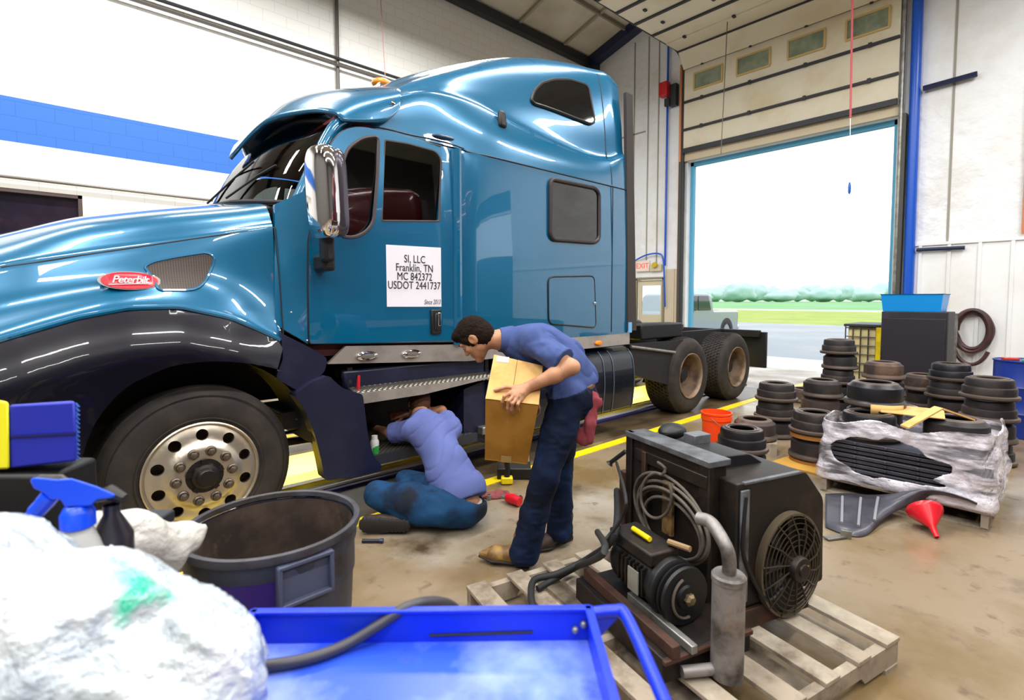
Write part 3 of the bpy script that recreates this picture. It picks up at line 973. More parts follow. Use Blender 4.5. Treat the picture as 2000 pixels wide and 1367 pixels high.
# fender with the wheel arch
WX, WZ, WR = .68, .52, .53
ftop = lambda x: np.interp(x, [-.98, -.6, -.168, .123, .34, .585, .86, 1.02, 1.18], [.98, 1.20, 1.381, 1.483, 1.532, 1.538, 1.465, 1.385, 1.295])
def fsurf(x, z):
    zt = ftop(x)
    t = min(max((zt - z) / .36, 0), 1.6)
    fl = .13 * math.sin(min(t, 1) * math.pi * .62) - .025 * max(t - .7, 0)
    w = 1 - min(max((x - .8) / .4, 0), 1) * .45
    fr_ = max(0, -.1 - x) * .12
    return 3.553 - fl * w + fr_ + max(0, -.55 - x) ** 1.5 * .5
top = [(x, ftop(x)) for x in np.linspace(-.98, 1.15, 26)]
arch = [(1.205, 1.18), (1.14, 1.115), (1.065, 1.145), (.95, 1.18), (.86, 1.198), (.78, 1.212), (.69, 1.218), (.60, 1.215), (.515, 1.203), (.42, 1.165), (.32, 1.112), (.24, 1.03), (.175, .93), (.127, .80), (.09, .64), (.07, .52)]
arch = [tuple(p) for p in crom(arch[1:], 3)]
fo = top + [(1.16, 1.26), (1.10, 1.12)] + arch + [(-.7, .52), (-.98, .62)]
b = panel(MB(), fo, None, fsurf, .02, .045)
mirrored(b)
fen = b.build('fender', M_NAVY, truck, angle=35)
b = MB().tube([(x, fsurf(x, ftop(x)) + .004, ftop(x) + .002) for x in np.linspace(-.95, 1.15, 40)], .017, 8); mirrored(b); b.build('fender_bead', M_TEAL, hood)
# inner wheel house
b = MB()
a = np.linspace(.02, math.pi + .1, 24)
b.grid([[(WX + .66 * math.cos(t), y, WZ + .05 + .66 * math.sin(t)) for t in a] for y in (3.52, 4.05)])
b.raw([(WX - .8, 4.06, .6), (WX + .42, 4.06, .6), (WX + .48, 4.06, 1.3), (WX - .8, 4.06, 1.3)], [(0, 1, 2, 3)])
mirrored(b); b.build('wheel_house', M_RUB, truck)
# lower cowl extension and headlight
def quadp(name, px, m, surf, th=.03, rad=.03, step=.06, parent=truck, mir=True):
    pts = ons(px) if surf is None else np.array([at(x, y, Y=surf(0, 0))[[0, 2]] for x, y in px])
    b_ = panel(MB(), rloop(pts, rad), None, surf or side_surf(0.0), th, step)
    if mir: mirrored(b_)
    return b_.build(name, m, parent, angle=40)
quadp('cowl_extension', [(549, 645), (552, 652), (604, 678), (640, 700), (634, 727), (583, 764), (538, 738), (553, 702)], M_NAVYP, lambda x, z: 3.535 + .0 * x, .05)
b = MB(); b.ball((-.235, 3.50, 1.01), .11, sc=(1.5, .7, .55)); mirrored(b)
hl = b.build('headlight', mat('headlight_lens', '#D8D2C4', .1, .3), truck)
b = MB(); b.ball((-.13, 3.50, 1.03), .06, sc=(1.2, .7, .5)); mirrored(b); b.build('turn_lens', M_AMBER, hl)

# ---- cowl panel, A pillar
b = panel(MB(), rloop(ons([(537, 399), (572, 383), (596, 372), (607, 440), (601, 500), (602, 672), (549, 640), (538, 634), (537, 500)]), .01), None, side_surf(-.004), .04, .06)
b.tube(crom([(1.33, 3.70, 2.24), (1.45, 3.69, 2.52), (1.60, 3.69, 2.82), (1.72, 3.70, 2.93)], 6), .05, 10)
mirrored(b)
b.build('cowl', M_TEAL, truck, angle=50)
MB().box((1.22, TC, 1.78), (.05, 1.9, .9)).build('firewall', M_BLACK, truck)
b = MB()
for px, py in ((547, 645), (552, 655), (569, 610), (600, 665), (560, 668)): b.ball(at(px, py, Y=3.545), .007, 8, 6)
b.build('rivet', M_TRIM, truck)
# ---- windshield
wb = [(1.36, 3.70, 2.25), (1.24, 3.82, 2.27), (1.08, 4.25, 2.31), (1.02, TC, 2.33)]
wt = [(1.68, 3.74, 2.90), (1.63, 3.88, 2.94), (1.56, 4.28, 3.01), (1.54, TC, 3.03)]
full = lambda r: np.concatenate([crom(r, 6), (crom(r, 6) * (1, -1, 1) + (0, 2 * TC, 0))[::-1][1:]])
A, B_ = full(wb), full(wt)
b = MB().grid([A + (B_ - A) * t + np.array([-.05 * math.sin(t * math.pi), 0, .03 * math.sin(t * math.pi)]) for t in np.linspace(0, 1, 8)])
b.build('windshield', M_GLASSW, truck, angle=80)
b = MB().tube(A + (-.005, 0, 0), .018, 8).tube(B_ + (-.005, 0, 0), .02, 8)
b.tube(A[[0]] + (B_[[0]] - A[[0]]) * np.linspace(0, 1, 8)[:, None] + np.c_[-.05 * np.sin(np.linspace(0, 1, 8) * math.pi), np.zeros(8), .03 * np.sin(np.linspace(0, 1, 8) * math.pi)], .018, 8)
b.tube([(1.0, 4.75, 2.36), (1.15, 4.5, 2.55), (1.2, 4.2, 2.62)], .008, 6)
b.tube([(1.03, 4.3, 2.34), (1.2, 4.1, 2.5), (1.28, 3.95, 2.56)], .008, 6)
b.build('windshield_seal', M_RUB, truck)
b = MB(); b.hexa([(1.30, 3.82, 2.05), (1.9, 3.8, 2.05), (1.30, 2 * TC - 3.82, 2.05), (1.9, 2 * TC - 3.8, 2.05), (1.15, 3.9, 2.26), (1.72, 3.82, 2.3), (1.15, 2 * TC - 3.9, 2.26), (1.72, 2 * TC - 3.82, 2.3)])
b.build('dashboard', mat('grey_dash', '#4B4A4C', .6), truck, bevel=.03)

# ---- door with vent window and main window
dout = rloop(ons([(604, 671), (602, 560), (603, 470), (612, 420), (626, 350), (642, 285), (668, 254), (700, 247), (760, 258), (885, 291), (906, 303), (908, 667)]), [.02, .01, .03, .1, .1, .1, .1, .08, .05, .05, .06, .02])
vent = rloop(ons([(738, 266), (706, 270), (678, 290), (664, 330), (660, 380), (662, 462), (692, 465), (715, 453), (729, 434), (737, 330)]), .05)
wind = rloop(ons([(750, 274), (795, 281), (850, 296), (861, 312), (857, 433), (744, 432)]), [.02, .02, .05, .05, .02, .02])
b = panel(MB(), dout, [vent, wind], side_surf(.012), .05, .07); mirrored(b)
door_p = b.build('cab_door', M_TEAL, truck, angle=45)
def frame_tube(loop, off, r, b_):
    return b_.tube([(x, sideY(x, z) - off, z) for x, z in loop], r, 6, closed=True)
def glass_surf(zc): return lambda x, z: sideY(x, zc) + .35 * (sideY(x, z) - sideY(x, zc)) + .014
gm = MB(); panel(gm, vent, None, glass_surf(2.45), .008, .09); mirrored(gm); vg = gm.build('vent_window', M_TINT, door_p, angle=60)
gm = MB(); panel(gm, wind, None, glass_surf(2.5), .008, .09); mirrored(gm); gm.build('door_window', M_TINT, door_p, angle=60)
gm = MB(); frame_tube(vent, .008, .014, gm); frame_tube(wind, .006, .010, gm); mirrored(gm); gm.build('window_seal', mat('grey_window_rubber', '#3C3436', .55), door_p)
gm = MB(); frame_tube(dout, -.004, .008, gm); mirrored(gm); gm.build('door_seal', M_BLACK, door_p)
hp = ons([(836, 607), (861, 607), (862, 648), (835, 650)])
c = hp.mean(0)
gm = MB().box((c[0], 3.535, c[1]), (.10, .03, .20)); gm.box((c[0] + .005, 3.515, c[1]), (.05, .02, .14))
ha = gm.build('door_handle', M_BLACK, door_p, bevel=.012)
MB().box((c[0] + .015, 3.502, c[1] + .02), (.028, .012, .11)).build('grip', M_CHROME, ha, bevel=.005)
# placard with lettering
pl = ons([(752, 478), (859, 484), (860, 599), (754, 599)])
gm = panel(MB(), pl, None, side_surf(.016), .003, .1)
plc = gm.build('placard', mat('placard_white', '#EDEAF4', .5), door_p, smooth=False)
ink = mat('placard_ink', '#15141A', .6)
FACE_N = [[1, 0, 0], [0, 0, -1], [0, 1, 0]]
x0, x1, z0, z1 = pl[:, 0].min(), pl[:, 0].max(), pl[:, 1].min(), pl[:, 1].max()
pw = x1 - x0; pcx = (x0 + x1) / 2
for s, py, sz in (('SI, LLC', 507, .085), ('Franklin, TN', 524, .085), ('MC 842372', 541, .085), ('USDOT 2441737', 558, .085)):
    p = ons([(806, py)])[0]
    o = text3(s, 'lettering', plc, (pcx, sideY(pcx, p[1]) - .018, p[1]), sz, FACE_N, ink, .0008, 0, .80, 'CENTER', 1.0)
p = ons([(833, 590)])[0]
text3('Since 2013', 'lettering', plc, (x1 - .09, sideY(p[0], p[1]) - .018, p[1]), .055, FACE_N, mat('placard_grey_ink', '#6A6874', .6), .0008, .3, .66)

# ---- cab interior: floor, seats, rear wall; their maroon paints in a red window reflection
b = MB().box((2.0, TC, 1.22), (1.3, 2.2, .08)); b.box((2.72, TC, 1.95), (.04, 2.2, 1.5)); b.build('cab_interior', mat('reflection_maroon_interior', '#4A1218', .7), truck, smooth=False)
MB().box((2.15, TC, 2.90), (1.1, 2.1, .02)).build('headliner', mat('reflection_maroon_lining', '#6A141C', .7), truck, smooth=False)
sm_ = mat('reflection_maroon_seat', '#A01826', .5)
for y in (4.12, 5.32):
    bl = Blob()
    bl.ell((2.12, y, 1.80), (.30, .27, .14), k=.06); bl.ell((2.38, y, 2.16), (.14, .29, .42), rotm('Y', .16), k=.08); bl.ell((2.47, y, 2.56), (.09, .16, .14), k=.05)
    bl.limb((2.12, y, 1.6), (2.12, y, 1.26), .12, .16)
    bl.build('seat', sm_, truck, .022)
b = MB(); a = np.linspace(0, 2 * math.pi, 25)[:-1]
b.tube([(1.72 + .09 * math.sin(t), 4.12 + .22 * math.cos(t), 2.05 + .20 * math.sin(t)) for t in a], .016, 8, closed=True)
b.tube([(1.55, 4.12, 1.9), (1.72, 4.12, 2.05)], .03, 8)
b.build('steering_wheel', M_BLACK, truck)

# ---- roof fairing loft
st = ((1.66, 3.70, 2.86, 3.76, 2.95, 4.10, 3.03, 3.08), (1.9, 3.67, 2.88, 3.71, 3.10, 4.04, 3.21, 3.28), (2.12, 3.655, 2.885, 3.70, 3.185, 4.02, 3.31, 3.40), (2.45, 3.63, 2.885, 3.68, 3.295, 4.02, 3.52, 3.63), (2.9, 3.55, 2.86, 3.66, 3.31, 4.00, 3.75, 3.86), (3.4, 3.535, 2.85, 3.64, 3.23, 3.97, 3.965, 4.06),
      (3.9, 3.535, 2.85, 3.62, 3.17, 3.94, 4.12, 4.21), (4.4, 3.535, 2.85, 3.60, 3.13, 3.88, 4.20, 4.29), (4.74, 3.535, 2.85, 3.575, 3.15, 3.80, 4.205, 4.30), (4.9, 3.535, 2.85, 3.56, 3.2, 3.74, 4.19, 4.29), (5.03, 3.54, 2.85, 3.56, 3.25, 3.72, 4.12, 4.24))
rg = []
for x, yb, zb, yc_, zc, ys, zs, zt in st:
    ht = zs - zc
    rg.append([(x, yb, zb), (x, yb * .7 + yc_ * .3, zb * .5 + zc * .5), (x, yc_, zc), (x, yc_ + .045, zc + min(.05, ht * .2)), (x, yc_ + .045 + .14 * (ys - yc_), zc + .40 * ht), (x, yc_ + .045 + .42 * (ys - yc_), zc + .80 * ht), (x, ys, zs), (x, ys + .22, zs + .68 * (zt - zs)), (x, TC, zt)])
RG = resurf(rg, 6, 5)
rb = MB().grid(RG)
bvh_r = BVHTree.FromPolygons([tuple(v) for v in np.concatenate(rb.v)], rb.f)
mirrored(rb, True)
e = RG[-1]; e2 = (e * (1, -1, 1) + (0, 2 * TC, 0))[::-1]
rb.raw(list(e) + list(e2), [tuple(range(len(e) * 2))])
e = RG[0]; e2 = (e * (1, -1, 1) + (0, 2 * TC, 0))[::-1]
rb.raw(list(e) + list(e2), [tuple(range(len(e) * 2))[::-1]])
roof = rb.build('roof_fairing', M_TEAL, truck, angle=50)
def ry(x, z):
    h = bvh_r.ray_cast(Vector((x, 2.0, z)), Vector((0, 1, 0)))
    return h[0].y if h[0] is not None else 3.8
def rsurf(off): return lambda x, z: ry(x, z) - off
q = onh([(1036, 196), (1042, 178), (1056, 163), (1080, 156), (1110, 156), (1140, 165), (1148, 172), (1154, 205), (1160, 238), (1152, 243), (1120, 231), (1090, 219), (1056, 207), (1042, 203)], bvh_r)[:, [0, 2]]
q = rloop(q, .05)
wn = panel(MB(), q, None, rsurf(.018), .03, .06).build('fairing_window', M_DKGLASS, roof, angle=60)
MB().tube([(x, ry(x, z) - .012, z) for x, z in q], .016, 6, closed=True).build('window_frame', M_BLACK, wn)
p = onh([(977, 234)], bvh_r)[0]
MB().box(p + (0, -.02, 0), (.10, .07, .16), taper=.7).build('side_lamp', M_BLACK, roof, bevel=.025)
p = onh([(875, 270)], bvh_r)[0]
MB().ball(p + (0, .02, 0), .1, sc=(1.5, .35, .28)).build('air_scoop', mat('dark_scoop', '#0A2A48', .3), roof)
sm = MB()
sm.tube([(x, sideY(x, 2.84) - .001, 2.85) for x in np.linspace(2.7, 5.03, 10)], .007, 6)
zz = np.linspace(2.87, 4.15, 14)
sm.tube([(4.74, ry(4.74, z) - .001, z) for z in zz], .006, 6)
sm.tube([(4.74, 3.524, z) for z in np.linspace(1.22, 2.85, 4)], .006, 6)
L = onh([(906, 290), (880, 281), (840, 271), (800, 263), (760, 253), (725, 247)], bvh_r)
sm.tube(crom(L, 4), .007, 6)
sm.build('body_seam', mat('body_seam_dark', '#06202F', .5), roof)
# amber clearance lights on the cab roof
for k, y in enumerate((4.35, 4.72, 5.10)):
    b = MB(); b.ball((2.36, y, 3.555), .085, sc=(1.25, .9, .6)); b.build('clearance_light', M_AMBER, roof)
    MB().box((2.40, y, 3.50), (.24, .15, .08)).build('light_base', M_CHROME, roof, bevel=.015)
# ---- visor
vr = [[(1.64, 3.60, 2.87), (1.78, 3.595, 2.892), (1.94, 3.595, 2.93), (2.03, 3.60, 2.985), (2.10, 3.605, 3.07)],
      [(1.59, 3.68, 2.935), (1.75, 3.665, 3.03), (1.93, 3.655, 3.115), (2.05, 3.655, 3.17), (2.14, 3.655, 3.215)],
      [(1.49, 3.95, 2.985), (1.67, 3.95, 3.15), (1.93, 3.95, 3.265), (2.1, 3.95, 3.325), (2.24, 3.95, 3.36)],
      [(1.32, 4.35, 2.96), (1.56, 4.35, 3.20), (1.92, 4.35, 3.37), (2.12, 4.35, 3.42), (2.28, 4.35, 3.45)],
      [(1.17, TC, 2.74), (1.46, TC, 3.14), (1.92, TC, 3.40), (2.12, TC, 3.45), (2.3, TC, 3.48)]]
VG = resurf(vr, 5, 4)
V2 = np.concatenate([VG, (VG * (1, -1, 1) + (0, 2 * TC, 0))[::-1][1:]])
b = MB().grid(V2)
vis = b.build('sun_visor', M_TEAL, truck, angle=60)
s_ = vis.modifiers.new('thick', 'SOLIDIFY'); s_.thickness = .03; s_.offset = 0
b = MB(); b.lathe([(0, .012), (.016, .01), (.02, 0)], 10, (2.03, 3.585, 3.09), 'Y', capb=True); b.build('visor_bolt', M_CHROME, vis)

# ---- sleeper sides and back
sp = rloop(ons([(909, 304), (1000, 323), (1100, 344), (1229, 372), (1237, 500), (1226, 652), (1080, 664), (910, 690)]), .005)
x0, x1 = 2.68, 5.03
sp = np.array([(2.665, 2.85), (5.03, 2.85), (5.03, 1.19), (2.665, 1.19)])
w2 = rloop(ons([(1073, 350), (1160, 368), (1168, 378), (1168, 466), (1160, 474), (1080, 468), (1073, 460)]), .06)
b = panel(MB(), sp, None, side_surf(0), .05, .12); mirrored(b)
MB().box((5.01, TC, 2.0), (.05, 2.36, 1.7)).build('sleeper_back', M_TEAL, truck)
MB().box((3.85, TC, 1.17), (2.36, 2.3, .05)).build('sleeper_floor', M_BLACK, truck)
slp = b.build('sleeper', M_TEAL, truck, angle=45)
b = MB().tube([(2.60, 3.545, z) for z in np.linspace(1.2, 2.84, 5)], .045, 10); mirrored(b); b.build('door_pillar', M_TEAL, slp)
wn = panel(MB(), w2, None, side_surf(.012), .02, .1).build('sleeper_window', M_DKGLASS, slp, angle=60)
MB().tube([(x, sideY(x, z) - .014, z) for x, z in w2], .022, 8, closed=True).build('window_frame', mat('black_window_rubber', '#2A2226', .5), wn)
hd = rloop(ons([(1070, 541), (1160, 539), (1163, 640), (1071, 632)]), .07)
hatch = panel(MB(), hd, None, side_surf(.008), .02, .1).build('side_hatch', M_TEAL, slp, angle=60)
MB().tube([(x, sideY(x, z) - .004, z) for x, z in hd], .009, 6, closed=True).build('hatch_seal', M_BLACK, hatch)
hk = ons([(1160, 592)])[0]; MB().ball((hk[0], 3.51, hk[1]), .016).build('hatch_lock', M_CHROME, hatch)
# side extender behind the sleeper
b = MB(); b.hexa([(5.03, 3.50, 1.22), (5.20, 3.50, 1.22), (5.03, 3.54, 1.22), (5.20, 3.54, 1.22), (4.99, 3.535, 3.95), (5.115, 3.535, 3.95), (4.99, 3.575, 3.95), (5.115, 3.575, 3.95)]); mirrored(b)
b.build('side_extender', mat('grey_rubber_extender', '#37302F', .7, bump=(60, .3, .003)), truck, smooth=False)
MB().box((5.06, 3.50, 1.26), (.06, .02, .12)).build('reflector', mat('blue_reflector', '#6FB4E8', .2), truck)

# ---- stainless trim with lights
tr = rloop(np.array([ons([(640, 711)])[0], ons([(676, 676)])[0], (2.7, 1.195), (5.10, 1.195), (5.10, 1.06), (2.7, 1.05)]), .005)
b = panel(MB(), tr, None, side_surf(-.002), .03, .12); mirrored(b)
trim = b.build('sill_trim', M_TRIM, truck, angle=40)
for (px, py), m_ in (((716, 695), None), ((803, 691), None), ((1122, 673), M_AMBER), ((1168, 670), M_AMBER)):
    c = ons([(px, py)])[0]
    s = .085 if m_ is None else .055
    b = MB(); b.lathe([(s * .2, .03), (s * .75, .028), (s, .016), (s, 0)], 20, (0, 0, 0), 'Y', capb=True)
    v = np.concatenate(b.v) * (1, 1, .42 if m_ is None else .5) + (c[0], 3.555 if c[0] < 2.6 else 3.525, c[1])
    MB().raw(v, b.f).build('courtesy_light' if m_ is None else 'marker_light', m_ or M_CHROME, trim)
    if m_ is None:
        b = MB(); b.lathe([(s * .02, .036), (s * .6, .033), (s * .62, .02)], 20, (0, 0, 0), 'Y', capb=True)
        MB().raw(np.concatenate(b.v) * (1, 1, .36) + (c[0], 3.555, c[1]), b.f).build('lens', mat('smoked_lens', '#6B6A62', .15), trim)

# ---- step well, tool box, kick panel
b = MB()
b.box((2.3, 4.02, .68), (1.4, .05, .9)); b.box((1.66, 3.82, .68), (.04, .42, .8)); b.box((2.98, 3.82, .68), (.04, .42, .8)); b.box((2.3, 3.83, 1.03), (1.4, .42, .05))
b.build('step_well', M_BLACK, truck, smooth=False)
b = MB(); b.hexa([(1.62, 3.60, .90), (2.95, 3.60, .90), (1.62, 3.66, .90), (2.95, 3.66, .90), (1.60, 3.60, 1.06), (2.95, 3.60, 1.06), (1.60, 3.66, 1.06), (2.95, 3.66, 1.06)])
b.build('sill_fairing', M_NAVYP, truck, bevel=.02)
def diamond():
    m = mat('diamond_plate', '#B9B2A4', .4, .3)
    nt = m.node_tree
    tc = nt.nodes.new('ShaderNodeTexCoord'); mp = nt.nodes.new('ShaderNodeMapping'); mp.inputs['Rotation'].default_value = (0, 0, .785); mp.inputs['Scale'].default_value = (32, 32, 32)
    ch = nt.nodes.new('ShaderNodeTexVoronoi'); ch.inputs['Scale'].default_value = 1.0; ch.inputs['Randomness'].default_value = 0.0
    nt.links.new(tc.outputs['Object'], mp.inputs[0]); nt.links.new(mp.outputs[0], ch.inputs['Vector'])
    cr = nt.nodes.new('ShaderNodeMapRange'); cr.inputs['From Min'].default_value = .22; cr.inputs['From Max'].default_value = .40
    nt.links.new(ch.outputs['Distance'], cr.inputs[0])
    mx = nt.nodes.new('ShaderNodeMix'); mx.data_type = 'RGBA'; mx.inputs[6].default_value = lin('#D9D3C6'); mx.inputs[7].default_value = lin('#4A463E')
    nt.links.new(cr.outputs[0], mx.inputs[0]); nt.links.new(mx.outputs[2], nt.nodes['Principled BSDF'].inputs['Base Color'])
    return m
M_DIA = diamond()
ul, ur = at(692, 768, Y=3.50), at(952, 738, Y=3.50)
b = MB()
zA, zB = ul[2], ur[2]
b.hexa([(1.64, 3.46, zA - .02), (2.95, 3.46, zB - .01), (1.64, 3.70, zA + .03), (2.95, 3.70, zB + .04), (1.64, 3.46, zA), (2.95, 3.46, zB + .01), (1.64, 3.70, zA + .05), (2.95, 3.70, zB + .06)])
us = b.build('upper_step', M_DIA, truck, smooth=False)
b = MB(); b.hexa([(1.66, 3.445, zA - .075), (2.2, 3.445, zA - .07), (1.66, 3.46, zA - .075), (2.2, 3.46, zA - .07), (1.64, 3.445, zA + .004), (2.97, 3.445, zB + .014), (1.64, 3.46, zA + .004), (2.97, 3.46, zB + .014)])
b.build('step_edge', M_TRIM, us, smooth=False)
b = MB(); b.box((2.25, 3.66, .40), (.98, .36, .03)); ls = b.build('lower_step', M_DIA, truck, smooth=False)
MB().box((2.25, 3.475, .385), (1.0, .02, .075)).build('step_edge', M_STEEL_DK, ls, smooth=False)
b = MB(); b.box((2.90, 3.60, .42), (.16, .25, .07)); b.build('step_bracket', M_GALV, truck, bevel=.01)
b = MB(); b.tube([(1.70, 3.56, .94), (1.70, 3.56, 1.03)], .014, 8); b.build('grab_pin', M_BLACK, truck)
kp = [at(x, y, Y=3.47)[[0, 2]] for x, y in [(575, 771), (612, 745), (641, 733), (652, 745), (667, 758), (702, 768), (706, 800), (712, 850), (722, 886), (738, 905), (737, 915), (690, 928), (634, 938), (627, 900), (615, 850), (598, 805)]]
b = panel(MB(), rloop(kp, .025), None, lambda x, z: 3.44 + .06 * math.cos((x - 1.25) * 6) * .5, .12, .05)
b.build('kick_panel', M_NAVYP, truck, angle=40)
kq = [at(x, y, Y=3.55)[[0, 2]] for x, y in [(905, 760), (955, 740), (962, 830), (958, 868), (905, 858)]]
panel(MB(), rloop(kq, .02), None, lambda x, z: 3.545, .25, .08).build('box_side_panel', M_NAVYP, truck, angle=40)
b = MB(); b.box((1.42, 4.0, .72), (.4, .5, .12)); b.tube(crom([(1.2, 3.85, .78), (1.35, 3.75, .7), (1.5, 3.8, .6), (1.62, 3.9, .72)], 6), .018, 8); b.tube(crom([(1.2, 3.9, .6), (1.4, 3.78, .62), (1.6, 3.9, .55)], 6), .012, 8)
b.tube([(1.0, 3.95, .52), (1.7, 3.95, .5)], .03, 8)
b.build('hydraulic_line', M_FRAME, truck)
MB().tube([at(682, 748, Y=3.54) , at(683, 742, Y=3.54)], .02, 8).build('air_fitting', M_BLACK, truck)
MB().tube([at(700, 770, Y=3.55), at(700, 752, Y=3.55), at(701, 733, Y=3.55)], [.010, .013, .011], 10).build('pull_handle', mat('red_handle', '#C01C2C', .35), us)

# ---- fuel tank fairing
prof = rloop([(3.50, .30), (3.46, .66), (3.50, .93), (3.60, 1.035), (4.15, 1.04), (4.15, .30)], [.05, .3, .12, .1, .04, .04], 6)
tk = MB()
tk.prism(prof, 3.12, 5.12, ((0, 0, 0), (0, 1, 0), (0, 0, 1), (1, 0, 0))); mirrored(tk)
tank = tk.build('tank_fairing', paint('dark_blue_tank_paint', '#051220', .2, .25, .6), truck, angle=30)
b = MB()
bm_ = mat('band_grey', '#6F7F8C', .3, .7)
for x in (4.55, 4.72, 5.115): MB().tube([(x, y - .004, z) for y, z in prof[2:20]], .006, 6).build('tank_band', bm_, tank)
b = MB(); b.box((3.02, 3.68, .62), (.22, .36, .6)); b.build('battery_box', M_NAVYP, truck, bevel=.03)

# ---- chassis
b = MB()
for y in (4.30, 5.14): b.box((4.0, y, .93), (10.2, .08, .27))
for x in (-.9, .7, 2.4, 5.4, 7.4, 9.05): b.box((x, TC, .93), (.12, .8, .2))
b.box((.68, TC, .50), (.14, 2.1, .14)); 
for x in (6.62, 8.06): b.tube([(x, 3.7, .52), (x, 4.4, .52), (x, TC, .52), (x, 5.04, .52), (x, 5.74, .52)], [.11, .12, .26, .12, .11], 14)
for x in (6.62, 8.06):
    for y in (4.25, 5.19): b.ball((x + .22, y, .62), .17, 12, 8, (1, 1, 1.1))
b.build('chassis', M_FRAME, truck, angle=40)
fp = rloop([(6.75, TC - .45), (7.75, TC - .42), (8.05, TC - .16), (7.55, TC), (8.05, TC + .16), (7.75, TC + .42), (6.75, TC + .45), (6.55, TC)], .06)
MB().prism(fp, 1.10, 1.19).build('fifth_wheel', mat('greasy_steel', '#1C1A18', .35, .6), truck, bevel=.02)
MB().hexa([(5.35, 4.0, 1.06), (6.35, 4.0, 1.06), (5.35, 5.44, 1.06), (6.35, 5.44, 1.06), (5.45, 4.1, 1.40), (6.2, 4.1, 1.30), (5.45, 5.34, 1.40), (6.2, 5.34, 1.30)]).build('deck_cover', M_BLACK, truck, bevel=.03)
q0, q1 = at(1253, 640, Y=3.75), at(1333, 664, Y=3.75)
MB().box(((q0[0] + q1[0]) / 2, 3.9, 1.16), (q1[0] - q0[0], .3, .2)).build('battery_tray', M_BLACK, truck, bevel=.02)
qf = [at(x, y, Y=3.60)[[0, 2]] for x, y in [(1230, 672), (1335, 664), (1322, 700), (1310, 753), (1237, 733)]]
b = panel(MB(), rloop(qf, .02), None, lambda x, z: 3.60, .03, .1)
b.raw([(qf[1][0], 3.60, qf[1][1]), (qf[3][0], 3.60, qf[3][1]), (qf[3][0] - .04, 4.02, qf[3][1]), (qf[1][0], 4.02, qf[1][1])], [(0, 1, 2, 3)])
mirrored(b); b.build('quarter_fender', mat('black_mud_guard', '#1D1A1E', .55), truck, angle=30)
MB().tube([at(1232, 677, Y=3.57), at(1318, 688, Y=3.57)], .018, 8).build('fender_bar', M_GALV, truck)
for y in (3.78, 5.66): MB().box((9.15, y, .72), (.06, .5, .62)).build('mud_flap', M_BLACK, truck, bevel=.01)
b = MB(); b.box((9.08, TC, 1.0), (.1, 2.2, .12)); b.build('rear_crossbar', M_FRAME, truck, bevel=.01)

# ---- wheels
def tyre(b, o, R, r, w, lugs):
    """outer side wall faces -Y at o; lathe z = depth towards the viewer is negative"""
    pr = [(r, -.03), (r + .012, .0), (r + .05, .012), (r + .3 * (R - r), .014), (r + .62 * (R - r), .012), (R - .055, .002), (R - .03, -.015), (R - .008, -.045)]
    n = 5 if w < .35 else 7
    x = .05
    pitch = (w - .10) / n
    for k in range(n):
        z0 = -.05 - k * pitch
        pr += [(R, z0), (R + .001, z0 - pitch + .014), (R - .014, z0 - pitch + .012), (R - .014, z0 - pitch + .002)]
    pr += [(R, -w + .05), (R - .03, -w + .012), (R - .2, -w), (r, -w + .03)]
    b.lathe(pr, 72, o, 'Y')
    if lugs:                                   # cross sipes of the drive tread
        for k in range(64):
            a = k * 2 * math.pi / 64
            for j in range(n):
                zc_ = w - .05 - (j + .5) * pitch if False else .05 + (j + .5) * pitch
                ca, sa = math.cos(a + (j % 2) * .05), math.sin(a + (j % 2) * .05)
                rot = np.array([[ca, 0, -sa], [0, 1, 0], [sa, 0, ca]])
                b.box((o[0] + (R + .002) * ca, o[1] + zc_, o[2] + (R + .002) * sa), (.012, pitch * .72, .026), rot)
    return b
# front wheel: tyre, alloy disc with hand holes, lugs, hub
FY = 3.555
o = (WX, FY, WZ)
tw = tyre(MB(), o, WR, .308, .29, False).build('front_wheel', M_TIRE, truck, angle=30)
for rr_, w_ in ((.41, .004), (.36, .003), (.475, .004)):
    pass
b = MB(); b.lathe([(.478, .012), (.482, .016), (.486, .011)], 72, o, 'Y'); b.lathe([(.335, .016), (.34, .019), (.345, .0155)], 72, o, 'Y'); b.build('sidewall_rib', M_TIRE, tw)
holes = [circ((WX + .243 * math.cos(a), WZ + .243 * math.sin(a)), .034, 18) for a in [math.radians(18 + 36 * k) for k in range(10)]]
def dsurf(x, z):
    r = math.hypot(x - WX, z - WZ)
    return FY - np.interp(r, [.07, .10, .172, .192, .205, .27, .295, .308], [.052, .054, .052, .036, .024, .012, .0, -.004])
b = panel(MB(), circ((WX, WZ), .306, 64), holes + [circ((WX, WZ), .085, 24)], dsurf, .02, .022)
disc = b.build('wheel_disc', M_ALLOY, tw, angle=50)
b = MB(); b.lathe([(.318, -.03), (.318, .012), (.310, .017), (.300, .008), (.296, -.06)], 64, o, 'Y'); b.build('rim_flange', M_ALLOY, tw)
b = MB(); b.lathe([(.296, -.06), (.27, -.2), (.1, -.24)], 40, o, 'Y'); b.build('wheel_barrel', M_RIMRUST, tw)
m_lug = mat('lug_grey', '#6B6056', .4, .7)
for k in range(10):
    a = math.radians(36 * k + 4)
    c_ = (WX + .150 * math.cos(a), FY - .052, WZ + .150 * math.sin(a))
    b = MB(); b.lathe([(.031, 0), (.030, .010), (.023, .015)], 16, c_, 'Y'); b.lathe([(.021, .012), (.021, .034), (.014, .037), (.012, .046), (0.001, .048)], 6, c_, 'Y')
    b.build('lug_nut', m_lug, disc)
b = MB(); b.lathe([(.106, -.05), (.102, .056), (.080, .060), (.072, .085), (.056, .092), (.052, .115), (.044, .125), (.001, .127)], 30, o, 'Y')
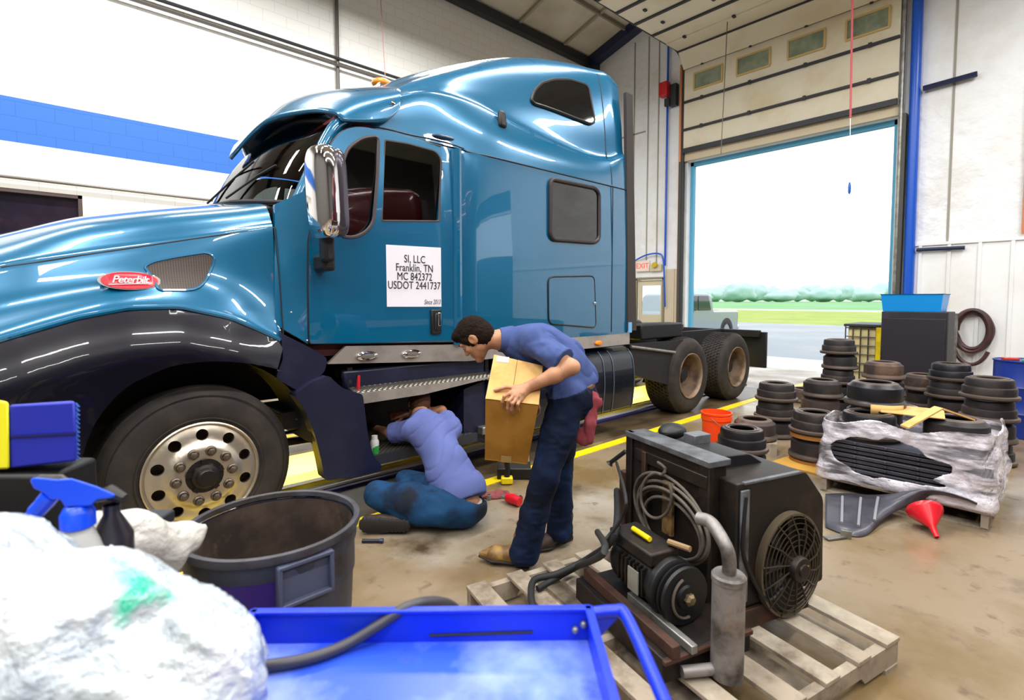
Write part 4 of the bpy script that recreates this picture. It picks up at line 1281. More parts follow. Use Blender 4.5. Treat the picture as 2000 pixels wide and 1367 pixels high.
for k in range(5):
    a = math.radians(72 * k + 20)
    b.box((WX + .088 * math.cos(a), FY - .064, WZ + .088 * math.sin(a)), (.03, .02, .03), rotm('Y', -a))
b.build('hub_cap', mat('greasy_hub', '#211C1B', .4, .3), tw)
# mirror copy of the front wheel on the far side
b = MB(); b.lathe([(.20, .24), (.29, .0), (.40, .015), (.5, 0), (.53, .05), (.53, .24), (.5, .29), (.29, .28)], 40, (0, 0, 0), 'Y')
v = np.concatenate(b.v); MB().raw(v + (WX, 2 * TC - FY - .0, WZ), b.f).build('front_wheel', M_TIRE, truck)
# rear wide-base wheels
for X_, Y_ in ((6.62, 3.56), (8.06, 3.56)):
    o = (X_, Y_, .525)
    tw = tyre(MB(), o, .53, .312, .43, True).build('drive_wheel', M_TIRE, truck, angle=30)
    b = MB(); b.lathe([(.319, -.02), (.319, .010), (.309, .014), (.295, .0), (.282, -.05), (.276, -.22), (.262, -.25), (.16, -.262), (.12, -.262)], 48, o, 'Y')
    rim = b.build('deep_rim', M_RIMRUST, tw)
    for k in range(10):
        a = math.radians(36 * k)
        MB().lathe([(.018, -.262), (.018, -.225), (.012, -.215), (.001, -.214)], 8, (X_ + .142 * math.cos(a), Y_, .525 + .142 * math.sin(a)), 'Y').build('lug_nut', m_lug, rim)
    b = MB(); b.lathe([(.125, -.27), (.118, -.20), (.10, -.12), (.085, -.10), (.001, -.09)], 24, o, 'Y'); b.build('axle_hub', M_FRAME, tw)
    b = MB(); b.lathe([(.25, .24), (.29, .0), (.40, .015), (.5, 0), (.53, .05), (.53, .38), (.5, .43), (.29, .42)], 40, (0, 0, 0), 'Y')
    MB().raw(np.concatenate(b.v) + (X_, 2 * TC - Y_, .525), b.f).build('drive_wheel', M_TIRE, truck)

# ---- side air vent, emblem on the hood
q = onh([(281, 521), (300, 511), (345, 502), (402, 493), (418, 500), (417, 516), (401, 551), (385, 564), (366, 567), (309, 567), (303, 551), (292, 534)])[:, [0, 2]]
q = rloop(q, .03)
def hsurf(off): return lambda x, z: hy(x, z) - off
def meshmat():
    m = mat('vent_mesh', '#33261F', .5)
    nt = m.node_tree
    tc = nt.nodes.new('ShaderNodeTexCoord'); mp = nt.nodes.new('ShaderNodeMapping'); mp.inputs['Scale'].default_value = (75, 1, 110)
    ch = nt.nodes.new('ShaderNodeTexVoronoi'); ch.inputs['Randomness'].default_value = 0; ch.inputs['Scale'].default_value = 1
    nt.links.new(tc.outputs['Object'], mp.inputs[0]); nt.links.new(mp.outputs[0], ch.inputs['Vector'])
    cr = nt.nodes.new('ShaderNodeMapRange'); cr.inputs['From Min'].default_value = .3; cr.inputs['From Max'].default_value = .45
    nt.links.new(ch.outputs['Distance'], cr.inputs[0])
    mx = nt.nodes.new('ShaderNodeMix'); mx.data_type = 'RGBA'; mx.inputs[6].default_value = lin('#0C0908'); mx.inputs[7].default_value = lin('#4A392F')
    nt.links.new(cr.outputs[0], mx.inputs[0]); nt.links.new(mx.outputs[2], nt.nodes['Principled BSDF'].inputs['Base Color'])
    return m
vn = panel(MB(), q, None, hsurf(.004), .02, .05).build('side_vent', meshmat(), hood, angle=60)
MB().tube([(x, hy(x, z) - .002, z) for x, z in q], .009, 6, closed=True).build('vent_frame', M_TEAL, hood)
ec = onh([(253, 548)])[0]
def oval(s, o_, d=0):
    a = np.linspace(0, 2 * math.pi, 41)[:-1]
    ca = np.stack([np.sign(np.cos(a)) * np.abs(np.cos(a)) ** .9, np.sin(a)], 1)
    return [(ec[0] + .148 * s * p[0] , ec[2] + .054 * s * p[1] + .02 * 0) for p in ca]
tilt_y = (hy(ec[0], ec[2] + .04) - hy(ec[0], ec[2] - .04)) / .08
eb = panel(MB(), oval(1.0, 0), None, lambda x, z: ec[1] - .026 + (z - ec[2]) * tilt_y, .02, .05).build('emblem', mat('chrome_rim', '#EDEDED', .15, .8), hood, angle=60)
panel(MB(), oval(.90, 0), None, lambda x, z: ec[1] - .030 + (z - ec[2]) * tilt_y, .01, .05).build('emblem_face', mat('emblem_red', '#C4122A', .3), eb, angle=60)
ty = unit((0, tilt_y, 1.0)); nn = np.cross((1, 0, 0), ty)
FE = np.stack([(1, 0, 0), ty, nn], 1)
text3('Peterbilt', 'lettering', eb, (ec[0], ec[1] - .033, ec[2] + .004), .070, FE, M_WHITE, .001, .32, .82, 'CENTER', .88)
b = MB(); b.tube([(ec[0] - .10 + .02 * k, ec[1] - .032 - .026 * tilt_y, ec[2] - .026 + .0012 * k) for k in range(11)], .0025, 6); b.build('underline', M_WHITE, eb)

# ---- mirror
mc = at(631, 376, Y=3.27)
def sup(c_, a_, e1=.35, e2=.5, nu=24, nv=16, rot=None):
    rows = []
    sg = lambda v, e: np.sign(v) * np.abs(v) ** e
    for j in range(nv + 1):
        t = -math.pi / 2 + math.pi * j / nv
        u = np.arange(nu) * 2 * math.pi / nu
        rows.append(np.stack([a_[0] * sg(np.cos(t), e1) * sg(np.cos(u), e2), a_[1] * sg(np.cos(t), e1) * sg(np.sin(u), e2), np.full(nu, a_[2] * sg(math.sin(t), e1))], 1))
    rows = np.array(rows)
    if rot is not None: rows = rows @ np.asarray(rot).T
    return rows + np.array(c_)
mrot = rotm('Z', math.radians(14)) @ rotm('Y', math.radians(-3))
b = MB().grid(sup(mc, (.075, .132, .295), .5, .75, rot=mrot), close=True)
mir = b.build('wing_mirror', M_CHROME, truck, angle=180)
b = MB().grid(sup(mc + np.array([.06, 0, 0]), (.05, .122, .28), .4, .5, rot=mrot), close=True); b.build('mirror_glass', mat('mirror_back', '#56525C', .2, .6), mir, angle=60)
b = MB(); p = at(634, 462, Y=3.30)
b.box((p[0] + .03, 3.34, p[2] - .06), (.07, .12, .2)); b.box(((p[0] + .06), 3.46, p[2] - .16), (.09, .18, .11)); b.build('mirror_bracket', M_BLACK, mir, bevel=.02)
# ------------------------------------------------------------------ people
M_SKIN = mat('skin', '#C08A6C', 0.5, var=('#A86E52', 9, .45, .7))
M_SKIN2 = mat('grimy_skin', '#B98664', 0.5, var=[('#9A6A4E', 9, .45, .7), ('#6B4A38', 20, .60, .72)])
M_HAIR = mat('dark_brown_hair', '#1C120C', 0.85, spec=.15, bump=(90, .6, .006))
M_HAIR2 = mat('brown_hair', '#4A3122', 0.85, spec=.15, bump=(90, .6, .006))
def cloth(name, c, c2, sc=5, b=(40, .25, .004)):
    return mat(name, c, .85, var=(c2, sc, .48, .72), bump=b, spec=.2)
M_SHIRT = cloth('slate_blue_work_shirt', '#46568A', '#364672')
M_SHIRT2 = cloth('lilac_blue_tee', '#5E69A2', '#525C92', 3)
M_JEAN = mat('navy_jeans', '#0D1B36', .85, var=[('#080C18', 5, .45, .65), ('#1A3C70', 3, .52, .75)], bump=(60, .25, .003), spec=.2)
M_JEAN2 = mat('stained_blue_jeans', '#184066', .85, var=[('#122540', 6, .45, .65), ('#1E2430', 4.0, .52, .66)], bump=(60, .25, .003), spec=.2)
M_BOOT = mat('tan_leather_boot', '#7A5A30', .5, var=[('#A98748', 8, .5, .65), ('#3E2C1C', 6, .52, .7)])
M_BOOT2 = mat('dark_leather_boot', '#3B2A22', .6, var=('#241A16', 8, .45, .65))
M_SOLE = mat('boot_sole', '#1C1714', .7)
RR, UU, FF = _R, np.array([0, 0, 1.0]), unit(np.array([_F[0], _F[1], 0]))

def pt(px, py, D): return at(px, py, D=D)

def folds(amp, scale, seed, stretch=(1, 1, 1)):
    st_ = np.array(stretch)
    return lambda P, d: d + amp * vnoise(P * st_, scale, seed) + amp * .5 * vnoise(P * st_, scale * 2.1, seed + 3)

def head_frame(f, u):
    f = unit(f); u = unit(u - f * (np.asarray(u) @ f)); s = np.cross(u, f)
    return np.stack([f, s, u], 1)          # local x forward, y to the person's left, z up
def add_head(bl, c, Rm):
    L = lambda x, y, z: c + Rm @ np.array([x, y, z])
    bl.ell(L(-.012, 0, .028), (.098, .078, .098), Rm, .02)
    bl.ell(L(.035, 0, -.035), (.060, .058, .075), Rm, .03)
    bl.limb(L(.01, .045, -.06), L(.075, .012, -.098), .022, .018, .03); bl.limb(L(.01, -.045, -.06), L(.075, -.012, -.098), .022, .018, .03)
    bl.ell(L(.082, 0, -.098), (.020, .022, .018), Rm, .02)
    bl.limb(L(.086, 0, .022), L(.112, 0, -.022), .010, .013, .012)
    bl.ell(L(.100, .012, -.026), (.010, .009, .008), Rm, .008); bl.ell(L(.100, -.012, -.026), (.010, .009, .008), Rm, .008)
    bl.limb(L(.080, .045, .034), L(.089, .012, .036), .010, .010, .015); bl.limb(L(.080, -.045, .034), L(.089, -.012, .036), .010, .010, .015)
    bl.ell(L(.060, .048, -.018), (.022, .018, .018), Rm, .02); bl.ell(L(.060, -.048, -.018), (.022, .018, .018), Rm, .02)
    for s_ in (-1, 1):
        bl.dig(L(.094, .031 * s_, .014), (.012, .016, .010), Rm, .008)
        bl.ell(L(-.012, .080 * s_, .0), (.028, .011, .034), Rm, .006); bl.dig(L(-.004, .090 * s_, .004), (.014, .007, .020), Rm, .004)
    bl.limb(L(.092, -.018, -.054), L(.092, .018, -.054), .008, .008, .008); bl.limb(L(.090, -.016, -.066), L(.090, .016, -.066), .009, .009, .008)
    bl.dig(L(.104, 0, -.060), (.010, .02, .003), Rm, .003)
    return L
def add_eyes(L, parent):
    for s_ in (-1, 1):
        e = MB().ball(L(.082, .031 * s_, .013), .012, 12, 8).build('eye', mat('eye_white', '#A89C92', .3), parent, angle=180)
        MB().ball(L(.0905, .031 * s_, .010), .006, 10, 6).build('iris', mat('iris', '#2A1A10', .2), e, angle=180)
    for s_ in (-1, 1):
        MB().tube([L(.086, .050 * s_, .036), L(.094, .032 * s_, .044), L(.096, .012 * s_, .038)], [.003, .005, .004], 6).build('eyebrow', M_HAIR, parent)
def hair(c, Rm, m, parent, line=.035, seed=1):
    L = lambda x, y, z: c + Rm @ np.array([x, y, z])
    h = Blob()
    h.ell(L(-.016, 0, .032), (.108, .088, .108), Rm, .02)
    h.ell(L(-.05, 0, -.02), (.070, .074, .075), Rm, .03)
    h.ell(L(.055, 0, .095), (.05, .062, .035), Rm, .03)
    h.limb(L(.022, .076, .03), L(.020, .074, -.012), .012, .008, .01); h.limb(L(.022, -.076, .03), L(.020, -.074, -.012), .012, .008, .01)
    h.dig(L(.115, 0, -.02), (.085, .10, .086), Rm, .012)
    for s_ in (-1, 1): h.dig(L(-.010, .086 * s_, -.006), (.030, .028, .034), Rm, .008)
    h.fn = lambda P, d: d + .0025 * vnoise(P * (1, 1, 1), 45, seed) + .003 * vnoise(P, 140, seed + 1)
    h.cut(L(0, 0, -.075), Rm @ np.array([.2, 0, -1]))
    return h.build('hair', m, parent, .0045)
def finger(bl, pts, r, k=.006):
    bl.chain(pts, [r, r * .98, r * .9, r * .8][:len(pts)], k)

# ---- the standing man bending over with the box
BD, BC, BA, BB_ = pt(948, 780, 2.80), pt(1052, 792, 2.80), pt(965, 694, 3.0), pt(1060, 716, 2.97)
BG, BE = pt(947, 898, 3.02), pt(1030, 907, 3.0)
man = None
body = Blob()
pel = pt(1118, 748, 3.13)
chest = pt(1042, 680, 3.14); neckb = pt(990, 664, 3.12)
HC = pt(929, 661, 3.10)
hf = unit(-.62 * RR - .74 * UU + .22 * FF); hu = unit(-.78 * RR + .60 * UU + .12 * FF)
HR = head_frame(hf, hu)
LH = add_head(body, HC, HR)
body.limb(LH(-.035, 0, -.045), neckb, .056, .062, .03)
body.chain([neckb, chest, pt(1092, 712, 3.1), pel], [.06, .115, .12, .12], .05)
shL, elL, wrL = pt(1046, 672, 2.97), pt(1117, 717, 2.82), pt(1029, 757, 2.84)
shR, elR, wrR = pt(1030, 690, 3.32), pt(1042, 800, 3.32), pt(1012, 850, 3.30)
mid = (elL + wrL) / 2
body.limb(shL, elL, .052, .042, .03); body.limb(elL, elL * .62 + wrL * .38, .042, .044, .02); body.limb(elL * .62 + wrL * .38, wrL, .044, .028, .02, None)
body.chain([shR, elR, wrR], [.05, .042, .028], .02)
# left hand over the box edge
mc4 = [pt(997, 767, 2.805), pt(1004, 772, 2.795), pt(1011, 776, 2.79), pt(1017, 780, 2.79)]
pip = [pt(985, 774, 2.765), pt(993, 783, 2.758), pt(1001, 788, 2.757), pt(1011, 790, 2.762)]
dip = [pt(981, 785, 2.772), pt(992, 797, 2.775), pt(1000, 800, 2.777), pt(1011, 797, 2.782)]
tip = [pt(982, 794, 2.795), pt(995, 806, 2.80), pt(1002, 807, 2.80), pt(1013, 802, 2.80)]
for a_ in mc4: body.limb(wrL, a_, .021, .0135, .016)
body.limb(pt(1015, 768, 2.815), pt(1004, 772, 2.805), .022, .020, .02)
for i, r in enumerate((.0098, .0103, .0098, .0088)): finger(body, [mc4[i], pip[i], dip[i], tip[i]], r)
body.limb(wrL, pt(1006, 757, 2.825), .020, .017, .015); finger(body, [pt(1006, 757, 2.825), pt(989, 756, 2.822), pt(967, 762, 2.822)], .0112)
# right hand under the far bottom edge of the box
rh = pt(988, 865, 3.27)
body.limb(wrR, rh, .027, .026, .02)
for i in range(4):
    q0 = rh + RR * (-.03 + .012 * i) + FF * (.0)
    finger(body, [q0, q0 - RR * (.035 + .004 * i) - FF * .03 + UU * -.004, q0 - RR * (.06 + .004 * (2 - abs(i - 1.5))) - FF * .06 + UU * .0], .0092)
finger(body, [rh, rh + UU * .03 - RR * .03, rh + UU * .055 - RR * .05], .0105)
hipL, knL, anL = pt(1110, 772, 3.02), pt(1066, 925, 2.94), pt(1027, 1062, 3.0)
hipR, knR, anR = pt(1106, 765, 3.20), pt(1094, 915, 3.32), pt(1092, 1030, 3.30)
body.chain([hipL, knL, anL], [.085, .058, .042], .03); body.chain([hipR, knR, anR], [.085, .058, .042], .03)
man = body.build('person', M_SKIN2, None, .0048)
tag(man, 'person in blue work shirt and dark jeans bending forward while holding a cardboard box', 'person')
add_eyes(LH, man)
hair(HC, HR, M_HAIR, man)
# shirt
sh = Blob()
sh.chain([pt(994, 664, 3.13), chest, pt(1090, 706, 3.14), pt(1122, 742, 3.13)], [.078, .138, .152, .150], .07, None)
sh.limb(pt(1040, 664, 3.0), pt(1030, 676, 3.28), .09, .09, .06)
sh.ell(pt(1075, 660, 3.14), (.14, .15, .06), np.stack([unit(RR - .45 * UU), FF, unit(UU + .45 * RR)], 1), .05)
slv = Blob(); sd = unit(elL - shL)
slv.limb(shL - sd * .02, shL + sd * .23, .074, .084, .02); slv.cut(shL + sd * .215, sd)
slv.fn = folds(.006, 22, 4)
slr = Blob(); sr = unit(elR - shR); slr.limb(shR, shR + sr * .22, .074, .082, .02); slr.cut(shR + sr * .2, sr)
f00 = lambda P, d: d + .010 * vnoise(P * (1, 1, .6), 13, 9) + .014 * (1 - np.abs(vnoise(P @ np.stack([unit(RR + UU), unit(RR - UU) * .3, FF * .6], 1), 17, 19))) ** 4
tr_ = Blob(); tr_.limb(hipL, hipR, .098, .098, .03); tr_.limb(hipL, pt(1096, 850, 2.98), .092, .07, .03); tr_.chain([neckb + (chest - neckb) * .45, chest, pt(1092, 712, 3.1), pel], [.09, .115, .12, .12], .05)
f0 = lambda P, d: smin(f00(P, d), tr_.ev(P) - .014, .02)
hem = pt(1105, 764, 3.1); hd_ = unit(RR * .29 - UU * .96)
cutp = Blob()
sh.fn = lambda P, d: smin(smin(f0(P, d), slv.ev(P), .022), slr.ev(P), .02)
sh.cut(hem, hd_)
shirt = sh.build('work_shirt', M_SHIRT, man, .007)
cl = Blob(); nd = unit(neckb - LH(-.035, 0, -.045))
cl.limb(neckb - nd * .045, neckb + nd * .02, .073, .088, .01); cl.cut(neckb - nd * .05, -nd)
cl.fn = lambda P, d: np.maximum(d, -(np.linalg.norm(np.cross(P - neckb, nd), axis=1) - .064))
cl.build('collar', M_SHIRT, shirt, .005)
bt = Blob(); bt.chain([pt(1118, 748, 3.10), pt(1116, 770, 3.10)], [.136, .136], .02); bt.cut(hem + hd_ * .02, hd_); bt.cut(hem - hd_ * .012, -hd_)
bt.build('belt', mat('brown_belt', '#6A4B30', .5), man, .007)
# jeans
jn = Blob()
jn.limb(pt(1110, 762, 3.04), pt(1106, 760, 3.18), .128, .128, .05)
jn.ell(pt(1122, 782, 3.12), (.15, .16, .12), None, .05)
jn.chain([hipL, pt(1090, 850, 2.98), knL, pt(1045, 1000, 2.97), pt(1024, 1080, 3.0)], [.112, .100, .082, .080, .092], .03)
jn.chain([hipR, pt(1100, 840, 3.26), knR, pt(1095, 985, 3.31), pt(1092, 1038, 3.30)], [.108, .096, .080, .078, .088], .03)
lg = Blob(); lg.chain([pel, hipL, knL, anL], [.12, .085, .058, .042], .03); lg.chain([pel, hipR, knR], [.12, .085, .058], .03)
jnf = lambda P, d: d + .007 * vnoise(P * (1, 1, .7), 14, 21) + .008 * np.abs(vnoise(P * (1, 1, 2.0), 15, 23))
jn.fn = lambda P, d: smin(jnf(P, d), lg.ev(P) - .012, .02)
jn.cut(hem - hd_ * .005, -hd_)
jn.cut((0, 0, .055), (0, 0, -1))
jeans = jn.build('jeans', M_JEAN, man, .007)
def boot(toe, heel, name, m, parent, lift=.0):
    d = unit((toe - heel) * (1, 1, 0)); ln = np.linalg.norm((toe - heel)[:2])
    b_ = Blob(); z = np.array([0, 0, 1.0])
    P = lambda t, h: heel * (1, 1, 0) + d * ln * t + z * (h + lift * t)
    b_.chain([P(.10, .055), P(.38, .058), P(.68, .045), P(.97, .032)], [.043, .044, .046, .018], .025)
    b_.limb(P(.16, .06), P(.14, .17), .046, .055, .03)
    b_.cut((0, 0, .016 if not lift else .012), (0, 0, -1))
    o = b_.build(name, m, parent, .006)
    s_ = Blob(); fl = (z, 3.2)
    s_.chain([P(.36, .02), P(.70, .018), P(.97, .018)], [.046, .050, .022], .02, fl)
    s_.cut((0, 0, .001), (0, 0, -1))
    s_.build('sole', M_SOLE, o, .005)
    q = P(.13, .016)
    MB().box((q[0], q[1], .020), (.085, .075, .036), rotm('Z', math.atan2(d[1], d[0]))).build('heel', M_SOLE, o, bevel=.008)
    return o
boot(at(938, 1088, Z=.03), at(1034, 1106, Z=0), 'boot', M_BOOT, man, .02)
boot(at(1045, 1072, Z=.03), at(1112, 1052, Z=0), 'boot', M_BOOT2, man)
# shop rag in the back pocket
rg_ = Blob()
r0, r1, r2, r3 = pt(1158, 773, 3.02), pt(1164, 790, 3.0), pt(1152, 826, 3.0), pt(1136, 856, 3.02)
rg_.chain([r0, r1, r2, r3], [.022, .034, .036, .045], .03, (unit(FF + .4 * RR), 2.4))
rg_.limb(r2, r3 + RR * .03 + UU * .01, .03, .03, .03)
rg_.fn = folds(.016, 26, 5, (1, 1, .45))
tag(rg_.build('shop_rag', cloth('red_shop_rag', '#8E4148', '#7A3038', 9), None, .006), 'faded red shop rag hanging from back pocket of the dark jeans', 'rag')

# ---- cardboard box in his arms
M_CARD = mat('cardboard', '#B8863C', .75, var=('#9C6C2A', 3.2, .45, .65), spec=.2)
M_CARD2 = mat('cardboard_light', '#D9AD6E', .75, var=('#C39453', 5, .5, .7), spec=.2)
gv = BG - BD
corner = [BD, BC, BG, BE, BA, BB_, BA + gv * .96, BB_ + (BE - BC) * .96]
bx = thing('cardboard_box', 'tan cardboard box held under the arm of the bending person', 'box', tuple(np.mean(corner, 0) - (0, 0, .2)))
def face(b_, q, th, inn):
    q = np.array(q, float); n_ = unit(np.cross(q[1] - q[0], q[3] - q[0]))
    if n_ @ inn < 0: n_ = -n_
    b_.hexa([q[0], q[1], q[3], q[2], q[0] + n_ * th, q[1] + n_ * th, q[3] + n_ * th, q[2] + n_ * th])
cc = np.mean(corner, 0)
b = MB()
D_, C_, G_, E_, A_, B2, A2, B3 = corner
for q in ((D_, C_, E_, G_), (D_, A_, A2, G_), (C_, B2, B3, E_), (A_, B2, B3, A2), (G_, E_, B3, A2)): face(b, q, .006, cc - np.mean(q, 0))
bxs = b.build('carton', M_CARD, bx, smooth=False)
nt_ = unit(np.cross(C_ - D_, A_ - D_)); nt_ = nt_ if nt_ @ (np.mean([D_, C_, A_, B2], 0) - cc) > 0 else -nt_
mD, mA = (D_ * .52 + C_ * .48), (A_ * .52 + B2 * .48)
for q in ((D_, mD - (C_ - D_) * .004, mA - (C_ - D_) * .004, A_), (mD + (C_ - D_) * .004, C_, B2, mA + (C_ - D_) * .004)):
    b = MB(); face(b, np.array(q) + nt_ * .004, .005, nt_); b.build('flap', M_CARD2, bx, smooth=False)
u_, v_ = unit(C_ - D_), unit(A_ - D_)
lb = A_ + u_ * .02 - v_ * .05 + nt_ * .011
b = MB(); face(b, [lb, lb + u_ * .07, lb + u_ * .07 + v_ * .04, lb + v_ * .04], .001, nt_); b.build('shipping_label', mat('label_paper', '#F1ECE4', .6), bx, smooth=False)
nf = unit(np.cross(C_ - D_, G_ - D_)); nf = nf if nf @ (np.mean([D_, C_, G_], 0) - cc) > 0 else -nf
b = MB(); tp0 = (G_ + E_) / 2; dn = unit(D_ - G_)
face(b, [tp0 - u_ * .03 + nf * .0015, tp0 + u_ * .03 + nf * .0015, tp0 + u_ * .03 + dn * .05 + nf * .0015, tp0 - u_ * .03 + dn * .05 + nf * .0015], .001, nf); b.build('packing_tape', mat('clear_tape', '#B59A62', .2), bx, smooth=False)
sp_ = pt(1012, 815, 2.86)
b = MB(); k0 = D_ + (C_ - D_) * .66 + (G_ - D_) * .30 + nf * .002
for i in range(3): b.tube([k0 + u_ * .012 * i, k0 + u_ * (.012 * i + .008) + dn * .014], .002, 5)
b.build('ink_mark', mat('ink_mark', '#4A3A28', .6), bx)

# ---- the kneeling man with his head in the tool box
kb = Blob()
kp_ = pt(902, 985, 3.60)
kc = pt(845, 850, 3.98); kn = pt(824, 815, 4.10)
KH = pt(818, 792, 4.22)
kf = unit(.75 * FF - .55 * UU - .35 * RR); ku = unit(.6 * FF + .8 * UU)
KR = head_frame(kf, ku)
LK = add_head(kb, KH, KR)
kb.limb(LK(-.03, 0, -.05), kn, .054, .06, .03)
kb.chain([kn, kc, pt(878, 915, 3.78), kp_], [.07, .12, .115, .13], .06)
s1, e1, w1 = pt(806, 838, 4.02), pt(764, 846, 4.06), pt(738, 838, 4.25)
s2, e2, w2_ = pt(880, 835, 4.08), pt(862, 802, 4.36), pt(790, 808, 4.30)
kb.chain([s1, e1, w1], [.055, .044, .028], .02); kb.chain([s2, e2, w2_], [.055, .042, .028], .02)
for wv, dv in ((w1, unit(w1 - e1)), (w2_, unit(w2_ - e2 - UU * .03))):
    up_ = unit(np.cross(dv, FF)); 
    kb.limb(wv, wv + dv * .07, .027, .030, .02, (FF, 1.6))
    for i in range(4):
        q0 = wv + dv * .08 + up_ * (.026 - .0175 * i)
        finger(kb, [q0, q0 + dv * .035 + FF * .01, q0 + dv * (.06 - .004 * abs(i - 1.5)) + FF * .03], .0092)
    finger(kb, [wv + dv * .02 + up_ * .03, wv + dv * .05 + up_ * .05, wv + dv * .075 + up_ * .052], .0105)
h1, k1, a1 = pt(872, 992, 3.52), pt(738, 966, 3.60), pt(858, 1006, 3.44)
h2, k2, a2_ = pt(885, 965, 3.66), pt(796, 940, 3.86), pt(775, 1022, 3.52)
kb.chain([h1, k1, a1], [.08, .06, .04], .03); kb.chain([h2, k2, a2_], [.08, .06, .04], .03)
kman = kb.build('person', M_SKIN, None, .0055)
tag(kman, 'person in lilac tee and stained jeans kneeling with head inside the truck step', 'person')
add_eyes(LK, kman)
hair(KH, KR, M_HAIR2, kman, seed=8)
ts = Blob()
ts.chain([pt(826, 822, 4.07), kc, pt(876, 912, 3.78), pt(898, 968, 3.62)], [.10, .150, .148, .165], .07)
ts.limb(pt(812, 838, 4.02), pt(878, 838, 4.08), .10, .10, .06)
ts.limb(pt(872, 930, 3.72), pt(912, 955, 3.64), .135, .14, .06)
sv = Blob(); sd = unit(e1 - s1); sv.limb(s1, s1 + sd * .24, .082, .078, .02); sv.cut(s1 + sd * .19, sd); sv.fn = folds(.006, 20, 14)
sv2 = Blob(); sd2 = unit(e2 - s2); sv2.limb(s2, s2 + sd2 * .2, .08, .08, .02); sv2.cut(s2 + sd2 * .16, sd2)
ax_ = unit(RR * .55 - UU * .5)
def teefold(P, d):
    q = P @ ax_ * 38 + vnoise(P, 5, 30) * 2.6
    return d + .009 * (1 - np.abs(np.sin(q * .8))) ** 4 * np.clip(vnoise(P, 4, 31) * 3 + .8, 0, 1) + .008 * vnoise(P, 9, 33)
ts.fn = lambda P, d: smin(smin(teefold(P, d), sv.ev(P), .03), sv2.ev(P), .03)
hdir = unit(pt(905, 1000, 3.55) - pt(870, 905, 3.75))
ts.cut(pt(893, 986, 3.58), unit(hdir + RR * .12 - UU * .35))
ts.build('tee_shirt', M_SHIRT2, kman, .008)
kj = Blob()
kj.ell(pt(902, 990, 3.58), (.175, .175, .135), None, .06)
kj.chain([h1, pt(800, 975, 3.54), k1], [.125, .112, .088], .04)
kj.chain([k1, pt(790, 1002, 3.54), a1], [.085, .08, .07], .03)
kj.chain([h2, k2, a2_], [.11, .085, .06], .03)
kj.fn = folds(.008, 11, 41)
kj.cut((0, 0, .004), (0, 0, -1))
kj.dig(pt(918, 968, 3.60), (.13, .14, .055), None, .02)
kjo = kj.build('jeans', M_JEAN2, kman, .008)
wb_ = Blob(); wb_.ell(pt(906, 987, 3.60), (.15, .15, .055), None, .02)
wb_.build('waistband', mat('grey_waistband', '#C9C6BE', .8), kman, .007)
def sideboot(c, d, parent):
    """boot lying on its side, sole to the viewer"""
    b_ = Blob(); n_ = -FF
    P = lambda t, o: c + d * t + FF * o
    b_.chain([P(-.13, .05), P(-.04, .055), P(.06, .05), P(.14, .045)], [.045, .047, .05, .03], .02)
    b_.limb(P(.11, .06), P(.13, .17) + UU * .03, .05, .05, .03)
    b_.cut((0, 0, .003), (0, 0, -1)); b_.cut(c + FF * .012, -FF)
    o = b_.build('boot', M_BOOT2, parent, .006)
    s_ = Blob(); s_.chain([P(-.12, .0), P(-.02, .0), P(.13, .0)], [.056, .048, .045], .02, (FF, 3.0))
    s_.cut((0, 0, .003), (0, 0, -1))
    s_.fn = lambda Q, dd: dd + .005 * np.clip(np.sin((Q - c) @ d * 230), -.5, .5) * (np.abs((Q - c) @ d + .0) > .02)
    s_.build('sole', M_SOLE, o, .004)
sideboot(at(752, 1026, D=3.44), unit(RR + UU * -.03), kman)
# ------------------------------------------------------------------ things on the shop floor
def frame2(o, deg):
    a = math.radians(deg)
    e1, e2 = np.array([math.cos(a), math.sin(a), 0]), np.array([-math.sin(a), math.cos(a), 0])
    return (lambda u, v, z: np.array(o) + e1 * u + e2 * v + np.array([0, 0, z])), rotm('Z', a), e1, e2
def hit_plane(px, py, o, n):
    r = _F + (px - PCX) / FOC * _R + (PCY - py) / FOC * _U
    t = ((np.asarray(o) - _C) @ n) / (r @ n)
    return _C + t * r

# ---- waste drum
M_CAN = mat('grey_rubbish_bin', '#3A4054', .5, var=[('#262A3A', 4, .42, .62), ('#18131A', 7, .54, .68)])
M_CANIN = mat('dirty_bin_inside', '#4A3C32', .6, var=[('#2A211C', 5, .4, .6), ('#7A6248', 3, .58, .72)])
cc_ = at(534, 1014, D=1.78); ZR = cc_[2]
can = thing('waste_bin', 'round grey rubbish bin with dirty inside beside the front tyre', 'bin', (cc_[0], cc_[1], 0))
o = (cc_[0], cc_[1], 0)
MB().lathe([(.0, 0), (.215, 0), (.232, .02), (.262, ZR - .20), (.268, ZR - .19), (.268, ZR - .09), (.275, ZR - .08), (.278, ZR - .03)], 56, o, capb=False).build('shell', M_CAN, can)
MB().lathe([(.0, .02), (.214, .022), (.254, ZR - .2), (.262, ZR - .03)], 56, o).build('liner', M_CANIN, can)
MB().lathe([(.266, ZR - .02), (.269, ZR - .004), (.276, ZR), (.287, ZR - .003), (.290, ZR - .018), (.287, ZR - .028), (.278, ZR - .028)], 56, o).build('rim', mat('bin_rim', '#3C3C44', .5, var=('#241E1C', 6, .45, .65)), can)
def cyl_patch(b_, r, a0, a1, z0, z1, n=10):
    return b_.grid([[(o[0] + r * math.cos(a), o[1] + r * math.sin(a), z) for a in np.linspace(a0, a1, n)] for z in (z0, z1)])
view = math.atan2(-cc_[1], -cc_[0])
b = MB(); cyl_patch(b, .2705, view - .62, view + .02, ZR - .185, ZR - .06); cyl_patch(b, .246, view - .6, view + .5, ZR - .52, ZR - .205); b.build('purple_stain', mat('purple_paint', '#2E1468', .4, var=('#3A3040', 9, .5, .62)), can)
ha = view + .32
hm_ = rotm('Z', ha)
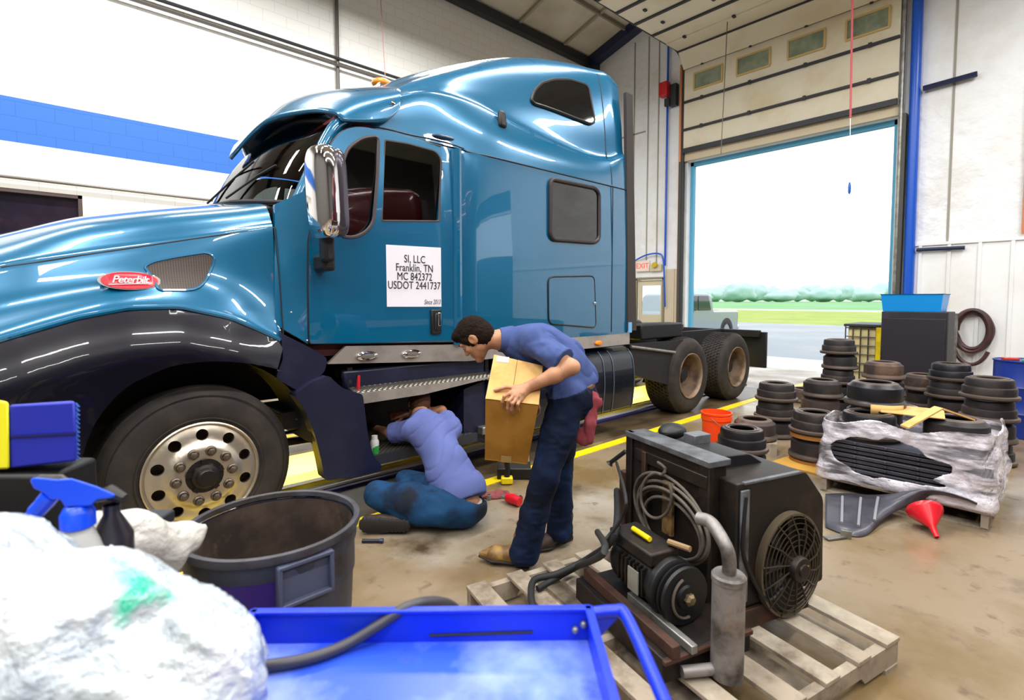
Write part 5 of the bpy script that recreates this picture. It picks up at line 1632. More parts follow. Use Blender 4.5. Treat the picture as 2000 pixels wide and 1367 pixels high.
hb_ = MB()
for dy, dz, sy, sz in ((0, .06, .17, .014), (0, -.06, .17, .014), (.08, 0, .014, .13), (-.08, 0, .014, .13)):
    hb_.box(np.array(o) + hm_ @ np.array([.276, dy, 0]) + (0, 0, ZR - .10 + dz), (.03, sy, sz), hm_)
hb_.box(np.array(o) + hm_ @ np.array([.268, 0, 0]) + (0, 0, ZR - .10), (.012, .16, .12), hm_)
hb_.build('handle', mat('bin_handle_grey', '#444A60', .5), can, bevel=.004)
b = MB(); b.tube([np.array(o) + (.24 * math.cos(a), .24 * math.sin(a), ZR - .36) for a in np.linspace(.3, 2.2, 14)], .006, 6); b.build('inner_ring', mat('ring_tan', '#8A745E', .6), can)

# ---- work table in the left foreground with bottles
tb0 = at(60, 1010, D=1.30)
tP, tR, te1, te2 = frame2((tb0[0], tb0[1], 0), math.degrees(math.atan2(RR[1], RR[0])))
tab = thing('work_table', 'dark steel work table behind the plastic-wrapped bundle at left', 'table', tuple(tP(-.12, 0, 0)))
MB().box(tP(-.16, .02, .93), (.72, .46, .035), tR).build('tabletop', M_STEEL_DK, tab, bevel=.006)
for su in (-.48, .16):
    for sv_ in (-.18, .22): MB().box(tP(su, sv_, .456), (.04, .04, .912), tR).build('leg', M_STEEL_DK, tab)
TT = .948
tc_ = at(60, 960, D=1.42)
bx2 = thing('tool_case', 'black tool case on the table under the blue block', 'tool case', (tc_[0], tc_[1], TT))
MB().box((tc_[0], tc_[1], TT + .088), (.25, .16, .176), tR).build('case', M_BLACK, bx2, bevel=.012)
MB().tube([at(70, 940, D=1.335), at(80, 932, D=1.325), at(120, 932, D=1.325), at(130, 940, D=1.335)], .008, 8).build('handle', M_GALV, bx2)
p = at(78, 850, D=1.42)
bl_ = thing('padded_block', 'blue block with yellow strap and frayed right end at the left edge', 'block', (p[0], p[1], TT + .178))
MB().hexa([tP(0, 0, 0) * 0 + q for q in (at(18, 917, D=1.35), at(151, 902, D=1.35), at(18, 880, D=1.50), at(151, 868, D=1.50), at(16, 790, D=1.35), at(147, 782, D=1.35), at(22, 800, D=1.50), at(147, 786, D=1.50))]).build('block', mat('deep_blue_foam', '#1B28A8', .5), bl_, bevel=.008)
MB().hexa([at(18, 855, D=1.345), at(150, 848, D=1.345), at(18, 855, D=1.35), at(150, 848, D=1.35), at(18, 851, D=1.345), at(150, 844, D=1.345), at(18, 851, D=1.35), at(150, 844, D=1.35)]).build('groove', mat('groove_navy', '#10165E', .5), bl_)
MB().hexa([at(-60, 920, D=1.345), at(19, 916, D=1.345), at(-60, 915, D=1.5), at(19, 912, D=1.5), at(-60, 768, D=1.345), at(17, 785, D=1.345), at(-60, 775, D=1.5), at(17, 790, D=1.5)]).build('strap', mat('yellow_strap', '#F2EC22', .5), bl_, bevel=.006)
b = MB()
for k in range(40):
    q = at(148 + 1.2 * (k % 3), 788 + k * 2.8, D=1.36 + .03 * (k % 4)); b.tube([q, q + RR * (.003 + .002 * (k % 3))], .002, 5)
b.build('frayed_edge', mat('light_blue_fray', '#4A7AD8', .7), bl_)
# spray bottle with blue trigger head
M_SPB = mat('bright_blue_plastic', '#0B4BEA', .3)
D_s = 1.10
def sp(px, py, d=0.0): return at(px, py, D=D_s + d)
nb = sp(153, 1010)
sb_ = thing('spray_bottle', 'spray bottle with bright blue trigger head behind the crumpled plastic', 'spray bottle', (nb[0], nb[1], TT))
poly = np.array([(58, 938), (66, 932), (110, 936), (140, 934), (190, 950), (226, 966), (222, 972), (190, 976), (178, 988), (128, 992), (118, 976), (98, 976), (84, 962), (66, 954)])
b = MB(); n_ = len(poly); v = [sp(x, y, -.016) for x, y in poly] + [sp(x, y, .016) for x, y in poly]
b.raw(v, [tuple(range(n_)), tuple(range(n_, 2 * n_))[::-1]] + [(i, n_ + i, n_ + (i + 1) % n_, (i + 1) % n_) for i in range(n_)])
hd2 = b.build('trigger_head', M_SPB, sb_, bevel=.006)
b = MB(); b.tube(crom([sp(100, 966), sp(84, 985), sp(66, 1004), sp(50, 1022)], 4), [.018] * 4 + [.017] * 4 + [.014] * 4 + [.010], 10); b.build('trigger', M_SPB, sb_)
b = MB(); b.lathe([(.026, 0), (.031, .004), (.031, .032), (.024, .046), (.018, .05)], 20, tuple(sp(153, 1030))); b.build('collar', M_SPB, sb_)
zb_ = sp(153, 1030)[2]
MB().lathe([(.0, 0), (.040, 0), (.044, .01), (.044, (zb_ - TT) * .6), (.024, zb_ - TT)], 24, (nb[0], nb[1], TT)).build('bottle', mat('milky_bottle', '#D9D9D4', .3, trans=.3), sb_)
q = at(218, 1000, D=1.16)
s2_ = thing('spray_bottle', 'black spray bottle right of the bright blue trigger head', 'spray bottle', (q[0], q[1], TT))
MB().lathe([(0, 0), (.036, 0), (.04, .012), (.04, .10), (.016, .15), (.016, .17)], 22, (q[0], q[1], TT)).build('bottle', mat('smoky_plastic', '#26242C', .25), s2_)
MB().tube([q + UU * .03 - RR * .05, q + UU * .045, q + UU * .03 + RR * .03], [.01, .018, .012], 10).build('trigger_head', M_BLACK, s2_)
q = at(20, 955, D=1.22)
MB().tube([q - RR * .12 - UU * .0, q + RR * .06], .018, 14).build('x', None) if False else None
# plastic-wrapped bundle
def teal_spot(m, c, r):
    nt = m.node_tree; b_ = nt.nodes['Principled BSDF']
    g = nt.nodes.new('ShaderNodeNewGeometry'); ds = nt.nodes.new('ShaderNodeVectorMath'); ds.operation = 'DISTANCE'
    ds.inputs[1].default_value = tuple(c); nt.links.new(g.outputs['Position'], ds.inputs[0])
    n = nt.nodes.new('ShaderNodeTexNoise'); n.inputs['Scale'].default_value = 18; n.inputs['Detail'].default_value = 3; nt.links.new(g.outputs['Position'], n.inputs['Vector'])
    ad = nt.nodes.new('ShaderNodeMath'); ad.operation = 'MULTIPLY_ADD'; ad.inputs[1].default_value = .16; nt.links.new(n.outputs['Fac'], ad.inputs[0]); nt.links.new(ds.outputs['Value'], ad.inputs[2])
    r_ = nt.nodes.new('ShaderNodeMapRange'); r_.inputs['From Min'].default_value = r + .09; r_.inputs['From Max'].default_value = r + .055; r_.inputs['To Min'].default_value = 0; r_.inputs['To Max'].default_value = 1; nt.links.new(ad.outputs[0], r_.inputs[0])
    mx = nt.nodes.new('ShaderNodeMix'); mx.data_type = 'RGBA'; mx.inputs[7].default_value = lin('#2CBE9C')
    src = b_.inputs['Base Color'].links[0].from_socket
    nt.links.new(r_.outputs[0], mx.inputs[0]); nt.links.new(src, mx.inputs[6]); nt.links.new(mx.outputs[2], b_.inputs['Base Color'])
M_POLY = mat('crumpled_white_plastic', '#BAC4CC', .16, var=[('#7C90AA', 6, .50, .68), ('#E2E8EC', 4, .46, .6)], bump=(15, .9, .05), trans=.1, spec=.6)
D_p = .84
pb2 = Blob()
def pe(px, py, rh, rv, d=0.0, rd=.16):
    pb2.ell(at(px, py, D=D_p + d), (rh * D_p / 1000, rd, rv * D_p / 1000), np.stack([RR, FF, UU], 1), .06)
pe(-40, 1310, 260, 300); pe(150, 1335, 240, 255, -.02); pe(330, 1345, 165, 165, -.02, .14); pe(418, 1325, 94, 116, -.03, .10)
for px, r_ in ((-60, .17), (130, .13), (265, .09)):
    q = at(px, 1320, D=D_p); pb2.limb(q, q * (1, 1, 0) + (0, 0, .10), r_, r_ + .02, .08)
pb2.fn = lambda P, d: d + .016 * vnoise(P, 9, 50) + .024 * np.abs(vnoise(P @ np.stack([unit(RR - .55 * UU) * .35, FF, unit(UU + .55 * RR) * 1.3], 1), 17, 51)) + .005 * vnoise(P @ np.stack([unit(RR - .4 * UU) * .3, FF, unit(UU + .4 * RR)], 1), 50, 52)
pb2.cut((0, 0, .003), (0, 0, -1))
teal_spot(M_POLY, at(265, 1150, D=.80), .045)
tag(pb2.build('plastic_bundle', M_POLY, None, .0075), 'big crumpled white plastic-wrapped bundle with teal patches in the lower left foreground', 'plastic bundle')
ps = Blob()
ps.chain([at(165, 1050, D=1.22), at(255, 1055, D=1.34), at(320, 1072, D=1.40), at(370, 1050, D=1.44), at(402, 1030, D=1.46)], [.06, .075, .062, .038, .014], .05, (FF, 2.2))
ps.chain([at(265, 1070, D=1.38), at(268, 1100, D=1.40), at(268, 1200, D=1.40)], [.06, .06, .08], .04, (FF, 2.0))
q = at(268, 1200, D=1.40); ps.limb(q, q * (1, 1, 0) + (0, 0, .05), .07, .10, .04)
ps.fn = lambda P, d: d + .010 * vnoise(P, 16, 60) + .005 * np.abs(vnoise(P, 40, 61)); ps.cut((0, 0, .003), (0, 0, -1))
tag(ps.build('plastic_sheet', mat('grey_white_film', '#D9D6CE', .3, bump=(30, .8, .015), trans=.15), None, .007), 'crumpled grey-white plastic sheet reaching toward the rim of the rubbish bin', 'plastic sheet')

# ---- blue service cart with a hose lying in its tray
M_CART = mat('cobalt_cart_paint', '#0E2FD0', .35, var=('#1A3CB0', 5, .5, .7))
M_CARTF = mat('scuffed_cart_tray', '#2C52D6', .30, var=[('#8FA6EA', 2.4, .45, .66), ('#27306E', 9, .62, .74)])
ZC = .92
BLc, BRc = at(505, 1196, Z=ZC), at(1150, 1189, Z=ZC)
cu = unit(BRc - BLc); cv_ = np.array([cu[1], -cu[0], 0]); cv_ = cv_ if cv_ @ FF < 0 else -cv_
CL, CWd = np.linalg.norm(BRc - BLc) + .01, .46
def ct(u, v, z): return BRc * (1, 1, 0) - cu * u + cv_ * v + np.array([0, 0, z])   # u to the left from the right corner, v towards the viewer
crot = np.stack([cu, cv_, UU], 1)
cart = thing('service_cart', 'cobalt blue steel service cart with a shallow tray in the foreground', 'cart', tuple(ct(CL / 2, CWd / 2, 0)))
zt = ZC - .07
b = MB(); b.box(ct(CL / 2, CWd / 2, zt), (CL, CWd, .006), crot); tray = b.build('tray_floor', M_CARTF, cart, smooth=False)
for nm, uu, vv, sx_, sy_ in (('back', CL / 2, 0, CL, .006), ('front', CL / 2, CWd, CL, .006), ('right', 0, CWd / 2, .006, CWd), ('left', CL, CWd / 2, .006, CWd)):
    b = MB(); b.box(ct(uu, vv, ZC - .035), (sx_, sy_, .076), crot); b.box(ct(uu, vv, ZC + .001), (sx_ + .012, sy_ + .012, .008), crot)
    b.build('tray_side', M_CART, cart, bevel=.002)
b = MB(); b.tube([ct(.34, .004, ZC - .052), ct(.12, .004, ZC - .047)], .003, 6); b.build('slot', M_BLACK, cart)
for k in (0, 1): MB().ball(ct(.012 + .018 * k, .007, ZC - .03 - .012 * k), .008, 10, 6).build('bolt', M_GALV, cart)
for uu in (.03, CL - .03):
    for vv in (.03, CWd - .03):
        MB().box(ct(uu, vv, (zt + .12) / 2), (.035, .035, zt - .12), crot).build('post', M_CART, cart)
        q = ct(uu, vv, .05); w_ = MB(); w_.lathe([(.0, -.014), (.042, -.014), (.05, -.008), (.05, .008), (.042, .014), (.0, .014)], 20, tuple(q), 'Y'); w_.box(q + (0, 0, .05), (.05, .05, .04), crot); w_.build('caster', M_BLACK, cart)
MB().box(ct(CL / 2, CWd / 2, .30), (CL, CWd, .02), crot).build('shelf', M_CART, cart)
b = MB(); b.tube(crom([ct(0, 0, ZC - .01), ct(-.055, .0, ZC - .005), ct(-.075, .02, ZC - .004), ct(-.085, .2, ZC - .01), ct(-.085, CWd - .02, ZC - .01), ct(-.06, CWd, ZC - .01), ct(0, CWd, ZC - .01)], 6), .0125, 12); b.build('push_handle', M_CART, cart)
b = MB(); b.hexa([ct(0, -.002, ZC - .075), ct(-.01, -.002, ZC - .075), ct(0, .004, ZC - .075), ct(-.01, .004, ZC - .075), ct(0, -.002, ZC - .004), ct(-.075, -.002, ZC - .004), ct(0, .004, ZC - .004), ct(-.075, .004, ZC - .004)]); b.build('gusset', M_CART, cart)
M_HOSE = mat('dark_grey_hose', '#3B3A40', .45)
hz_ = ZC - .07 + .016
q1, q2, q3 = at(523, 1300, Z=hz_), at(610, 1284, Z=hz_), at(680, 1257, Z=hz_ + .004)
hp_ = crom([q1 - cu * .16 + cv_ * .02, q1, q2, q3, at(745, 1218, D=1.08), at(795, 1186, D=1.10), at(845, 1175, D=1.15), at(880, 1182, D=1.22), at(893, 1200, D=1.27), at(897, 1260, D=1.30), at(900, 1500, D=1.34)], 8)
hp_[:, 2] = np.maximum(hp_[:, 2], .012)
tag(MB().tube(hp_, .0115, 12).build('hose', M_HOSE), 'dark grey hose lying in blue cart tray and hanging over its back edge', 'hose')

# ---- pallet with the old cooling unit
M_WOOD = mat('weathered_pallet_wood', '#9A8E7E', .8, var=[('#6A5E50', 6, .45, .65), ('#B8AE9E', 2.2, .5, .68)], spec=.2)
def pallet(name, label, o_, deg, L1, L2, n, group=None):
    P_, R_, e1_, e2_ = frame2(o_, deg)
    t_ = thing(name, label, 'pallet', tuple(P_(-L1 / 2, L2 / 2, 0)), 0, group)
    pitch = (L1 - .1) / (n - 1)
    for k in range(n): MB().box(P_(-.05 - pitch * k, L2 / 2, .122), (.095 + .012 * (k % 3 == 0), L2, .018), R_).build('deck_board', M_WOOD, t_, bevel=.002)
    for v in (.025, L2 / 2, L2 - .025):
        pr = [(-L1, .018), (-L1 * .82, .018), (-L1 * .80, .05), (-L1 * .66, .05), (-L1 * .64, .018), (-L1 * .36, .018), (-L1 * .34, .05), (-L1 * .2, .05), (-L1 * .18, .018), (0, .018), (0, .112), (-L1, .112)]
        b_ = MB(); b_.prism(pr, -.02, .02, (P_(0, v, 0), e1_, UU, e2_)); b_.build('stringer', M_WOOD, t_)
    for k in range(4): MB().box(P_(-.06 - (L1 - .12) * k / 3, L2 / 2, .009), (.1, L2, .018), R_).build('base_board', M_WOOD, t_)
    return P_
PP = pallet('wooden_pallet', 'weathered wooden pallet under the old black cooling unit', (2.67, .45, 0), -13, 1.46, 1.28, 7)
UC = (1.70, .99, .131)
W, WR_, ue1, ue2 = frame2(UC, -18)
M_GRIME = mat('grimy_black_steel', '#1B1614', .5, .25, var=[('#35261C', 6, .5, .66), ('#0C0A0A', 2, .5, .7)])
M_RUST = mat('rusty_steel', '#4A3026', .6, .3, var=('#2A1E1A', 6, .45, .65))
M_GREYP = mat('dusty_cap', '#6C7076', .45, .3, var=('#3A3A3E', 5, .45, .65))
unit_t = thing('cooling_unit', 'grimy black engine cooling unit with round fan standing on the wooden pallet', 'machine', tuple(W(.45, .35, 0)))
ux = lambda c, s, nm, m, bev=.004: MB().box(W(*c), s, WR_).build(nm, m, unit_t, bevel=bev)
ux((.20, .30, .05), (.46, .62, .10), 'base_tray', M_GRIME)
ux((.67, .36, .05), (.48, .50, .10), 'base_tray', M_GRIME)
ux((.68, .10, .045), (.50, .02, .088), 'base_lip', M_RUST)
ux((.20, -.015, .088), (.46, .02, .02), 'base_lip', M_RUST)
ux((.455, .485, .40), (.10, .57, .62), 'radiator_core', M_GRIME)
ux((.45, .485, .725), (.13, .60, .03), 'top_bar', M_GREYP)
ux((.405, .22, .41), (.03, .06, .62), 'post', M_GRIME); ux((.405, .76, .41), (.03, .05, .66), 'post', M_GRIME)
ux((.40, .45, .64), (.03, .5, .06), 'cross_plate', M_GRIME)
ux((.385, .44, .44), (.02, .07, .26), 'tan_plate', mat('tan_bracket', '#8A6A3C', .6, var=('#3A2C1C', 8, .48, .62)))
ux((.385, .62, .42), (.02, .03, .5), 'rusty_strip', M_RUST)
def uz(px, py):
    q_ = hit_plane(px, py, W(0, .10, 0), ue2) - np.array(UC)
    return (q_ @ ue1, q_[2])
hsg = rloop([(uz(1440, 945)[0], .10), (uz(1606, 1165)[0], .10), uz(1609, 972), uz(1575, 921), uz(1440, 946)], [.01, .02, .03, .02, .01], 4)
HZ = uz(1440, 946)[1]
b = MB(); b.prism(hsg, 0, .40, (W(0, .10, 0), ue1, UU, ue2)); fanh = b.build('fan_housing', M_GRIME, unit_t, bevel=.006)
b = MB(); b.prism(rloop([(.50, HZ - .01), (.84, HZ - .01), (.74, HZ + .05), (.50, HZ + .06)], .02, 3), .16, .38, (W(0, .12, 0), ue1, UU, ue2)); b.build('top_duct', M_BLACK, unit_t, bevel=.006)
ux((.68, .105, HZ - .004), (.36, .02, .014), 'bright_edge', M_GREYP)
ux((.62, .60, .395), (.30, .20, .60), 'rear_housing', M_GRIME)
ux((.5, .094, .38), (.05, .012, .5), 'side_strip', M_GREYP)
# fan
fc = hit_plane(1540, 1100, W(0, .085, 0), ue2)
fl = fc - np.array(UC); fu, fz = fl @ ue1, fl[2]
FR = np.stack([ue1, -ue2, UU], 1)        # fan frame: x along face, y towards viewer, z up
def fp(x, y, z): return W(fu, .098, fz) + FR @ np.array([x, y, z * FZ])
Rf = .195; FZ = 1.2
M_WIRE = mat('fan_wire', '#4A4236', .45, .6)
fan = MB(); fan.lathe([(Rf + .004, .0), (Rf + .004, .035), (Rf - .006, .035), (Rf - .006, .0)], 48, (0, 0, 0), 'Y')
v = np.concatenate(fan.v) @ FR.T * 1.0
fan_o = MB().raw((np.concatenate(fan.v) * (1, 1, FZ)) @ np.stack([ue1, ue2, UU], 1).T + W(fu, .098, fz), fan.f).build('fan_shroud', mat('dusty_fan_shroud', '#5B5040', .55, .2), unit_t)
b = MB()
for k in range(14):
    a = k * 2 * math.pi / 14 + .1
    b.tube([fp(.05 * math.cos(a), .060, .05 * math.sin(a)), fp(.13 * math.cos(a + .12), .058, .13 * math.sin(a + .12)), fp(Rf * math.cos(a + .22), .036, Rf * math.sin(a + .22))], .0035, 6)
b.build('guard_spokes', M_WIRE, fan_o)
b = MB()
for r in (.085, .105, .125, .145, .165, .183):
    b.tube([fp(r * math.cos(a), .057 - .018 * (r / Rf) ** 4, r * math.sin(a)) for a in np.linspace(0, 2 * math.pi, 41)[:-1]], .0022, 5, closed=True)
b.build('guard_rings', M_WIRE, fan_o)
b = MB()
for k in range(9):
    a = k * 2 * math.pi / 9
    ca, sa = math.cos(a), math.sin(a); c2, s2__ = math.cos(a + .38), math.sin(a + .38)
    b.raw([fp(.05 * ca, .012, .05 * sa), fp(.18 * ca, .008, .18 * sa), fp(.18 * c2, .030, .18 * s2__), fp(.05 * c2, .032, .05 * s2__)], [(0, 1, 2, 3)])
b.build('fan_blades', M_BLACK, fan_o, smooth=False)
b = MB()
rows = []
b.lathe([(.058, .01), (.058, .075), (.052, .085), (.030, .088), (.028, .095), (.001, .096)], 26, (0, 0, 0), 'Y')
MB().raw(np.concatenate(b.v) @ np.stack([ue1, ue2, UU], 1).T + W(fu, .098, fz), b.f).build('fan_motor', M_GRIME, fan_o)
MB().box(fp(.02, .088, .012), (.022, .004, .010), np.stack([ue1, ue2, UU], 1)).build('sticker', mat('orange_sticker', '#B87820', .5), fan_o)
b = MB(); b.tube(crom([W(.50, .09, .60), W(.485, .085, .45), W(.50, .085, .32), fp(-.16, .03, -.10), fp(-.08, .05, -.06)], 6), .010, 8); b.build('wiring_loom', M_BLACK, unit_t)
# alternator with pulley
ac = hit_plane(1332, 1160, W(0, .13, 0), ue2); al = ac - np.array(UC)
au, az = al @ ue1, al[2]
AR = np.stack([ue1, ue2, UU], 1)
def lat(prof, u, v_, z, n=32):
    q = MB(); q.lathe(prof, n, (0, 0, 0), 'Y'); return MB().raw(np.concatenate(q.v) @ AR.T + W(u, v_, z), q.f)
alt = lat([(.001, -.36), (.085, -.36), (.105, -.33), (.11, -.30), (.11, -.06), (.125, -.05), (.125, -.02), (.11, -.01), (.05, -.005)], au, .16, az).build('alternator', M_BLACK, unit_t, bevel=.003)
b = MB()
for k in range(7): b.box(W(au - .100 , .25 + .028 * k, az + .01), (.03, .010, .12), WR_)
b.build('cooling_fin', M_GRIME, alt)
lat([(.118, .0), (.122, .012), (.100, .018), (.096, .024), (.122, .030), (.118, .042), (.05, .043), (.045, .055), (.022, .057), (.02, .075), (.001, .078)], au, .15, az).build('pulley', M_BLACK, alt)
b = lat([(.024, .057), (.026, .072), (.016, .082), (.001, .084)], au, .15, az, 6); b.build('shaft_nut', mat('brass_nut', '#8A7A5A', .4, .7), alt)
b = MB(); a = np.linspace(1.9, 4.9, 14); b.tube([W(au, .10, az) + ue1 * (.075 * math.cos(t)) + UU * (.085 * math.sin(t)) for t in a], .006, 6); b.build('belt', mat('worn_belt', '#5A5048', .6), alt)
MB().box(W(au - .120, .30, az + .0), (.006, .07, .10), WR_).build('rating_plate', mat('grey_plate', '#9A9890', .4, .3), alt)
MB().box(W(au - .02, .36, az + .12), (.16, .30, .06), WR_).build('terminal_box', M_GRIME, alt, bevel=.01)
MB().tube([W(au - .03, .42, az + .165), W(au - .03, .30, az + .165)], .012, 8).build('yellow_band', M_YEL, alt)
MB().tube([W(au + .03, .25, az + .165), W(au + .06, .15, az + .17)], .013, 8).build('tan_fitting', mat('tan_fitting', '#8F7450', .6), alt)
ux((.02, .28, .125), (.04, .62, .05), 'angle_bar', M_RUST); ux((.10, .16, .118), (.03, .40, .035), 'angle_bar', M_GALV)
# muffler with elbow and tail pipe
M_MUF = mat('scorched_muffler', '#8C8886', .5, .5, var=[('#4E4844', 7, .45, .65), ('#8C7262', 3, .55, .7)])
mp_ = hit_plane(1419, 1322, (0, 0, .131), np.array([0, 0, 1.0]))
mt_ = hit_plane(1421, 1120, mp_, unit(mp_ * (1, 1, 0)))
mh = mt_[2] - .131
MB().lathe([(.001, .0), (.052, .0), (.060, .006), (.060, mh - .03), (.063, mh - .028), (.063, mh - .008), (.056, mh), (.001, mh)], 32, (mp_[0], mp_[1], .133)).build('muffler', M_MUF, unit_t)
m0 = np.array([mp_[0], mp_[1], .131 + mh])
e_end = hit_plane(1398, 1040, mp_, unit(mp_ * (1, 1, 0))) + FF * .10
b = MB(); b.tube(crom([m0 - UU * .01, m0 + UU * .05, m0 + UU * .105 - RR * .012 + FF * .01, e_end + RR * .015 - FF * .02, e_end + FF * .03 - RR * .02], 8), .026, 16); b.build('exhaust_elbow', M_MUF, unit_t)
tp = np.array([mp_[0], mp_[1], .131 + .035])
b = MB(); b.tube([tp - RR * .03, tp - RR * .18 - FF * .02], .022, 16); b.lathe([], 3) if False else None
b.build('tail_pipe', M_MUF, unit_t)
# small parts on the top
MB().ball(W(.60, .66, .745), .075, 14, 9, (1.2, .9, .55)).build('filter_cap', M_BLACK, unit_t)
ux((.66, .54, .725), (.11, .08, .06), 'relay_box', M_GREYP)

b = MB(); b.tube([W(.40, .80, .62), W(.36, .88, .54), W(.355, .885, .53)], [.012, .012, .022], 8); b.build('latch_lever', M_BLACK, unit_t)
MB().box(W(.40, .80, .36), (.04, .05, .30), WR_).build('hose_bracket', M_RUST, unit_t)
# coiled cable hung on the left face
cbm = mat('dusty_cable', '#5E564E', .6, var=('#3A3430', 8, .45, .65))
cpl = W(.365, 0, 0)
def cpt(px, py, d=0.0): return hit_plane(px, py, W(.365 - d, 0, 0), ue1)
path = []
for k in range(5):
    for a in np.linspace(0, 2 * math.pi, 22)[:-1]:
        rx, ry_ = (74 - 4 * k + 3 * math.sin(k * 3)), (88 - 6 * k + 4 * math.cos(k * 2))
        cx_, cy_ = 1312 + 3 * math.sin(k * 2.2), 1012 + 5 * k
        tl = -.35
        x, y = rx * math.cos(a + 1.57), ry_ * math.sin(a + 1.57)
        path.append(cpt(cx_ + x * math.cos(tl) - y * math.sin(tl) * .7, cy_ + x * math.sin(tl) * -.9 + y * math.cos(tl), .006 + .010 * (k % 3)))
small = [cpt(1282 + 30 * math.cos(a), 968 + 44 * math.sin(a), .03) for a in np.linspace(-.6, 2 * math.pi - 1.2, 22)]
tag(MB().tube(crom(path, 2), .0075, 8).tube(crom(small + [cpt(1300, 915, .02), cpt(1285, 903, .0)], 2), .0075, 8).build('cable_coil', cbm), 'coil of dusty grey cable hanging on the side of the cooling unit', 'cable')
# thick hoses leaving the unit
def hosey(pts, r, label, m=M_RUB, nm='hose'): return tag(MB().tube(crom(pts, 8), r, 12).build(nm, m), label, 'hose', None)
hosey([W(.36, .82, .40), at(1200, 1045, D=2.35), at(1150, 1090, Z=.26), at(1090, 1120, Z=.19), at(1045, 1132, Z=.17), at(1037, 1160, Z=.16), at(1042, 1190, Z=.15)], .017, 'thick black hose looping from the unit bracket down onto the pallet edge', M_RUB)
hosey([W(.10, .62, .30), at(1180, 1078, D=2.05), at(1125, 1108, Z=.20), at(1085, 1130, Z=.165), at(1050, 1150, Z=.15)], .015, 'second black hose, lower, running from the alternator to the floor', M_RUB)
hosey([W(.37, .84, .55), at(1222, 970, D=2.3), at(1215, 1010, D=2.33), at(1190, 1045, D=2.35), at(1175, 1060, D=2.32)], .008, 'thin hose with red ring hanging beside the unit bracket', M_RUB)

# ---- brake drums
M_DRUM = [mat('cast_iron_drum', '#2E2A2C', .5, .45, var=('#453B36', 5, .5, .7)), mat('rusty_drum', '#3F3430', .6, .3, var=('#6A5344', 4, .46, .66)), mat('oiled_drum', '#26252A', .38, .55, var=('#38363C', 4, .5, .7))]
for m_ in M_DRUM:                          # dust and wear on the raised lips and the top face
    nt = m_.node_tree; b_ = nt.nodes['Principled BSDF']
    tc = nt.nodes.new('ShaderNodeTexCoord'); sz = nt.nodes.new('ShaderNodeSeparateXYZ'); nt.links.new(tc.outputs['Object'], sz.inputs[0])
    a1 = nt.nodes.new('ShaderNodeMath'); a1.operation = 'COMPARE'; a1.inputs[1].default_value = .033; a1.inputs[2].default_value = .014; nt.links.new(sz.outputs['Z'], a1.inputs[0])
    a2 = nt.nodes.new('ShaderNodeMath'); a2.operation = 'GREATER_THAN'; a2.inputs[1].default_value = .199; nt.links.new(sz.outputs['Z'], a2.inputs[0])
    a3 = nt.nodes.new('ShaderNodeMath'); a3.operation = 'MAXIMUM'; nt.links.new(a1.outputs[0], a3.inputs[0]); nt.links.new(a2.outputs[0], a3.inputs[1])
    a4 = nt.nodes.new('ShaderNodeMath'); a4.operation = 'MULTIPLY'; a4.inputs[1].default_value = .6; nt.links.new(a3.outputs[0], a4.inputs[0])
    mx = nt.nodes.new('ShaderNodeMix'); mx.data_type = 'RGBA'; mx.inputs[7].default_value = lin('#7C6C62'); nt.links.new(a4.outputs[0], mx.inputs[0])
    nt.links.new(b_.inputs['Base Color'].links[0].from_socket, mx.inputs[6]); nt.links.new(mx.outputs[2], b_.inputs['Base Color'])
DP = [(.118, .205), (.150, .207), (.165, .200), (.185, .176), (.198, .168), (.201, .160), (.201, .058), (.218, .050), (.222, .044), (.222, .014), (.216, .006), (.206, .004), (.190, .006), (.186, .03), (.186, .15), (.150, .188), (.118, .192), (.118, .205)]
DP2 = [(.105, .200), (.155, .203), (.176, .196), (.184, .18), (.186, .125), (.200, .118), (.204, .110), (.204, .045), (.226, .038), (.228, .020), (.222, .006), (.195, .004), (.186, .03), (.182, .15), (.150, .186), (.105, .188), (.105, .200)]
dproto = []
for k, (pf, m_) in enumerate(((DP, M_DRUM[0]), (DP2, M_DRUM[0]), (DP, M_DRUM[1]), (DP2, M_DRUM[2]), (DP, M_DRUM[2]))):
    dproto.append((pf, m_))
drum_me = {}
def drum(kind, x, y, z, label):
    if kind not in drum_me:
        o_ = MB().lathe(dproto[kind][0], 44).build('brake_drum', dproto[kind][1], None, origin=(0, 0, 0))
        r_ = MB().lathe([(.122, .2055), (.128, .2095), (.142, .2095), (.148, .2065)], 44).build('pilot_ring', dproto[kind][1], o_)
        drum_me[kind] = o_
        c_ = o_
        tag(c_, label, 'brake drum', 'brake drums stacked on the shop floor')
        c_.location = (x, y, z)
    else:
        c_ = dup(drum_me[kind], (x, y, z), None, label)
    c_.rotation_euler = (0, 0, random.random() * 6)
    return c_
HD = .207
stacks = [  # px, py of the top face (or depth), number, kinds from the top, place in words
    (1640, 668, 7.15, 5, (1, 0, 1, 0, 0), 'tallest stack, before the wire tote'),
    (1727, 706, None, 4, (2, 0, 1, 0), 'rusty-topped stack before the black cabinet'),
    (1605, 732, 6.2, 3, (0, 2, 1), 'middle stack just before the tallest stack'),
    (1516, 747, None, 3, (1, 1, 0), 'three-high stack nearest the drive wheels'),
    (1476, 815, 5.45, 1, (2,), 'lone drum on a wood block beside the orange bucket'),
    (1570, 774, 8.0, 1, (2,), 'lone low drum behind the cardboard-ringed stack'),
    (1450, 834, None, 2, (3, 0), 'short stack directly behind the cooling unit'),
    (1856, 709, None, 4, (3, 1, 0, 2), 'stack before the white siding'),
    (1934, 737, None, 4, (1, 1, 0, 1), 'stack wearing a pale sticker'),
    (1803, 742, 6.65, 3, (2, 0, 0), 'part-hidden stack behind the wrapped load'),
]
ordn = ['topmost drum of', 'second drum from the top of', 'third drum from the top of', 'fourth drum from the top of', 'lowest drum of']
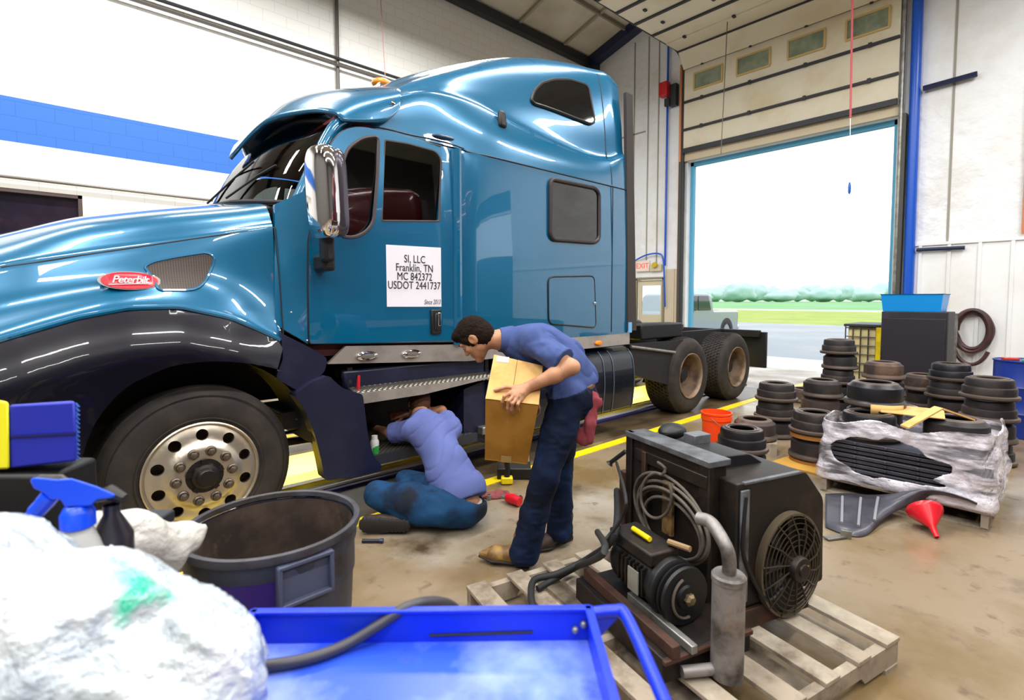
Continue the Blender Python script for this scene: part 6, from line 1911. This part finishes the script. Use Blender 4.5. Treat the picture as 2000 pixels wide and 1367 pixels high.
top_at = {}
for px, py, dd_, n, kinds, place in stacks:
    q = at(px, py, Z=n * HD) if dd_ is None else at(px, py, D=dd_)
    zb = .115 if px == 1476 else 0.0
    for i in range(n):
        lb_ = 'dark brake drum, ' + place if n == 1 else ordn[i if i < 4 else 4] + ' the ' + place
        drum(kinds[i], q[0] + .008 * math.sin(i * 2 + px), q[1] + .008 * math.cos(i * 3 + px), zb + (n - 1 - i) * HD + .001, lb_)
    top_at[px] = q
q = at(1476, 815, D=5.45)
tag(MB().box((q[0], q[1], .057), (.4, .4, .114), rotm('Z', .4)).build('wood_block', M_WOOD), 'wood block under the lone drum beside the orange bucket', 'block')
# stack with cardboard rings
q = at(1592, 803, Z=.50)
ring_m = mat('brown_cardboard', '#A8743C', .8, spec=.1)
def cring(x, y, z, h_, label): return tag(MB().lathe([(.20, 0), (.21, 0), (.212, h_), (.20, h_), (.20, 0)], 40, (x, y, z)).build('cardboard_ring', ring_m, None), label, 'cardboard ring', 'cardboard rings between brake drums')
drum(1, q[0], q[1], .293, 'brake drum, upper one of the stack with brown cardboard rings')
cring(q[0], q[1], .252, .04, 'upper brown cardboard ring between two brake drums')
drum(0, q[0], q[1], .043, 'brake drum, lower one of the stack with brown cardboard rings')
cring(q[0], q[1], .002, .04, 'lower brown cardboard ring under the ringed drum stack')
cs = at(1560, 915, Z=.0)
b = MB(); b.hexa([(cs[0] - .1, cs[1] - .35, .002), (cs[0] + .25, cs[1] - .3, .002), (cs[0] - .05, cs[1] + .25, .002), (cs[0] + .3, cs[1] + .2, .002), (cs[0] - .1, cs[1] - .35, .02), (cs[0] + .25, cs[1] - .3, .012), (cs[0] - .05, cs[1] + .25, .012), (cs[0] + .3, cs[1] + .2, .012)])
tag(b.build('cardboard_sheet', mat('ochre_cardboard', '#C0923C', .8)), 'flattened ochre cardboard on the floor behind the cooling unit', 'cardboard')
# label on the drum of the right stack
q = top_at[1934]; vdir = unit(-np.array([q[0], q[1], 0]))
va = math.atan2(vdir[1], vdir[0]) - .1
b = MB(); b.grid([[(q[0] + .2055 * math.cos(a), q[1] + .2055 * math.sin(a), z) for a in np.linspace(va - .22, va + .28, 8)] for z in (HD * 3 + .055, HD * 3 + .10)])
so_ = [o_ for o_ in bpy.data.objects if o_.get('label', '') == 'topmost drum of the stack wearing a pale sticker'][0]
stk = b.build('sticker', mat('pale_sticker', '#C9CDE0', .4), None)
stk.parent = so_; stk.matrix_parent_inverse = Matrix.LocRotScale(so_.location, so_.rotation_euler, None).inverted()

# ---- shrink-wrapped pallet load
X0, X1, Y0, Y1 = 4.70, 5.72, .33, 1.36
pallet('wooden_pallet', 'pale wooden pallet under the shrink-wrapped load', (X1, Y0, 0), 0, X1 - X0, Y1 - Y0, 7)
shm = mat('grey_plastic_sheet', '#3A3A44', .35, var=('#55555F', 3, .5, .7))
SHn, first = 9, None
for k in range(SHn):
    z = .137 + k * .036
    lb_ = 'curved grey plastic sheet in the wrapped load, ' + ['lowest of the pile', 'second from the bottom', 'third from the bottom', 'fourth from the bottom', 'fifth, in the middle of the pile', 'fourth from the top', 'third from the top', 'second from the top', 'top one of the pile'][k]
    xs_ = np.linspace(0, 1, 12)
    rows = []
    for zz_ in (0, .026):
        rows.append([[(X0 + .02 + .012 * math.sin(k * 2.3) + .94 * u, Y0 + .04 + .93 * t + .01 * math.cos(k * 3), z + zz_ + .006 * math.sin(t * 6.3 + k) * 0 + 0) for t in xs_] for u in (0, .5, 1)])
    b = MB(); b.box((X0 + .50 + .012 * math.sin(k * 2.3), (Y0 + Y1) / 2 + .01 * math.cos(k * 3), z + .0145), (.94, .93, .027))
    for j in range(4): b.box((X0 + .50 + .012 * math.sin(k * 2.3), Y0 + .2 + .2 * j, z + .0145), (.955, .02, .022))
    tag(b.build('plastic_sheet', shm, bevel=.004), lb_, 'plastic sheet', 'grey sheets in the shrink-wrapped pile')
ZL = .137 + SHn * .036 + .002
dq = at(1682, 812, Z=ZL + HD)
d2 = at(1709, 745, Z=ZL + 2 * HD + .002)
drum(3, max(dq[0], X0 + .25), dq[1], ZL, 'brake drum half under film at the front left of the wrapped load')
drum(0, d2[0], d2[1], ZL + .0, 'brake drum on the wrapped load beneath the big drum')
drum(4, d2[0], d2[1], ZL + HD + .002, 'big clean brake drum, topmost on the shrink-wrapped load')
d3 = at(1868, 815, Z=ZL + HD)
dv_ = d3[:2] - d2[:2]; dv_ = dv_ / np.linalg.norm(dv_) * max(.47, np.linalg.norm(dv_)); d3 = np.array([d2[0] + dv_[0], d2[1] + dv_[1], d3[2]])
drum(0, d3[0], d3[1], ZL, 'brake drum at the right of the wrapped load, behind the bent cardboard strip')
kz = ZL + HD + .006
b = MB(); k0, k1, k2_ = at(1775, 838, Z=kz), at(1842, 800, Z=kz + .09), at(1905, 822, Z=kz + .03)
for p_, q_ in ((k0, k1), (k1, k2_)): b.hexa([p_, p_ + FF * .08, q_, q_ + FF * .08, p_ + UU * .012, p_ + UU * .012 + FF * .08, q_ + UU * .012, q_ + UU * .012 + FF * .08])
tag(b.build('cardboard_strip', M_CARD2, smooth=False), 'bent tan cardboard strip on top of the wrapped load', 'cardboard')
b = MB(); k0 = at(1748, 808, Z=kz - .03)
b.grid([[(d2[0] + .236 * math.cos(a), d2[1] + .236 * math.sin(a), z) for a in np.linspace(math.atan2(-d2[1], -d2[0]) - .1, math.atan2(-d2[1], -d2[0]) + 1.0, 10)] for z in (ZL + HD - .04, ZL + HD + .045)])
o_ = b.build('cardboard_collar', M_CARD2); so = o_.modifiers.new('t', 'SOLIDIFY'); so.thickness = .004
cs2 = MB(); qa = np.array([(d2[0] + d3[0]) / 2 - .02, (d2[1] + d3[1]) / 2, ZL + HD + .004]); cs2.box(qa, (.42, .40, .006), rotm('Z', .15)); tag(cs2.build('cardboard_sheet', M_CARD2, smooth=False), 'flat tan cardboard sheet on the wrapped load, right of the big drum', 'cardboard')
tag(o_, 'short tan cardboard collar around the foot of the big clean drum', 'cardboard')
def wrapmat():
    m = mat('shrink_film', '#ECE8F2', .22, bump=(14, .9, .03), spec=.6)
    nt = m.node_tree; b_ = nt.nodes['Principled BSDF']
    tc = nt.nodes.new('ShaderNodeTexCoord'); mpn = nt.nodes.new('ShaderNodeMapping'); mpn.inputs['Scale'].default_value = (1.4, 1.4, 8)
    mpn.inputs['Rotation'].default_value = (.25, 0, 0)
    n = nt.nodes.new('ShaderNodeTexNoise'); n.inputs['Scale'].default_value = 2.2; n.inputs['Detail'].default_value = 6
    r = nt.nodes.new('ShaderNodeMapRange'); r.inputs['From Min'].default_value = .42; r.inputs['From Max'].default_value = .60; r.inputs['To Min'].default_value = .08; r.inputs['To Max'].default_value = .82
    nt.links.new(tc.outputs['Object'], mpn.inputs[0]); nt.links.new(mpn.outputs[0], n.inputs['Vector']); nt.links.new(n.outputs['Fac'], r.inputs[0]); nt.links.new(r.outputs[0], b_.inputs['Alpha'])
    return m
wc, wh = np.array([(X0 + X1) / 2, (Y0 + Y1) / 2, .42]), np.array([.47, .475, .235])
wr = Blob(); wr.ell(wc, (.75, .75, .42))
def wrapf(P, d):
    L = P - wc
    tz = np.clip((L[:, 2] + .28) / .56, 0, 1)
    sc_ = 1 - .10 * tz[:, None] * np.array([1, 1, 0])
    q_ = np.abs(L / sc_) - wh
    e = np.linalg.norm(np.maximum(q_, 0), axis=1) + np.minimum(q_.max(1), 0) - .085
    e = e + .020 * vnoise(P * (1, 1, 1.8), 6, 70) + .010 * np.abs(vnoise(P * (1, 1, .7), 17, 71))
    sh_ = np.abs(e) - .006
    sh_ = np.maximum(sh_, P[:, 2] - (.62 + .05 * vnoise(P * (1, 1, 0), 4, 72)))             # torn open top
    sh_ = np.maximum(sh_, (.125 + .03 * vnoise(P * (1, 1, 0), 7, 73)) - P[:, 2])
    hole = np.sqrt(((P[:, 0] - X0 + .04) / .2) ** 2 + ((P[:, 1] - .92 - .35 * (P[:, 2] - .4)) / .36) ** 2 + ((P[:, 2] - .37) / .15) ** 2)
    return np.maximum(sh_, (1 - hole) * .15 + .03 * vnoise(P * (1, 1, 3.0), 9, 75))
wr.fn = wrapf
tag(wr.build('shrink_wrap', wrapmat(), None, .0075, lohi=(wc - (.62, .62, .34), wc + (.62, .62, .28))), 'crinkled clear shrink film torn open around the pallet load of grey sheets', 'plastic film')

# ---- mud guard sheet, funnel, bracket on the floor
lo_ = [at(1612, 1028, Z=.012), at(1652, 1043, Z=.012), at(1690, 1045, Z=.012), at(1728, 1012, Z=.05), at(1768, 992, Z=.085), at(1820, 985, Z=.09), at(1880, 1000, Z=.04), at(1905, 1010, Z=.015)]
up = [at(x, y, X=4.60) for x, y in ((1612, 964), (1655, 963), (1700, 966), (1742, 964), (1795, 956), (1845, 962), (1888, 975), (1908, 984))]
up = [q * (1, 1, 0) + (0, 0, max(q[2], .012)) for q in up]
A_1, B_1 = crom(lo_, 5), crom(up, 5)
g_ = [A_1 + (B_1 - A_1) * t + np.array([0, 0, .02 * math.sin(t * math.pi)]) for t in np.linspace(0, 1, 7)]
gr = thing('mud_guard', 'curved dark grey plastic mud guard lying on floor before wrapped load', 'mud guard', tuple(np.mean(lo_, 0) * (1, 1, 0)))
mg = MB().grid(g_).build('guard', mat('grey_mud_guard', '#4A4A55', .35, var=('#33333B', 4, .45, .65)), gr, angle=60)
so = mg.modifiers.new('t', 'SOLIDIFY'); so.thickness = .008; so.offset = 1
for t in (4, 8, 12):
    b = MB(); b.tube([g_[j][t] + (0, 0, .008) for j in range(1, 6)], .010, 8); b.build('rib', mat('pale_rib', '#8A8A94', .4), gr)
fa = at(1805, 1005, Z=.10); fb_ = at(1823, 1044, Z=.012)
fd = unit(fb_ - fa); fu_ = unit(np.cross(fd, FF)); fw_ = np.cross(fd, fu_)
FRo = np.stack([fu_, fw_, fd], 1)
b = MB(); b.lathe([(.105, -.01), (.108, .0), (.104, .02), (.022, .125), (.014, .20), (.010, .20), (.016, .12), (.098, .018), (.105, -.01)], 30, tuple(fa), rot=FRo)
fz0 = np.concatenate(b.v)[:, 2].min(); b.v = [q - (0, 0, fz0 - .002) for q in b.v]
tag(b.build('funnel', mat('red_funnel', '#D81E2C', .3)), 'red plastic funnel lying on the floor by the wrapped pallet', 'funnel')
q = at(1632, 1052, Z=0)
b = MB(); b.box(q + (0, 0, .012), (.16, .05, .012), rotm('Z', -.5)); b.box(q + RR * .07 + (0, 0, .03), (.012, .06, .05), rotm('Z', .3))
tag(b.build('steel_bracket', M_GALV, bevel=.002), 'small bent steel bracket on floor right of the cooling unit', 'bracket')

# ---- orange bucket
q = at(1398, 872, Z=0)
bk = thing('bucket', 'bright orange plastic bucket by the yellow floor line', 'bucket', (q[0], q[1], 0))
M_OR = mat('orange_plastic', '#FF4A0E', .4)
MB().lathe([(.001, .002), (.125, .002), (.132, .012), (.148, .30), (.156, .302), (.156, .345), (.150, .35), (.160, .36), (.160, .378), (.148, .38), (.143, .30), (.122, .02), (.001, .02)], 40, (q[0], q[1], 0)).build('pail', M_OR, bk)
b = MB(); b.tube([(q[0] + .165 * math.cos(a), q[1] + .165 * math.sin(a), .335 - .14 * math.sin((a - 3.3) / 1.0)) for a in np.linspace(3.3, 6.4, 14)], .003, 6); b.build('bail', M_GALV, bk)
vd = unit(-q * (1, 1, 0)); a0 = math.atan2(vd[1], vd[0])
b = MB(); b.grid([[(q[0] + (.1375 + .054 * (z - .12)) * math.cos(a), q[1] + (.1375 + .054 * (z - .12)) * math.sin(a), z) for a in np.linspace(a0 - .1, a0 + .75, 6)] for z in (.10, .20)]); b.build('print', mat('dark_print', '#B02C08', .5), bk)

# ---- black cabinet with blue bin, wire tote, barrel, hose coil on the wall
ca, cb = at(1722, 608, X=9.3), at(1853, 608, X=9.3)
cbt = thing('cabinet', 'tall black cabinet with a blue bin on top by the bay door', 'cabinet', (9.6, (ca[1] + cb[1]) / 2, 0))
MB().box((9.6, (ca[1] + cb[1]) / 2, ca[2] / 2), (.6, ca[1] - cb[1], ca[2])).build('body', mat('black_cabinet', '#1F1B24', .6, var=('#2F2830', 4, .45, .65)), cbt, bevel=.01)
MB().box((9.292, (ca[1] + cb[1]) / 2, ca[2] * .48), (.02, (ca[1] - cb[1]) * .94, ca[2] * .9)).build('door', mat('black_cabinet_door', '#211D27', .5), cbt, bevel=.006)
ba, bb3 = at(1720, 576, X=9.28), at(1842, 575, X=9.28)
yb0, yb1, zb0, zb1 = bb3[1], ba[1], ca[2] + .002, ba[2]
b = MB()
def ringb(z, e): return [(9.30 - e, yb0 - e, z), (9.30 - e, yb1 + e, z), (9.86 + e, yb1 + e, z), (9.86 + e, yb0 - e, z)]
b.grid([ringb(zb0, -.025), ringb(zb1, 0), ringb(zb1 + .012, .015), ringb(zb1, .0), ringb(zb1 - .004, -.012), ringb(zb0 + .01, -.035)], close=True)
b.raw(ringb(zb0 + .01, -.035), [(0, 1, 2, 3)]); b.raw(ringb(zb0, -.025), [(3, 2, 1, 0)])
tag(b.build('storage_bin', mat('sky_blue_plastic', '#0F8FE0', .35), angle=30), 'open sky-blue plastic bin sitting on the black cabinet', 'bin')
ta, tb_ = at(1652, 634, X=10.3), at(1728, 634, X=10.3)
yt0, yt1, ztp = tb_[1], ta[1], ta[2]
tt = thing('liquid_tote', 'caged plastic liquid tote with dark lid left of black cabinet', 'tote', (10.8, (yt0 + yt1) / 2, 0))
MB().box((10.8, (yt0 + yt1) / 2, (ztp + .14) / 2), (.94, yt1 - yt0 - .04, ztp - .16)).build('tank', mat('yellowed_tank', '#D8CB98', .4), tt, bevel=.05)
MB().box((10.8, (yt0 + yt1) / 2, .07), (1.0, yt1 - yt0, .13)).build('base_pallet', M_BLACK, tt, bevel=.01)
MB().box((10.8, (yt0 + yt1) / 2, ztp - .005), (1.06, yt1 - yt0 + .05, .045)).build('lid', mat('dark_lid', '#2B333A', .5), tt, bevel=.01)
b = MB()
for y in np.linspace(yt0, yt1, 6): b.tube([(10.30, y, .14), (10.30, y, ztp - .03)], .010, 6)
for z in np.linspace(.2, ztp - .05, 7): b.tube([(10.30, yt0, z), (10.30, yt1, z)], .010, 6)
b.build('cage', mat('cage_steel', '#4A463E', .4, .5), tt)
MB().box((10.285, yt0 + .06, (ztp + .14) / 2), (.02, .10, ztp - .2)).build('yellow_post', M_YEL, tt)
q = at(2006, 706, D=5.95); q = np.array([q[0], q[1], .88])
brl = thing('barrel', 'blue steel barrel with cluttered lid at the right edge', 'barrel', (q[0], q[1], 0))
pr = [(.001, 0), (.285, 0), (.292, .01)]
for z in (.28, .58): pr += [(.286, z - .02), (.297, z), (.286, z + .02)]
MB().lathe(pr + [(.286, .86), (.295, .87), (.295, .885), (.28, .885), (.278, .875), (.001, .875)], 44, (q[0], q[1], 0)).build('shell', mat('dark_blue_barrel', '#14328C', .4), brl)
for k, (c_, h_) in enumerate((('#C0392B', .03), ('#2E8B57', .025), ('#20407A', .035), ('#3A3A3A', .02))):
    a = 2.0 + k * 1.2
    MB().box((q[0] + .15 * math.cos(a), q[1] + .15 * math.sin(a), .876 + h_ / 2), (.14, .09, h_), rotm('Z', a)).build('lid_clutter', mat('clutter_%s' % c_[1:], c_, .5), brl, bevel=.006)
hc = at(1899, 646, X=XE - .12)
path = []
for k in range(6):
    for a in np.linspace(0, 2 * math.pi, 22)[:-1]: path.append(hc + np.array([-.05 * (k % 2) - .02 * math.sin(k), (.205 + .013 * k) * math.cos(a) * (1 + .05 * math.sin(k * 2)), (.32 + .018 * ((k * 3) % 6)) * math.sin(a)]))
path += [hc + np.array([-.05,   .26 * math.cos(a), .50 * math.sin(a) - .1]) for a in np.linspace(-.4, -2.6, 14)]
tag(MB().tube(crom(path, 2), .033, 7).build('hose_coil', mat('maroon_hose', '#4A2A2A', .5, var=('#2A2022', 5, .45, .65))), 'maroon air hose coiled on the white siding right of the black cabinet', 'hose')
MB_ = MB().box((XE - .1, hc[1], hc[2] + .33), (.14, .12, .04)); tag(MB_.build('hose_hook', M_STEEL_DK), 'dark steel hook holding the coiled maroon hose', 'hook')
q0 = at(1862, 612, X=11.9); 
MB().box((11.9, q0[1], q0[2] / 2), (.12, .12, q0[2])).build('steel_post', M_GALV) and None
tag(bpy.data.objects['steel_post'], 'short grey steel post right of the black cabinet', 'post')

# ---- small things on the floor around the two people
q = at(727, 1056, Z=.016)
fl_ = thing('flashlight', 'small dark flashlight on the floor before the kneeling boot', 'flashlight', (q[0], q[1], 0))
MB().tube([q - RR * .065, q - RR * .02, q + RR * .05], [.013, .011, .011], 12).build('barrel', mat('navy_torch', '#23283C', .35, .4), fl_)
MB().tube([q + RR * .05, q + RR * .072], [.014, .015], 12).build('head', mat('torch_head', '#3A4260', .3, .5), fl_)
q = at(990, 945, Z=.0)
im = thing('impact_driver', 'red and black cordless driver standing on its yellow battery', 'power tool', (q[0], q[1], 0))
MB().box(q + (0, 0, .035), (.10, .075, .06), rotm('Z', -.7)).build('battery', M_YEL, im, bevel=.01)
MB().tube([q + (0, 0, .06), q + (.01, .0, .12), q + (.0, 0, .19)], [.026, .022, .026], 12).build('grip', M_BLACK, im)
MB().tube([q - RR * .05 + (0, 0, .215), q + RR * .0 + (0, 0, .22), q + RR * .07 + (0, 0, .22)], [.032, .036, .03], 14).build('motor_case', mat('tool_red', '#B8141E', .35), im)
MB().tube([q - RR * .05 + (0, 0, .215), q - RR * .10 + (0, 0, .213)], [.022, .012], 12).build('chuck', M_GALV, im)
q = at(1000, 985, Z=.0)
ir = thing('impact_wrench', 'red impact wrench lying on the floor near the tan boot', 'power tool', (q[0], q[1], 0))
MB().tube([q + (0, 0, .04) - RR * .04 + FF * .03, q + (0, 0, .045), q + (0, 0, .04) + RR * .06 - FF * .05], [.03, .04, .036], 14).build('motor_case', mat('tool_red2', '#D01424', .35), ir)
MB().tube([q + (0, 0, .022) + RR * .02, q + RR * .07 + FF * .08 + (0, 0, .022)], .02, 10).build('grip', M_BLACK, ir)
MB().tube([q + (0, 0, .038) - RR * .04 + FF * .03, q + (0, 0, .036) - RR * .08 + FF * .06], .015, 10).build('anvil', M_GALV, ir)
q = at(1004, 938, Z=.0) + FF * .12
cs_ = thing('tool_case', 'open black tool case with white lid behind the red driver', 'tool case', (q[0], q[1], 0))
MB().box(q + (0, 0, .05), (.30, .22, .10), tR).build('tray', M_BLACK, cs_, bevel=.01)
MB().box(q + FF * .10 + (0, 0, .16), (.28, .02, .20), tR).build('lid', mat('grey_lid', '#B5B2B0', .5), cs_, bevel=.006)
rg2 = Blob(); q = at(962, 968, Z=.01)
rg2.ell(q, (.11, .06, .022), tR, .02); rg2.ell(q + RR * .07 + FF * .03, (.07, .05, .03), tR, .02); rg2.fn = folds(.010, 30, 80); rg2.cut((0, 0, .002), (0, 0, -1))
tag(rg2.build('shop_rag', cloth('dusty_rose_rag', '#8A4A4C', '#6E3A3E', 9), None, .005), 'dusty red rag crumpled on the floor beside the red impact wrench', 'rag')
q = at(955, 976, Z=0)
tag(MB().lathe([(.001, 0), (.02, 0), (.021, .04), (.014, .042), (.014, .015), (.001, .014)], 18, (q[0], q[1], 0)).build('socket', M_GALV), 'steel socket standing on floor left of the red impact wrench', 'socket')
q = at(732, 893, Z=.352); q = np.array([max(q[0], 1.83), 3.60, .352])
q = np.array([*(at(732, 890, Y=3.56)[:2]), .352])
sc_ = thing('spray_can', 'white and green spray can standing on the lower truck step', 'spray can', tuple(q))
MB().lathe([(.001, 0), (.031, 0), (.033, .005), (.033, .035)], 24, tuple(q)).build('base', M_WHITE, sc_)
MB().lathe([(.0331, .035), (.0331, .12)], 24, tuple(q)).build('label', mat('green_label', '#2E9A48', .4, var=('#E8ECE8', 16, .52, .56)), sc_)
MB().lathe([(.033, .12), (.033, .15), (.026, .165), (.024, .166), (.022, .195), (.001, .197)], 24, tuple(q)).build('cap', mat('can_cap', '#D8D8D4', .35), sc_)

# ---- pick-up truck parked on the wet apron
pk0 = at(1385, 652, Z=-.03, )
pa = math.degrees(math.atan2(RR[1], RR[0])) + 42
p_end = at(1396, 654, D=21.0)
PK, PKR, pe1, pe2 = frame2((p_end[0], p_end[1], -.03), pa)     # u: 0 at the tail, negative towards the cab
pku = thing('pickup_truck', 'silver white pickup truck parked outside on the wet apron', 'pickup truck', tuple(PK(-2.8, 0, 0)))
M_PK = mat('silver_pickup_paint', '#8E9CA4', .25, .3, 1.0)
prof = [(-5.6, .45), (-5.7, .8), (-5.6, 1.05), (-4.3, 1.18), (-3.75, 1.78), (-3.5, 1.86), (-2.45, 1.86), (-2.2, 1.78), (-2.02, 1.22), (0, 1.20), (.02, .55), (-.1, .42)]
b = MB(); b.prism(rloop(prof, .08, 4), -.95, .95, (PK(0, 0, 0), pe1, UU, pe2)); bd = b.build('body', M_PK, pku, bevel=.06)
for v in (-.965, .965):
    b = MB()
    for poly in ([(-4.15, 1.24), (-3.68, 1.74), (-3.3, 1.76), (-3.3, 1.24)], [(-3.22, 1.24), (-3.22, 1.76), (-2.5, 1.76), (-2.28, 1.24)]): b.prism(rloop(poly, .05, 3), -.012, .012, (PK(0, v, 0), pe1, UU, pe2))
    b.build('side_window', M_DKGLASS, pku)
for u in (-.98, -4.55):
    for v in (-.86, .86):
        b = MB(); b.lathe([(.001, -.1), (.24, -.1), (.26, -.12), (.39, -.11), (.41, -.05), (.41, .1), (.3, .12)], 30, (0, 0, 0), 'Y')
        s_ = 1 if v < 0 else -1
        V_ = np.concatenate(b.v) * (1, s_, 1)
        MB().raw(V_ @ np.stack([pe1, pe2, UU], 1).T + PK(u, v, .41), b.f).build('wheel', M_TIRE, pku)
        b = MB(); b.lathe([(.001, -.125 + .02), (.22, -.105), (.235, -.118), (.24, -.1)], 20, (0, 0, 0), 'Y')
        MB().raw(np.concatenate(b.v) * (1, -1 * s_ * -1, 1) @ np.stack([pe1, pe2, UU], 1).T + PK(u, v, .41) + pe2 * (-.02 * s_), b.f).build('rim', M_GALV, pku)
        MB().lathe([(.44, -.02), (.50, -.02)], 24, (0, 0, 0), 'Y') if False else None
        b = MB(); a = np.linspace(0, math.pi, 14)
        b.grid([[PK(u + r * math.cos(t), v * 1.112, .41 + r * math.sin(t)) for t in a] for r in (.40, .52)]); b.build('wheel_arch', M_BLACK, pku)
MB().box(PK(.03, -.85, .95), (.04, .14, .4), PKR).build('tail_light', mat('tail_red', '#B03030', .3), pku, bevel=.02)
MB().box(PK(.06, 0, .55), (.14, 1.9, .18), PKR).build('bumper', M_CHROME, pku, bevel=.03)
MB().box(PK(-3.95, -1.08, 1.28), (.14, .2, .22), PKR).build('door_mirror', M_BLACK, pku, bevel=.03)
# ---- the red truck in the next bay, behind the photographer's right shoulder: shows only in the reflections
M_RED = mat('dark_red_truck_paint', '#4E080E', .3, .2, .6)
def redden(o):
    for sl in o.material_slots:
        if sl.material and sl.material.name.startswith(('teal_truck_paint', 'dark_plum_paint')):
            sl.link = 'OBJECT'; sl.material = M_RED
    for c in o.children: redden(c)
skip = ('placard', 'lettering')
def dup2(o, parent):
    if o.name.split('.')[0] in skip: return
    c = o.copy(); COL.objects.link(c); c.parent = parent
    for ch in list(o.children): dup2(ch, c)
red = truck.copy(); COL.objects.link(red)
red.location = (truck.location.x + .9, TC - 7.9, 0)
red['label'] = 'dark red sleeper-cab truck in the next bay, reflected in the teal cab windows'
for ch in list(truck.children): dup2(ch, red)
redden(red)

# ---- added box trailer, out of view, blocks the lower bright doorway in the sleeper reflection
tr2 = thing('added_box_trailer', 'added dark teal box trailer outside, trimming the bright doorway mirrored in the sleeper side', 'trailer', (15.2, -8.6, -.05))
MB().box((15.2, -8.6, 2.15), (2.5, 9.0, 2.5)).build('body', mat('dark_teal_trailer', '#16424C', .4), tr2, bevel=.12)
for y in (-11.5, -10.3):
    for x in (14.15, 16.25):
        MB().lathe([(.001, -.12), (.28, -.12), (.48, -.14), (.5, -.08), (.5, .12), (.001, .14)], 28, (x, y, .45), 'X').build('wheel', M_TIRE, tr2)
MB().box((15.2, -10.9, .75), (1.9, 2.4, .25)).build('axle_frame', M_FRAME, tr2)
for x in (14.4, 16.0): MB().box((x, -6.0, .45), (.12, .12, 1.0)).build('landing_leg', M_FRAME, tr2)
